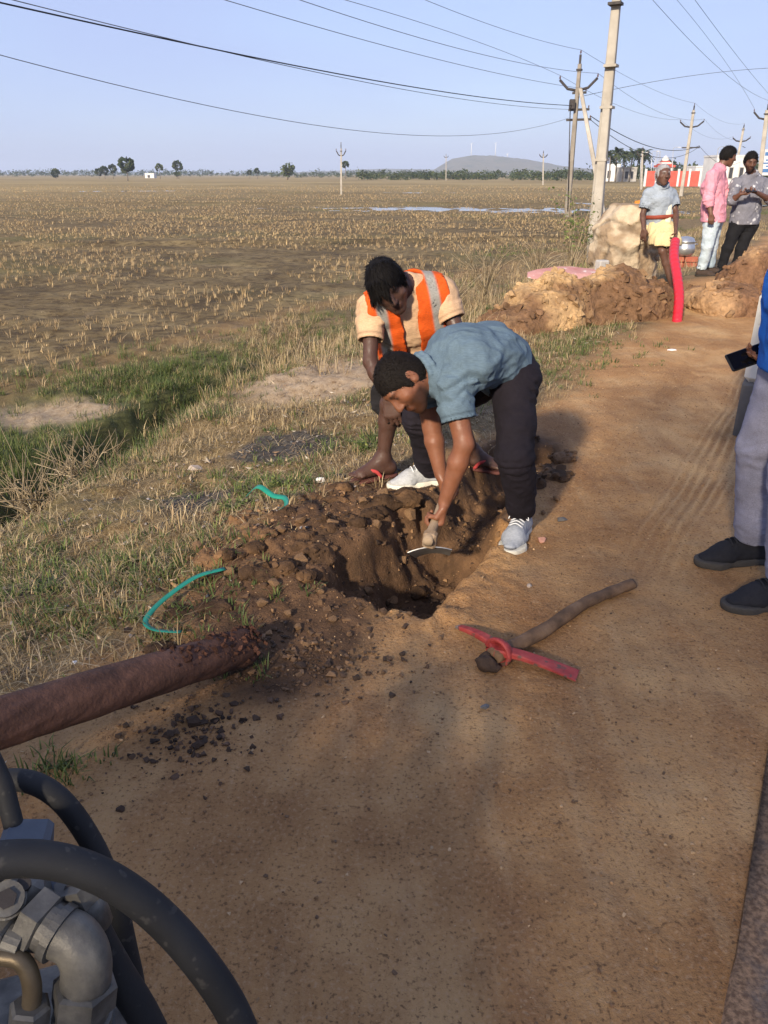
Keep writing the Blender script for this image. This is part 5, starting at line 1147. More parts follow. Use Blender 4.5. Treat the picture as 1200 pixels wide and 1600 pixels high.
mobj('neck_cord', *tube(spline([J['neck'] + sd * .058, pend + sd * .025, pend + fw * .008 - upv * .03, pend - sd * .025, J['neck'] - sd * .058], 16), .0016, 5), mono((.02, .012, .01)), pB)
def slipper(parent, an_, toe, z0, c):
    d = unit(V3(toe[0] - an_[0], toe[1] - an_[1], 0)); lat = V3(-d[1], d[0], 0); H0 = V3(an_[0], an_[1], z0) - d * .075; P = lambda a, b, q: H0 + d * a + lat * b + V3(0, 0, q)
    v = Vol([P(0, 0, 0), P(.28, 0, .02)], .06, .006); v.cone(P(.03, 0, .01), P(.13, 0, .01), .037, .034, .02); v.cone(P(.13, 0, .01), P(.215, .004, .01), .034, .046, .03)
    zz = v.ax[2][None, None, :]; v.F = np.maximum(v.F, np.maximum(z0 - zz, zz - z0 - .018) * np.ones((v.n[0], v.n[1], 1), np.float32))
    V_, Q = v.mesh(); f = mobj('slipper', V_, Q, mono((.10, .035, .028)), parent)
    g = Geo()
    for sg in (-1, 1): g.add(*tube(spline([P(.205, 0, .02), P(.19, sg * .012, .058), P(.14, sg * .040, .058), P(.105, sg * .042, .018)], 12), .0065, 6, flat=(1.5, .6)))
    g.build('strap', mono(c), f)
for q in 'LR': slipper(pB, J['an' + q], J['toe' + q], J['toe' + q][2] - .022, (.40, .050, .050))

# --- man at the right edge: bright blue shirt, grey trousers
J = dict(pel=V3(1.415, 2.63, .940), waist=V3(1.400, 2.63, 1.10), chest=V3(1.415, 2.63, 1.28), neck=V3(1.420, 2.63, 1.47), shL=V3(1.43, 2.44, 1.41), shR=V3(1.43, 2.82, 1.41), elL=V3(1.52, 2.38, 1.14), elR=V3(1.54, 2.89, 1.13), wrL=V3(1.50, 2.30, .92), wrR=V3(1.435, 2.865, .870),
    hipL=V3(1.415, 2.54, .92), hipR=V3(1.415, 2.73, .92), knL=V3(1.375, 2.50, .500), knR=V3(1.385, 2.78, .500), anL=V3(1.415, 2.455, .09), anR=V3(1.445, 2.80, .09), head=V3(1.385, 2.63, 1.60), hup=V3(-.1, 0, 1), hface=V3(-1, .15, -.3))
for k_ in J:
    if k_ not in ('hup', 'hface'): J[k_] = J[k_] + V3(.058, 0, 0)
PH = at(1168, 558, 2.85)
pC = person('man in a bright blue shirt and grey trousers cut off by the right edge', J, dict(base=(1.49, 2.63, 0), skin=(.20, .085, .045), haircol=(.012, .010, .009), vox=.009, hair=.014, seed=24, handL=(V3(0, 0, -1), V3(-.3, 1, 0), V3(-1, 0, 0), .4), handR=(V3(-1, -.1, -.45), V3(0, -.4, 1), V3(-.1, -1, -.3), .5)))
shirt(pC, J, dict(vox=.008, col=(.018, .120, .46), inf=.026, belly=.016, sleeve=.7, sw=.085, hem=.12, flare=.022, fold=.007, seed=26, hemdir=V3(0, 0, -1)))
trousers(pC, J, dict(vox=.007, col=(.25, .25, .32), inf=.016, rk=.084, rc=.077, seed=29, fold=.006))
for q, an_ in (('L', J['anL']), ('R', J['anR'])): shoe_meshes(pC, an_, an_ + V3(-.25, -.03, 0), Hs(an_[0], an_[1]) - .003, (.018, .018, .022), (.055, .050, .045), 1.06, None, (.02, .02, .024))
ph = thing('phone', 'black phone held at the waist of the man in bright blue', 'phone', PH)
mobj('case', *box(PH, (.150, .074, .012), frame(V3(.93, .12, .30), V3(-.2, -.75, .6)), .005), mono((.010, .010, .011), .35), ph, smooth=False)
fr_ = frame(V3(.93, .12, .30), V3(-.2, -.75, .6)); mobj('screen', *box(PH + fr_[:, 2] * .0065, (.138, .066, .001), fr_), mono((.004, .004, .005), .12), ph, smooth=False)

# --- old man leaning on the boulder
J = dict(pel=at(1032, 350, 10.25), waist=at(1032, 333, 10.22), chest=at(1031, 312, 10.2), neck=at(1034, 291, 10.18), shL=at(1048, 304, 10.25), shR=at(1014, 304, 10.18), elL=at(1056, 331, 10.15), elR=at(1004, 335, 10.15), wrL=at(1056, 358, 9.86), wrR=at(1006, 358, 10.02),
    hipL=at(1042, 356, 10.22), hipR=at(1023, 356, 10.22), knL=at(1050, 390, 9.95), knR=at(1035, 392, 9.98), anL=at(1060, 447, 9.92), anR=at(1052, 449, 9.95), head=at(1036, 273, 10.12), hup=V3(.05, .05, 1), hface=V3(.12, -.95, -.22))
gz = Hs(3.5, 9.95); J['anL'][2] = J['anR'][2] = gz + .09
J['toeL'] = J['anL'] + V3(.04, -.2, 0); J['toeR'] = J['anR'] + V3(-.03, -.2, 0); J['toeL'][2] = J['toeR'][2] = gz
pO = person('white-haired old man in a pale shirt and cream loincloth leaning on the boulder', J, dict(base=(J['pel'][0], J['pel'][1], gz), skin=(.095, .045, .029), haircol=(.30, .30, .31), vox=.010, hair=.004, front=.084, hamp=.002, slen=.020, lift=.25, seed=34, s=.97, thin=.85, bare=True, hback=.01,
    handL=(V3(0, -.3, -1), V3(-1, 0, 0), V3(0, -1, 0), .9), handR=(V3(.05, 0, -1), V3(.5, .8, 0), V3(0, -1, .3), .3)))
shirt(pO, J, dict(vox=.010, s=.97, col=(.27, .31, .36), inf=.016, sleeve=.72, sw=.078, hem=.0, fold=.006, seed=36, front=V3(0, -1, 0)))
v = Vol(np.array([J[k] for k in ('waist', 'pel', 'hipL', 'hipR', 'knL', 'knR')]), .2, .010); hs = unit(J['hipL'] - J['hipR']); lowp = lerp(J['pel'], lerp(J['knL'], J['knR'], .5), .72)
v.cone(lerp(J['waist'], J['pel'], .25), J['pel'], .118, .135, .04, side=hs, wide=1.35); v.cone(J['pel'], lowp, .135, .150, .04, side=hs, wide=1.25)
z = v.ax[2][None, None, :]; x = v.ax[0][:, None, None]; v.F = np.maximum(v.F, np.maximum(z - J['waist'][2] + .02, (lowp[2] - .02 + .35 * np.abs(x - lowp[0] - .02) * 0) - z) * np.ones((1, v.n[1], 1), np.float32))
v.cone(lowp + V3(0, 0, .09), lowp - V3(0, 0, .2), .05, .150, .01, 's', side=hs, wide=1.25); v.disp(folds(.010, 7, 39, (1.4, 1.4, .35))); v.disp(folds(.004, 18, 41, (1.4, 1.4, .3)))
V_, Q = v.mesh(); mobj('loincloth', V_, Q, M_CLOTHV, pO, attrs={'Col': np.tile(A([.58, .46, .25]), (len(V_), 1))})
a = np.linspace(0, 2 * np.pi, 25); cw = lerp(J['waist'], J['pel'], .28); mobj('belt', *tube(np.c_[cw[0] + .190 * np.cos(a), cw[1] + .152 * np.sin(a), cw[2] + .012 * np.cos(a)], .026, 6, False, (.35, 1)), mono((.22, .045, .025)), pO)
P = spline([J['shL'] + V3(-.06, .10, -.15), J['shL'] + V3(-.07, .02, .055), J['shL'] + V3(-.06, -.09, .03), J['shL'] + V3(-.05, -.15, -.16), J['shL'] + V3(-.04, -.16, -.36)], 18); mobj('shoulder_towel', *tube(P, .04, 8, True, (1, .35)), mono((.62, .58, .45)), pO)

# --- man in the pink shirt, in profile
J = dict(pel=at(1114, 341, 11.72), waist=at(1115, 320, 11.72), chest=at(1114, 293, 11.72), neck=at(1124, 264, 11.72), shL=at(1124, 275, 11.92), shR=at(1113, 275, 11.54), elL=at(1133, 306, 11.98), elR=at(1107, 312, 11.46), wrL=at(1147, 302, 11.86), wrR=at(1111, 335, 11.40),
    hipL=at(1117, 346, 11.84), hipR=at(1112, 346, 11.62), knL=at(1113, 385, 11.86), knR=at(1105, 386, 11.58), anL=at(1108, 421, 11.88), anR=at(1095, 425, 11.62), head=at(1138, 244, 11.72), hup=V3(.22, 0, .97), hface=V3(.92, -.05, -.38))
gz = Hs(4.6, 11.65); J['anL'][2] = J['anR'][2] = gz + .09
pD = person('man in a pink shirt and pale jeans looking at the phone beside him', J, dict(base=(J['pel'][0], J['pel'][1], gz), skin=(.135, .062, .039), haircol=(.008, .007, .007), vox=.009, hair=.013, front=.066, seed=44,
    handL=(V3(1, -.2, .1), V3(0, -.2, 1), V3(0, -1, .2), .5), handR=(V3(.15, 0, -1), V3(.3, .9, 0), V3(1, 0, 0), .6)))
shirt(pD, J, dict(vox=.010, col=(.60, .26, .32), inf=.026, belly=.012, sleeve=1.55, sw=.070, hem=.05, flare=.022, fold=.008, seed=46, hemdir=V3(0, 0, -1)))
def jeans(V_):
    n = fbm3(V_[:, 0] * 6, V_[:, 1] * 6, V_[:, 2] * 4, 5)[:, None]; return A([.24, .31, .36]) * (1 - n) + A([.52, .58, .62]) * n
trousers(pD, J, dict(vox=.010, col=jeans, inf=.016, rk=.074, rc=.068, seed=49))
for q in 'LR': shoe_meshes(pD, J['an' + q], J['an' + q] + V3(.22, -.12, 0), gz, (.05, .035, .028), (.03, .025, .02), 1., None, (.04, .03, .025), .008)

# --- bearded man in the grey patterned shirt
J = dict(pel=at(1163, 345, 11.98), waist=at(1166, 325, 11.97), chest=at(1171, 300, 11.96), neck=at(1174, 273, 11.94), shL=at(1198, 288, 12.0), shR=at(1150, 287, 11.92), elL=at(1206, 314, 11.82), elR=at(1144, 313, 11.74), wrL=at(1183, 301, 11.62), wrR=at(1157, 303, 11.62),
    hipL=at(1174, 350, 12.0), hipR=at(1152, 350, 11.96), knL=at(1158, 388, 11.96), knR=at(1137, 387, 11.90), anL=at(1148, 423, 11.98), anR=at(1126, 424, 11.9), head=at(1173, 252, 11.84), hup=V3(0, -.32, .95), hface=V3(-.10, -.85, -.52))
gz = Hs(5.2, 11.9); J['anL'][2] = J['anR'][2] = gz + .09
pE = person('bearded man in a grey patterned shirt reading a phone at the right edge', J, dict(base=(J['pel'][0], J['pel'][1], gz), skin=(.110, .050, .032), haircol=(.007, .006, .006), vox=.009, hair=.011, front=.064, seed=54, beard=.85,
    handL=(V3(-1, -.2, .1), V3(0, -.2, 1), V3(0, -1, .3), .75), handR=(V3(1, -.2, .0), V3(0, -.2, 1), V3(0, -1, .3), .75)))
def floral(V_):
    n = fbm3(V_[:, 0] * 20, V_[:, 1] * 20, V_[:, 2] * 20, 77, 3); m = sst(.63, .72, n)[:, None]; return A([.155, .155, .185]) * (1 - m) + A([.48, .48, .50]) * m
shirt(pE, J, dict(vox=.010, col=floral, inf=.024, belly=.008, sleeve=1.35, sw=.070, hem=.05, flare=.016, fold=.007, seed=56, hemdir=V3(0, 0, -1), front=V3(0, -1, -.3)))
trousers(pE, J, dict(vox=.010, col=(.009, .009, .011), inf=.014, rk=.072, rc=.062, seed=59))
for q in 'LR': shoe_meshes(pE, J['an' + q], J['an' + q] + V3(-.14, -.2, 0), gz, (.010, .010, .011), (.02, .02, .02), 1., None, (.012, .012, .012), .008)
c = (J['wrL'] + J['wrR']) / 2 + V3(0, -.055, .035); fr_ = frame(V3(1, 0, 0), V3(0, -.35, 1)); t = thing('phone', 'dark phone in both hands of the bearded man', 'phone', c)
mobj('case', *box(c, (.150, .072, .010), fr_, .004), mono((.012, .012, .014), .35), t, smooth=False); mobj('screen', *box(c + fr_[:, 2] * .0055, (.138, .064, .001), fr_), mono((.02, .02, .025), .12), t, smooth=False)
# ------------------------------------------------------------------ heaps of dug soil
M_DIRT = pmat('dug_soil', .72, 1.22, 16, .95, 1., 45, .012, vcol=True, spec=.15)
def heap(name, label, ells, lumps, lr, vox, tint, seed, k=.05, amp=.02, fq=9.):
    """loose earth: a rough core with angular clods of all sizes bedded in its surface"""
    rng = np.random.default_rng(seed); pts = A([e[0] for e in ells]); pad = max(max(e[1]) for e in ells) * 1.05 + .08
    v = Vol(pts, pad, vox)
    for c, r in ells: v.ell(c, np.eye(3), r, k)
    v.disp(lambda x, y, z: amp * 1.8 * (fbm3(x * fq * .5, y * fq * .5, z * fq * .5, seed, 2) - .5) * 2 + amp * (fbm3(x * fq * 1.3, y * fq * 1.3, z * fq * 1.3, seed + 2, 4, .72) - .5) * 2, .15)
    V_, Q = v.mesh(); zg = H(V_[:, 0], V_[:, 1]); keep = V_[:, 2] > zg - .12; Q = Q[keep[Q].all(1)]; u_ = np.unique(Q); mp = np.full(len(V_), -1); mp[u_] = np.arange(len(u_)); V_ = V_[u_]; Q = mp[Q]
    col = tint(V_) * (.85 + .3 * rng.random((len(V_), 1))); Vs = [V_]; Fs = []; Cs = [col]; n0 = len(V_)
    va = [hull_lump(14, 900 + q, (1, .85, .7), .3) for q in range(7)]; up = np.nonzero(V_[:, 2] > H(V_[:, 0], V_[:, 1]) - .01)[0]
    for q in range(lumps):
        i = rng.choice(up); p = V_[i]; rr = lr[0] + (lr[1] - lr[0]) * rng.random() ** 3.5; w_, f_ = va[rng.integers(0, 7)]; Rm = frame(rng.normal(size=3), rng.normal(size=3))
        Vs.append(w_ @ Rm.T * rr * A([1, 1, .85]) + p + V3_(0, 0, rr * .15)); Fs.append(f_ + n0); n0 += len(w_); Cs.append(np.tile(col[i] * rng.uniform(.7, 1.35), (len(w_), 1)))
    return tag(mobj(name, np.concatenate(Vs), [Q, np.concatenate(Fs)], M_DIRT, attrs={'Col': np.concatenate(Cs)}, smooth=False), label, 'soil heap')
V3_ = lambda *a: A(a, float)
def mixn(a, b_, f, seed, lo=.4, hi=.6):
    def fn(V_): n = sst(lo, hi, fbm3(V_[:, 0] * f, V_[:, 1] * f, V_[:, 2] * f, seed, 3))[:, None]; return A(a) * (1 - n) + A(b_) * n
    return fn
def gz_(p, dz=0.): return A([p[0], p[1], Hs(p[0], p[1]) + dz])
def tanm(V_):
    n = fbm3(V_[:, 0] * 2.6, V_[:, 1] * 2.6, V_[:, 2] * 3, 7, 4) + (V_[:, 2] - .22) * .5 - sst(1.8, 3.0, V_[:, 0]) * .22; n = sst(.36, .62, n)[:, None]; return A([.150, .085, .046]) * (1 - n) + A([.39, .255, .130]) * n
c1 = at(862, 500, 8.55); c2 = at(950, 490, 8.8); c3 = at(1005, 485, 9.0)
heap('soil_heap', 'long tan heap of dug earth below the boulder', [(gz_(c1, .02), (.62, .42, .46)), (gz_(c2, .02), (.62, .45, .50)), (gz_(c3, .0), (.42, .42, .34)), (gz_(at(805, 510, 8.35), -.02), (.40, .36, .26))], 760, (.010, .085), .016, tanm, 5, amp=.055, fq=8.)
c4 = at(1130, 495, 9.0); c5 = at(1195, 470, 9.6); c6 = at(1095, 480, 9.4)
heap('soil_heap', 'brown heap of dug earth right of the red pipe', [(gz_(c4, -.02), (.42, .50, .30)), (gz_(c5, .0), (.62, .60, .60)), (gz_(c6, -.03), (.30, .40, .24)), (gz_(at(1240, 480, 9.2), 0), (.5, .7, .5))], 460, (.010, .075), .017, mixn((.17, .092, .050), (.31, .19, .10), 2.2, 9), 6, amp=.05, fq=8.)
# clods thrown up along the left lip of the hole
ls = []
rng = np.random.default_rng(3)
for q in range(40):
    s_, l_ = rng.normal(2.42, .42), rng.normal(1.80, .20); l_ = max(l_, 1.56 if s_ < 3.0 else 1.50); x, y = xy(s_, l_); r_ = rng.uniform(.025, .07); ls.append((V3(x, y, Hs(x, y) - r_ * .1), (r_, r_ * rng.uniform(.7, 1.1), r_ * rng.uniform(.3, .55))))
for (px, py, r_) in ((600, 797, .06), (640, 792, .058), (520, 842, .04), (690, 778, .05), (560, 832, .04), (500, 872, .04), (450, 900, .045), (400, 870, .045), (480, 905, .04), (390, 905, .04), (355, 880, .04), (610, 850, .04), (655, 832, .04)):
    p = gp(px, py, .04); ls.append((gz_(p, .01), (r_, r_ * .85, r_ * .7)))
heap('spoil_heap', 'dark crumbly spoil heaped along the left side of the hole', ls, 380, (.005, .028), .0075, mixn((.055, .032, .018), (.165, .092, .045), 6, 12, .42, .68), 8, .015, .010, 22.)['kind'] = 'stuff'
ls = [(gz_(gp(px, py), .0), (r_, r_, r_ * .6)) for (px, py, r_) in ((850, 730, .09), (870, 745, .07), (835, 760, .06), (880, 720, .06), (845, 705, .07), (820, 690, .08))]
heap('spoil_heap', 'small dark crumbly spoil pile behind the leg of the man in blue', ls, 160, (.010, .04), .0085, mixn((.065, .040, .025), (.17, .10, .055), 5, 14), 18, .02, .012, 16.)

# single clods and stones
M_CLOD = pmat('clod', (.10, .056, .030), (.25, .145, .072), 14, .95, .8, 60, .008, c3=(.33, .20, .10)); M_STONE = pmat('stone', (.26, .21, .17), (.44, .36, .30), 9, .85, .5, 60, .004); M_MUD = pmat('dark_mud', (.035, .022, .015), (.075, .045, .028), 14, .9, .8, 60, .008)
cl = [make_mesh('soil_clod', *hull_lump(17, 300 + q, (1, .85, .75), .3), smooth=False) for q in range(6)]
for m_ in cl: m_.materials.append(M_CLOD)
rng = np.random.default_rng(9); sp_px = [(520, 838, .045), (472, 888, .04), (545, 905, .03), (508, 870, .028), (700, 888, .028), (430, 925, .03), (520, 965, .022), (655, 930, .02), (690, 905, .02), (668, 912, .018), (640, 960, .016), (720, 880, .02), (565, 800, .035), (590, 835, .03), (630, 822, .035), (600, 790, .05), (640, 800, .045), (470, 830, .035), (440, 850, .03), (300, 830, .035), (310, 860, .03), (295, 870, .025), (360, 905, .03), (410, 950, .03), (385, 840, .03), (340, 850, .03), (500, 930, .02), (450, 960, .025), (480, 1000, .02), (465, 975, .02), (850, 790, .02), (870, 770, .022), (860, 740, .03), (885, 735, .025), (840, 720, .03), (900, 700, .018), (615, 850, .03), (575, 870, .03)]
for (px, py, r_) in sp_px:
    p = gp(px, py, .03); z = Hs(p[0], p[1]); o = bpy.data.objects.new('soil_clod', cl[rng.integers(0, 6)]); COL.objects.link(o); o.location = (p[0], p[1], z + r_ * .45); o.scale = (r_, r_ * rng.uniform(.8, 1.1), r_ * rng.uniform(.7, 1)); o.rotation_euler = (rng.normal(0, .3), rng.normal(0, .3), rng.random() * 6)
    tag(o, 'loose brown clod of soil lying around the hole', 'clod', 'clods of soil around the hole')
def lump(name, label, cat, px, py, r_, mat, seed, sq=(1, .8, .6), z=.0):
    v_, f_ = hull_lump(18, seed, sq, .25); p = gp(px, py, z); p = gz_(p, r_ * sq[2] * .5); return tag(mobj(name, v_ * r_ + p, f_, mat, smooth=False), label, cat)
lump('stone', 'pinkish flat stone beside the grey shoe of the digging man', 'stone', 847, 843, .026, pmat('pink_stone', (.36, .17, .12), (.48, .26, .19), 20, .85, .4), 401)
lump('stone', 'pale pebble on the lit track above the pickaxe', 'stone', 826, 917, .016, M_STONE, 402)
lump('stone', 'grey stone half sunk left of the pickaxe', 'stone', 757, 1112, .016, pmat('grey_stone', (.10, .10, .10), (.18, .17, .16), 15, .8, .3), 403)
lump('stone', 'dark flat stone in the soil right of the spoil pile', 'stone', 876, 808, .035, pmat('slate_stone', (.09, .085, .08), (.15, .14, .13), 15, .8, .3), 404, (1, .7, .4))
lump('stone', 'grey slab of rubble on the grass left of the men', 'stone', 303, 722, .055, M_STONE, 405, (1, .6, .4), -.1)
for q, (px, py, r_) in enumerate(((300, 1130, .045), (310, 1165, .035), (265, 1148, .025), (345, 1142, .018), (365, 1100, .022), (240, 1192, .018), (190, 1270, .02), (470, 1040, .03), (510, 1040, .028))):
    lump('mud_lump', ('largest dark mud lump in the cluster on the near track', 'second largest dark mud lump just below the largest one', 'flat dark mud lump left of the largest one', 'small dark mud lump right of the largest one', 'small dark mud lump between the pole tip and the cluster', 'small dark mud lump left of and below the cluster', 'dark mud lump nearest the black hoses', 'dark mud lump in the soft soil past the pole tip', 'dark mud lump farthest right past the pole tip')[q], 'mud', px, py, r_ * .75, M_MUD, 420 + q, (1, .85, .55))['group'] = 'dark mud lumps on the track'
lump('scrap', 'crumpled white scrap on the grass left of the slippers', 'litter', 501, 746, .035, pmat('white_scrap', (.66, .62, .58), (.80, .78, .75), 25, .7, .5), 441, (1, .8, .6)); lump('scrap', 'crumpled black scrap beside the white one', 'litter', 532, 744, .050, mono((.03, .028, .028)), 442, (1, .6, .35))
lump('scrap', 'small white scrap on the soil above the brown pole', 'litter', 114, 1025, .018, pmat('paper', (.7, .68, .62), (.8, .78, .74), 25, .8, .2), 443, (.6, 1, .35)); lump('scrap', 'pale paper scrap on the far track below the red pipe', 'litter', 1050, 549, .06, pmat('paper_pink', (.62, .55, .54), (.75, .7, .7), 25, .8, .2), 444, (1, .5, .15))

# ------------------------------------------------------------------ boulder, pipe, slab
M_ROCK = pmat('sandstone', .78, 1.15, 9, .9, .9, 28, .02, vcol=True)
bc = gz_(at(977, 400, 10.75), .52); v = Vol([bc], .85, .018)
ax = rotz(.35); v.rbox(bc + V3(0, 0, -.02), ax.T, (.35, .27, .56), .04, .02); v.rbox(bc + V3(-.14, -.10, -.18), rotz(-.2).T, (.22, .20, .30), .05, .04); v.rbox(bc + V3(.12, .05, .30), (rotz(.7)).T, (.20, .2, .14), .08, .08); v.ell(bc + V3(-.18, -.12, -.40), np.eye(3), (.36, .34, .25), .1)
v.cone(bc + V3(-.55, -.1, .48), bc + V3(-.28, -.55, .40), .22, .22, .05, 's')
rngr = np.random.default_rng(8); xr, yr, zr_ = v.ax[0][:, None, None] - bc[0], v.ax[1][None, :, None] - bc[1], v.ax[2][None, None, :] - bc[2]
for nn, dd_ in [((-.72, -.1, .68), .50), ((.62, -.25, .55), .50), ((-.25, -.82, .45), .37), ((.15, -.95, -.2), .36), ((-.9, -.4, .1), .40), ((.15, .1, 1), .60), ((.85, -.5, -.1), .42)] + [(tuple(rngr.normal(size=3)), rngr.uniform(.5, .62)) for _ in range(8)]: nn = unit(nn); v.F = np.maximum(v.F, xr * nn[0] + yr * nn[1] + zr_ * nn[2] - dd_)
v.disp(lambda x, y, z: .035 * (fbm3(x * 5, y * 5, z * 7, 3, 5, .7) - .5) * 2 + .035 * np.clip(1 - np.abs(fbm3(x * 2.2, y * 2.2, z * 4.2, 13, 3) - .5) * 11, 0, 1), .12)
V_, Q = v.mesh(); n = fbm3(V_[:, 0] * 5, V_[:, 1] * 5, V_[:, 2] * 7, 17, 4); cr = np.clip(1 - np.abs(fbm3(V_[:, 0] * 2.2, V_[:, 1] * 2.2, V_[:, 2] * 4.2, 13, 3) - .5) * 14, 0, 1)
w_ = sst(.42, .62, n)[:, None]; col = A([.28, .20, .125]) * (1 - w_) + A([.46, .37, .26]) * w_; col = col * (1 - .5 * cr[:, None]); tag(mobj('boulder', V_, Q, M_ROCK, attrs={'Col': col}), 'big cream and tan boulder behind the soil heap', 'boulder')
# pink-painted slab lying on the heap
c = at(886, 431, 9.15); v_, f_ = hull_lump(26, 77, (.50, .36, .055), .12); tag(mobj('slab', v_ @ (rotz(.2) @ A([[1, 0, 0], [0, .97, -.2], [0, .2, .97]])).T + c, f_, pmat('faded_pink', (.40, .17, .15), (.52, .30, .27), 6, .85, .4, 30, .01, speck=(12, (.62, .52, .48), .60)), smooth=False), 'faded pink slab lying on top of the tan heap', 'slab')
tag(mobj('marker_stone', *box(at(939, 430, 9.35), (.13, .12, .34), rotz(.3), .015), M_CONC, smooth=False), 'short grey stone block at the end of the pink slab', 'stone')
# orange bag on the boulder
v = Vol([at(1000, 330, 10.95)], .3, .015); c = at(999, 327, 10.95); v.ell(c, np.eye(3), (.06, .07, .12), .0); v.ell(c + V3(.05, 0, -.09), np.eye(3), (.07, .08, .07), .03); v.disp(folds(.03, 9, 4)); V_, Q = v.mesh(); tag(mobj('orange_bag', V_, Q, mono((.55, .20, .03))), 'orange cloth bag resting behind the boulder by the old man', 'bag')
# ribbed red duct
P = spline([at(1055, 377, 9.45), at(1053, 400, 9.15), at(1058, 432, 8.85), at(1061, 465, 8.6), at(1058, 500, 8.38), at(1056, 520, 8.30)], 120); P[:, 2] = np.maximum(P[:, 2], -.2)
r_ = .052 + .0022 * np.sin(np.arange(120) * 1.25); tag(mobj('ribbed_pipe', *tube(P, r_, 18), pmat('red_plastic', (.43, .012, .022), (.50, .020, .034), 5, .38, .1, 60, .001, spec=.5)), 'thick red ribbed plastic pipe rising from the pit before the old man', 'pipe')
# cooking pot on bricks
pb = gz_(at(1070, 399, 14.3)); M_ALU = pmat('dull_aluminium', (.42, .42, .42), (.58, .58, .58), 9, .35, .15, 60, .002, metallic=.85); M_BRICK = pmat('brick', (.28, .075, .045), (.38, .12, .07), 10, .9, .5, 60, .006)
for q, (dx, dy, dz, a) in enumerate(((-.13, 0, .05, 0), (.13, 0, .05, .1), (-.12, .02, .15, .1), (.12, 0, .15, -.1), (0, .18, .05, 1.5), (0, .18, .15, 1.5))):
    tag(mobj('brick', *box(pb + V3(dx, dy, dz), (.22, .11, .09), rotz(a), .008), M_BRICK, smooth=False), 'red brick in the small hearth under the metal pot', 'brick', 'hearth bricks')
pp = pb + V3(0, .05, .20); t = thing('cooking_pot', 'round dull metal cooking pot standing on red bricks behind the old man', 'pot', pp)
mobj('pot_body', *lathe([(.001, 0), (.12, .005), (.165, .06), (.175, .13), (.16, .19), (.14, .215), (.165, .24), (.17, .25), (.155, .25), (.13, .21), (.001, .02)], 28, pp), M_ALU, t)
lid = mobj('lid', *lathe([(.001, .335), (.03, .33), (.09, .32), (.135, .30), (.15, .255), (.155, .25), (.15, .248)], 28, pp), M_ALU, t)
for sg in (-1, 1): mobj('handle', *tube(spline([pp + V3(sg * .15, -.04, .2), pp + V3(sg * .215, 0, .2), pp + V3(sg * .15, .04, .2)], 9), .009, 6), M_ALU, t)
# battery
c = gz_(at(1178, 399, 12.6), .12); t = thing('battery', 'black battery box with a white label at the feet of the bearded man', 'battery', c - V3(0, 0, .12)); mobj('case', *box(c, (.34, .18, .22), rotz(.2), .012), mono((.014, .014, .016), .4), t, smooth=False); R_ = rotz(.2)
mobj('label_panel', *box(c + R_ @ V3(-.03, -.091, -.03), (.22, .002, .09), R_), pmat('label_white', (.55, .57, .6), (.72, .74, .76), 60, .6, 0), t, smooth=False); mobj('lid', *box(c + V3(0, 0, .118), (.345, .185, .022), R_, .006), mono((.03, .03, .034), .4), t, smooth=False)
for sg in (-1, 1): mobj('terminal', *lathe([(.014, 0), (.012, .03), (.001, .03)], 10, c + R_ @ V3(sg * .12, .03, .129)), M_ALU, t)
# roadside guard post
c = gp(1176, 676); t = thing('guard_post', 'white and grey concrete guard post behind the man in bright blue', 'post', gz_(c)); b0 = gz_(c)
M_PAINT = pmat('worn_white_paint', (.50, .48, .42), (.66, .64, .58), 5, .85, .3, 40, .004, speck=(14, (.34, .30, .24), .62)); M_BASE = pmat('grimy_base', (.085, .08, .075), (.15, .14, .13), 6, .85, .4, 40, .005)
mobj('base', *box(b0 + V3(0, 0, .13), (.21, .2, .40), rotz(-.5), .015), M_BASE, t, smooth=False); v_, f_ = box(b0 + V3(0, 0, .59), (.205, .195, .52), rotz(-.5), .03); mobj('upper', v_, f_, M_PAINT, t, smooth=False)

# ------------------------------------------------------------------ tools
M_WOOD = pmat('worn_wood', (.055, .032, .018), (.14, .082, .045), 11, .8, .8, 40, .006, c3=(.27, .175, .105)); M_REDM = pmat('red_painted_steel', (.17, .018, .017), (.30, .040, .036), 22, .6, .5, 50, .004, spec=.35, c3=(.36, .075, .06), speck=(26, (.10, .06, .045), .575)); M_STL = pmat('worn_steel', (.22, .215, .21), (.36, .35, .34), 18, .45, .2, 60, .002, metallic=.7)
# pickaxe on the ground
e0 = gp(776, 1026, .03); e1 = gp(984, 910, .028); t = thing('pickaxe', 'red pickaxe with a wooden handle lying on the dirt track', 'pickaxe', gz_(e0))
def on(p, dz): q = A(p, float); q[2] = Hs(q[0], q[1]) + dz; return q
hd = unit(e1 - e0); sdv = V3(-hd[1], hd[0], 0)
HP = spline([on(e0 - hd * .02, .034), on(lerp(e0, e1, .3), .030), on(lerp(e0, e1, .62) + sdv * .012, .026), on(lerp(e0, e1, .85) + sdv * .008, .024), on(e1 - sdv * .012, .028)], 40); rr = np.interp(np.linspace(0, 1, 40), [0, .1, .5, .9, 1], [.030, .027, .0235, .023, .023]) * (1 + .05 * np.sin(np.arange(40) * .9))
mobj('handle', *tube(HP, rr, 12, True, (1, .85)), M_WOOD, t)
tipA = gp(712, 979, .02); tipB = gp(902, 1058, .015); cB = on(e0 + hd * .02, .036)
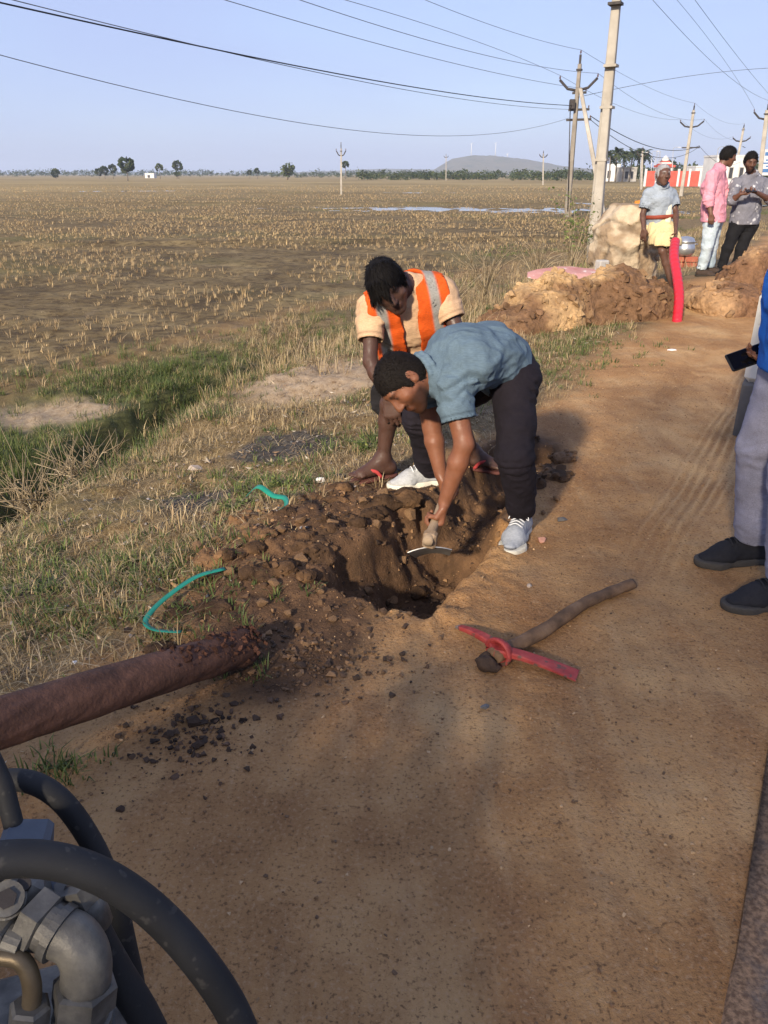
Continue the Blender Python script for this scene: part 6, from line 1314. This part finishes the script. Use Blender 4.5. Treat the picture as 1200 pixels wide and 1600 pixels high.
def blade(P, w_, h_):
    """flat forged bar, w across, h thick"""
    P = A(P, float); T = np.gradient(P, axis=0); V_ = []
    for p, d, a, b_ in zip(P, T, w_, h_):
        d = unit(d); u = unit(np.cross(d, V3(0, 0, 1))); n = np.cross(u, d)
        for (x_, y_) in ((-1, -.6), (-.8, -1), (.8, -1), (1, -.6), (1, .6), (.8, 1), (-.8, 1), (-1, .6)): V_.append(p + u * x_ * a / 2 + n * y_ * b_ / 2)
    m = len(P); i = np.arange(m - 1)[:, None] * 8; j = np.arange(8)[None]; k = (j + 1) % 8; F = [np.stack([i + j, i + k, i + 8 + k, i + 8 + j], -1).reshape(-1, 4)]
    e = (m - 1) * 8; F.append(A([[0, 3, 2, 1], [0, 7, 4, 3], [7, 6, 5, 4], [e, e + 1, e + 2, e + 3], [e, e + 3, e + 4, e + 7], [e + 4, e + 5, e + 6, e + 7]])); return A(V_), F
dA = unit(tipA - cB); dB = unit(tipB - cB); hd_ = mobj('head', *blade(spline([on(cB - dB * .01 - hd * .02, .045), on(cB + dB * .06, .040), on(lerp(cB, tipB, .6), .030), on(tipB, .012)], 14), np.interp(np.linspace(0, 1, 14), [0, .3, 1], [.042, .040, .062]), np.interp(np.linspace(0, 1, 14), [0, .5, 1], [.030, .016, .006])), M_REDM, t, smooth=False)
mobj('pick_arm', *blade(spline([on(cB - dA * .01 - hd * .02, .045), on(cB + dA * .05, .046), on(lerp(cB, tipA, .6), .036), on(lerp(cB, tipA, .9), .020)], 12), np.linspace(.040, .020, 12), np.linspace(.028, .014, 12)), M_REDM, t, smooth=False)
mobj('pick_tip', *blade([on(lerp(cB, tipA, .89), .021), on(lerp(cB, tipA, .95), .015), on(tipA, .008)], [.020, .016, .006], [.013, .011, .005]), M_STL, t, smooth=False)
a = np.linspace(0, 2 * np.pi, 21); up_ = V3(0, 0, 1); mobj('eye_ring', *tube([cB + hd * .0 + sdv * .037 * math.cos(q) + up_ * .034 * math.sin(q) for q in a], .014, 8, False, (1.8, .7)), M_REDM, t)
v = Vol([e0 - hd * .05], .09, .006); v.ell(on(e0 - hd * .050, .020), np.eye(3), (.034, .026, .024), 0); v.ell(on(e0 - hd * .025 + sdv * .022, .018), np.eye(3), (.026, .020, .018), .01); v.ell(on(e0 - hd * .04 - sdv * .02, .012), np.eye(3), (.02, .02, .012), .01); v.disp(lambda x, y, z: .012 * (fbm3(x * 45, y * 45, z * 45, 6, 4, .7) - .5) * 2); V_, Q = v.mesh(); mobj('mud_clump', V_, Q, M_MUD, t)
# hoe in the digging man's hands
t = thing('hoe', 'short wooden-handled hoe gripped by the man in blue', 'hoe', HOE0); hdv = unit(HOE1 - HOE0)
mobj('handle', *tube(spline([HOE0 - hdv * .05, lerp(HOE0, HOE1, .3), lerp(HOE0, HOE1, .7) + V3(0, 0, .006), HOE1], 24), np.linspace(.021, .0165, 24), 10), pmat('pale_wood', (.19, .135, .085), (.34, .25, .165), 9, .8, .5, 50, .003), t)
mobj('socket', *box(HOE0 + V3(0, 0, -.018), (.046, .055, .075), frame(hdv, V3(.1, 0, 1)), .010), pmat('rusty_socket', (.17, .115, .07), (.28, .20, .13), 20, .8, .4), t, smooth=False)
bd = unit(V3(.12, .80, -.55)); n_ = 9; V_ = []
for i_, a in enumerate(np.linspace(-1, 1, n_)):
    for b_ in (0., .5, 1.): wv = .090 - .018 * b_; V_.append(HOE0 + V3(0, -.012, -.045) + V3(1, .06, .04) * a * wv + bd * (.17 * b_) + V3(0, 0, -.018 * a * a) * (1))
V_ = A(V_); nrm = unit(np.cross(V3(1, 0, 0), bd)); Vt = np.concatenate([V_, V_ - nrm * .004]); i_ = np.arange(n_ - 1)[:, None] * 3; j_ = np.arange(2)[None]
q1 = np.stack([i_ + j_, i_ + 3 + j_, i_ + 4 + j_, i_ + 1 + j_], -1).reshape(-1, 4); m_ = n_ * 3; k_ = np.arange(n_ - 1) * 3; rim = np.concatenate([np.stack([k_, k_ + m_, k_ + m_ + 3, k_ + 3], -1), np.stack([k_ + 2, k_ + 5, k_ + m_ + 5, k_ + m_ + 2], -1), A([[0, 1, 1 + m_, m_], [1, 2, 2 + m_, 1 + m_]]), A([[m_ - 3, 2 * m_ - 3, 2 * m_ - 2, m_ - 2], [m_ - 2, 2 * m_ - 2, 2 * m_ - 1, m_ - 1]])])
mobj('blade', Vt, [np.concatenate([q1, q1[:, ::-1] + m_, rim])], M_STL, t, smooth=False)

# mud-caked pole on the verge
def atd(px, py, t): u = (px - 600) / 1200; v_ = (800 - py) / 1200; return A([u * t, t * (cp + v_ * sp), CAM_H + t * (v_ * cp - sp)])
a = gp(392, 1010, .06); a[2] = Hs(a[0], a[1]) + .062; b_ = atd(0, 1128, 1.80); d = unit(b_ - a); b2 = a + d * 2.2
v = Vol([a, b2], .12, .0075); v.cone(lerp(a, b2, .02), b2, .060, .066, 0); rng = np.random.default_rng(5)
v.cone(a - d * .03, a + d * .05, .034, .022, .01, 's')
def along(x, y, z): return (x - a[0]) * d[0] + (y - a[1]) * d[1] + (z - a[2]) * d[2]
sv_ = unit(np.cross(d, V3(0, 0, 1))); uv_ = np.cross(sv_, d)
v.disp(lambda x, y, z: -.004 * (fbm3(along(x, y, z) * 5, (x * sv_[0] + y * sv_[1]) * 26, z * 26, 6, 3) - .5) * 2 - .006 * sst(.4, .0, along(x, y, z)) * (fbm3(x * 28, y * 28, z * 28, 8, 3) - .5) * 2 + .004 * np.clip(1 - np.abs(fbm3(along(x, y, z) * 2.5, (x * sv_[0] + y * sv_[1]) * 22, z * 22, 16, 2) - .5) * 9, 0, 1), .03)
V_, Q = v.mesh(); tt = (V_ - a) @ d; n = fbm3(tt * 5, V_ @ sv_ * 30, V_[:, 2] * 30, 5, 3); m = np.clip(sst(.40, .10, tt + (n - .5) * .5), 0, 1)[:, None]; col = A([.098, .047, .030]) * (1 - m) * (.65 + .8 * n[:, None]) + A([.060, .027, .017]) * m
t = thing('brown_pole', 'long reddish-brown mud-caked pole slanting down to the verge at left', 'pole', a - V3(0, 0, .06)); mobj('shaft', V_, Q, pmat('muddy_bark', .7, 1.25, 22, .85, .8, 70, .006, vcol=True), t, attrs={'Col': col})
g = Geo(); va = [hull_lump(12, 950 + q, (1, .85, .6), .3) for q in range(6)]
for q in range(420):
    tl = -.01 + .36 * rng.random() ** 1.3; ph = rng.normal(1.35, .75); w_, f_ = va[q % 6]; rr = .004 + .016 * rng.random() ** 3; p = a + d * tl + (sv_ * math.cos(ph) + uv_ * math.sin(ph)) * .058
    g.add(w_ @ frame(rng.normal(size=3), rng.normal(size=3)).T * rr + p, f_, A([.075, .034, .022]) * rng.uniform(.5, 1.4))
g.build('mud_crust', M_DIRT, t, smooth=False)['kind'] = 'stuff'

# green plastic strapping
M_STRAP = pmat('green_strapping', (.006, .17, .115), (.012, .22, .15), 12, .4, .1, 60, .001, spec=.5)
def strap(label, P, w_=.008, tilt=.8):
    P = spline(P, 40); T = np.gradient(P, axis=0); V_ = []
    for p, d_ in zip(P, T):
        d_ = unit(d_); u = unit(np.cross(d_, V3(0, 0, 1))); n_ = np.cross(u, d_); x_ = u * math.cos(tilt) + n_ * math.sin(tilt); y_ = np.cross(d_, x_)
        V_ += [p - x_ * w_ - y_ * .0006, p + x_ * w_ - y_ * .0006, p + x_ * w_ + y_ * .0006, p - x_ * w_ + y_ * .0006]
    i_ = np.arange(39)[:, None] * 4; j_ = np.arange(4)[None]; k_ = (j_ + 1) % 4
    tag(mobj('plastic_strap', A(V_), [np.stack([i_ + j_, i_ + k_, i_ + 4 + k_, i_ + 4 + j_], -1).reshape(-1, 4), A([[0, 3, 2, 1], [156, 157, 158, 159]])], M_STRAP), label, 'strap')
strap('short bent green plastic strap on the spoil heap', [on(gp(388, 812), .10), on(gp(408, 826), .15), on(gp(430, 838), .14), on(gp(448, 845), .13), on(gp(451, 858), .12), on(gp(444, 872), .13)], .0115, -.6)
strap('long curled green plastic strap on the grass by the pole', [on(gp(354, 918), .03), on(gp(310, 931), .045), on(gp(265, 955), .05), on(gp(238, 976), .045), on(gp(230, 990), .04), on(gp(245, 1000), .035), on(gp(285, 1004), .04)], .0100, .15)

# ------------------------------------------------------------------ hydraulic rig at the lower left
def atd(px, py, t): u = (px - 600) / 1200; v_ = (800 - py) / 1200; return A([u * t, t * (cp + v_ * sp), CAM_H + t * (v_ * cp - sp)])
M_RUB = pmat('black_rubber', (.010, .010, .011), (.022, .022, .023), 9, .7, .35, 160, .0012, spec=.35, speck=(60, (.040, .037, .034), .63)); M_FIT = pmat('dusty_fitting', (.040, .038, .035), (.13, .122, .108), 16, .5, .6, 50, .003, metallic=.3, c3=(.24, .22, .18)); M_BRASS = pmat('tan_pipe', (.10, .075, .045), (.20, .155, .10), 16, .45, .2, 60, metallic=.5); M_BLUEG = pmat('blue_grey_paint', (.06, .072, .09), (.11, .125, .15), 8, .5, .2, 60)
t = thing('hydraulic_rig', 'hydraulic machine with thick black hoses and metal fittings at lower left', 'machine', (-.9, -.5, 0)); rig = t
def hose(name, pts, r_, n=40, mat=M_RUB): return mobj(name, *tube(spline([A(p[1:]) if p[0] == 'w' else atd(*p) for p in pts], n), r_, 16), mat, t)
hose('hose', [('w', -.85, .05, .72), (-240, 1450, .86), (-130, 1382, .81), (-40, 1350, .80), (60, 1342, .82), (150, 1365, .84), (235, 1420, .86), (310, 1500, .88), (368, 1590, .90), (400, 1690, .92), (400, 1800, .96), ('w', -.14, .22, .40), ('w', -.35, .05, .40), ('w', -.62, -.1, .42)], .0195, 90)
hose('hose', [('w', -.95, .10, .80), (-200, 1360, 1.02), (-75, 1256, 1.05), (-20, 1226, 1.05), (40, 1220, 1.05), (95, 1250, 1.06), (145, 1320, 1.08), (178, 1400, 1.10), (197, 1480, 1.12), (212, 1560, 1.15), (215, 1680, 1.2), ('w', -.40, .30, .24), ('w', -.60, .05, .36)], .0155, 90)
h3 = hose('hose', [(136, 1425, .93), (152, 1465, .94), (186, 1525, .96), (226, 1590, .98), (262, 1670, 1.0), (280, 1760, 1.03), ('w', -.36, .22, .30), ('w', -.60, -.02, .40)], .0200, 60)
hose('hose', [('w', -1.0, .15, .85), (-220, 1180, 1.0), (-120, 1120, 1.0), (-40, 1150, 1.0), (0, 1215, 1.0), (15, 1265, 1.0), (28, 1315, 1.0)], .0125, 50)
mobj('crimp_collar', *tube([atd(128, 1398, .925), atd(146, 1446, .937)], .0235, 16), M_FIT, h3); mobj('hex_nut', *tube([atd(116, 1376, .918), atd(130, 1404, .926)], .027, 6), M_FIT, h3, smooth=False)
mobj('bracket', *box(atd(92, 1392, .93), (.075, .040, .012), frame(atd(118, 1400, .93) - atd(70, 1385, .93), V3(.1, -.6, 1)), .003), M_BLUEG, t, smooth=False)
mobj('bolt', *tube([atd(108, 1393, .918), atd(107, 1390, .908)], .006, 6), M_IRON, t, smooth=False)
mobj('block', *box(atd(42, 1318, 1.0), (.060, .05, .05), frame(V3(1, .2, -.2)), .008), M_BLUEG, t, smooth=False)
def turned(P0, P1, prof, n=24):
    """turned metal piece: (fraction, radius) steps along an axis"""
    P0 = A(P0, float); P1 = A(P1, float); f_ = [p[0] for p in prof]; return tube([lerp(P0, P1, q) for q in f_], [p[1] for p in prof], n)
R1 = frame(atd(70, 1440, .90) - atd(0, 1405, .92), V3(.2, -.7, 1))
blk = mobj('valve_block', *box(atd(8, 1408, .93), (.115, .078, .085), R1, .012), M_FIT, t, smooth=False)
mobj('port', *turned(atd(14, 1412, .90), atd(10, 1404, .865), [(0, .021), (.7, .021), (.72, .019), (1, .019)], 20), M_FIT, blk, smooth=False); mobj('port_plug', *turned(atd(10.5, 1405, .868), atd(10, 1404, .862), [(0, .011), (1, .011)], 6), M_IRON, blk, smooth=False)
el_ = mobj('elbow_fitting', *tube(spline([atd(92, 1456, .886), atd(118, 1470, .884), atd(134, 1500, .886), atd(134, 1540, .892)], 14), .0285, 22), M_FIT, t)
mobj('hex_nut', *turned(atd(48, 1428, .895), atd(76, 1447, .889), [(0, .031), (.06, .036), (.94, .036), (1, .031)], 6), M_FIT, el_, smooth=False); mobj('collar', *turned(atd(74, 1446, .889), atd(97, 1460, .886), [(0, .029), (.45, .029), (.5, .033), (1, .033)], 24), M_FIT, el_, smooth=False)
mobj('hex_nut', *turned(atd(134, 1534, .891), atd(130, 1572, .897), [(0, .031), (.08, .037), (.92, .037), (1, .031)], 6), M_FIT, el_, smooth=False); mobj('hose_tail', *turned(atd(130, 1568, .897), atd(120, 1720, .935), [(0, .030), (.10, .030), (.11, .034), (.2, .034), (.21, .031), (.3, .031), (.31, .034), (1, .034)], 24), M_FIT, el_, smooth=False)
mobj('hex_nut', *turned(atd(-30, 1452, .885), atd(18, 1468, .878), [(0, .026), (.06, .030), (.94, .030), (1, .026)], 6), M_FIT, t, smooth=False); mobj('collar', *turned(atd(16, 1467, .878), atd(40, 1476, .876), [(0, .023), (1, .023)], 22), M_FIT, t, smooth=False)
mobj('steel_pipe', *tube(spline([atd(-40, 1498, .86), atd(5, 1494, .86), atd(36, 1504, .86), atd(50, 1540, .865), atd(47, 1590, .875), atd(42, 1660, .89)], 24), .0105, 14), M_BRASS, t); mobj('hex_nut', *turned(atd(48, 1568, .87), atd(43, 1625, .88), [(0, .019), (.07, .023), (.93, .023), (1, .019)], 6), M_FIT, t, smooth=False)
for (px, py, t_) in ((-8, 1372, .905), (38, 1384, .900)): mobj('cap_screw', *turned(atd(px, py, t_), atd(px - 1, py - 4, t_ - .018), [(0, .008), (1, .008)], 12), M_IRON, blk, smooth=False)
mobj('manifold', *box(atd(20, 1700, 1.0), (.30, .22, .16), rotz(.3), .012), M_FIT, t, smooth=False)
# its body, behind and left of the viewpoint
M_YEL = pmat('dusty_orange_paint', (.38, .15, .03), (.52, .23, .06), 6, .55, .2, 40)
mobj('chassis', *box((-1.12, -.72, .42), (1.15, 2.2, .16), None, .02), M_IRON, t, smooth=False); mobj('engine_cover', *box((-1.15, -1.05, .80), (.95, 1.3, .60), None, .06), M_YEL, t, smooth=False); mobj('tank', *tube([(-1.15, -.25, .72), (-1.15, .22, .72)], .24, 20), M_BLUEG, t)
mobj('support_arm', *tube(spline([(-.75, .1, .45), (-.6, .35, .55), atd(20, 1690, 1.02)], 10), .035, 10), M_IRON, t)
for (x, y) in ((-1.75, .1), (-.50, -.1), (-1.75, -1.5), (-.50, -1.5)):
    w_ = mobj('wheel', *tube([(x - .08, y, .27), (x + .08, y, .27)], .27, 24), M_RUB, t); mobj('rim', *tube([(x - .085, y, .27), (x + .085, y, .27)], .15, 18), M_YEL, w_)

# ------------------------------------------------------------------ weeds, shrubs, added shade trees
def weed(name, label, px, py, z, r_, n, seed, cat='weed', up=.7, group=None):
    rng = np.random.default_rng(seed); c = gz_(gp(px, py, z), -.005); t = thing(name, label, cat, c, group); g = Geo(); gs = Geo()
    for q in range(n):
        a = rng.random() * 6.28; el = rng.uniform(.15, 1.2) * up; L = r_ * rng.uniform(.5, 1.1); d = V3(math.cos(a) * math.cos(el), math.sin(a) * math.cos(el), math.sin(el)); e = c + d * L; gs.add(*tube(spline([c, c + d * L * .5 + V3(0, 0, .1 * L), e], 5), .0018, 4), A([.10, .13, .05]))
        for k_ in range(4):
            p = lerp(c, e, .45 + .18 * k_); s_ = r_ * rng.uniform(.14, .24); ld = unit(d + rng.normal(0, .6, 3)); sd_ = unit(np.cross(ld, rng.normal(size=3))); fo = unit(np.cross(sd_, ld)); cc_ = pick(GREEN, 1, rng)[0] * 1.2
            g.add(A([p, p + ld * s_ * .5 + sd_ * s_ * .38 + fo * s_ * .1, p + ld * s_, p + ld * s_ * .5 - sd_ * s_ * .38 + fo * s_ * .1]), A([[0, 1, 2], [0, 2, 3]]), cc_)
    gs.build('stem', M_LEAF, t); g.build('leaves', M_LEAF, t, smooth=False)
weed('weed', 'bright green leafy weed left of the short green strap', 365, 800, -.03, .085, 34, 61); weed('weed', 'green weed on the verge above the crouching man\'s slipper', 578, 695, -.03, .10, 30, 62); weed('weed', 'small green weed beside the white scrap', 440, 765, -.03, .07, 22, 63); weed('weed', 'low green weed at the far end of the bare patch', 420, 668, -.1, .07, 18, 64); weed('weed', 'tiny weed at the edge of the track above the hoses', 85, 1200, 0, .05, 14, 65)
def shrub(name, label, base, h, w_, n, nl, seed, pal, leafy, cat='shrub'):
    rng = np.random.default_rng(seed); base = A(base, float); t = thing(name, label, cat, base); g = Geo(); gl = Geo()
    for q in range(n):
        a = rng.random() * 6.28; e = base + V3(math.cos(a) * w_ * rng.uniform(.2, 1), math.sin(a) * w_ * rng.uniform(.2, 1), h * rng.uniform(.45, 1)); m_ = lerp(base, e, .5) + V3(0, 0, h * .12) + rng.normal(0, .04, 3); P = spline([base + rng.normal(0, .04, 3) * A([1, 1, 0]), m_, e], 8); g.add(*tube(P, np.linspace(.007, .0025, 8), 4), pal[rng.integers(0, len(pal))])
        for k_ in range(3): p = P[rng.integers(3, 7)]; g.add(*tube([p, p + rng.normal(0, .12, 3) + V3(0, 0, .1)], [.003, .0015], 3), pal[0])
        if leafy: pts = P[rng.integers(3, 8, nl)] + rng.normal(0, .06, (nl, 3)); gl.add(*leaf_quads(pts, rng.uniform(.02, .05, nl), pick(GREEN, nl, rng) * 1.3, rng))
    g.build('stem', M_STRAW, t)
    if leafy: gl.build('leaves', M_LEAF, t, smooth=False)
TW = A([[.30, .23, .14], [.42, .34, .22], [.22, .17, .10]])
b0 = gz_(at(893, 400, 16.5)); shrub('roadside_shrub', 'thin leafy shrub with bare stems in front of the tall pole', b0, 1.75, .75, 24, 10, 71, TW, True); b0 = gz_(at(915, 395, 16.8)); shrub('roadside_shrub', 'sparse pale shrub climbing the foot of the tall pole', b0, 1.2, .4, 14, 9, 72, TW, True)
for q, (px, py, d_, h, w_, lab) in enumerate(((760, 440, 11.5, .75, .6, 'bare dry twig bush at the left of the boulder'), (840, 420, 14, .8, .6, 'bare dry twig bush left of the leafy shrub'), (700, 470, 10.5, .5, .5, 'low dry twig bush behind the orange vest'), (140, 760, 4.9, .32, .35, 'flattened dry twig bush at the left edge of the bank'), (70, 830, 4.2, .25, .3, 'small dry twig bush below the ditch'))): b0 = gz_(at(px, py, d_)); shrub('dry_bush', lab, b0, h, w_, 34, 0, 80 + q, TW, False, 'bush')

# two unseen trees added behind the viewpoint, crowns shaped to shade the near ground
QD = A([-E_DIR[1], E_DIR[0]])
def added_shade_tree(label, s_, l_, h0, regions, seed):
    rng = np.random.default_rng(seed); tx, ty = xy(s_, l_); tb = V3(tx, ty, Hs(tx, ty)); t = thing('added_shade_tree', label, 'tree', tb); g = Geo(); gt = Geo(); top = tb + V3(0, 0, h0); cts = []
    gt.add(*tube(spline([tb - V3(0, 0, .2), tb + V3(.08, .05, h0 * .5), top], 10), np.linspace(.32, .2, 10), 12))
    for (q0, q1, e0_, e1_, n, z0, z1, rad, nl) in regions:
        for _ in range(n):
            q_, e_, z_ = rng.uniform(q0, q1), rng.uniform(e0_, e1_), rng.uniform(z0, z1); G = E_DIR * (e_ - z_ / math.tan(SUN_EL)) + QD * q_; c = V3(G[0], G[1], z_); cts.append(c); p = c + rng.normal(0, rad * .5, (nl, 3)); g.add(*leaf_quads(p, rng.uniform(.035, .08, nl), pick(GREEN, nl, rng) * .8, rng, 1.))
    for c in cts[::7]: m_ = lerp(top, c, .5) + V3(0, 0, .35); gt.add(*tube(spline([top - V3(0, 0, .2), m_, c], 9), np.linspace(.085, .012, 9), 6))
    gt.build('trunk', M_BARK, t); g.build('crown', M_LEAF, t, smooth=False)
added_shade_tree('unseen leafy tree added on the field side behind the viewpoint for shade', -8.5, 2.6, 2.4, [(1.2, 3.6, -1.6, 1.5, 66, 3., 5., .36, 60), (3.4, 5.5, -3.5, .6, 30, 3., 5., .3, 85)], 19)
added_shade_tree('unseen wide leafy tree added across the road behind the viewpoint for shade', -8.5, -7.6, 2.8, [(-.8, .42, -1.2, 2.9, 64, 3.2, 5.2, .40, 24), (-1.9, -.7, -1.5, 3.0, 50, 3.2, 5.2, .40, 26), (-.5, .3, 2.8, 3.8, 10, 3.2, 5., .34, 24), (-.5, .55, 4.7, 5.8, 15, 3.2, 4.6, .34, 30), (.1, .55, 2.8, 4.6, 7, 3.2, 4.6, .26, 26), (-.6, .1, 3.8, 4.6, 4, 3.2, 4.6, .24, 24), (-3.6, -1.7, -2.5, 2.5, 36, 3.2, 5.2, .3, 80), (.1, 1.25, -2.2, 1.9, 44, 3.2, 5., .36, 40), (-6.5, -3.6, -4, 2, 40, 3.5, 6, .35, 90)], 29)
# ------------------------------------------------------------------ hazy air
M_HZ = bpy.data.materials.new('haze'); M_HZ.use_nodes = True; nt = M_HZ.node_tree; nt.nodes.clear()
pv = _n(nt, 'ShaderNodeVolumePrincipled'); pv.inputs['Color'].default_value = (.72, .82, 1, 1); pv.inputs['Density'].default_value = .00026
pv.inputs['Anisotropy'].default_value = 0
om = _n(nt, 'ShaderNodeOutputMaterial'); nt.links.new(pv.outputs[0], om.inputs['Volume'])
Vb, Fb = box((0, 0, 46), (15000, 15000, 98))
hz = mobj('haze', Vb, Fb, M_HZ, base=(0, 0, 0), smooth=False); hz['kind'] = 'stuff'
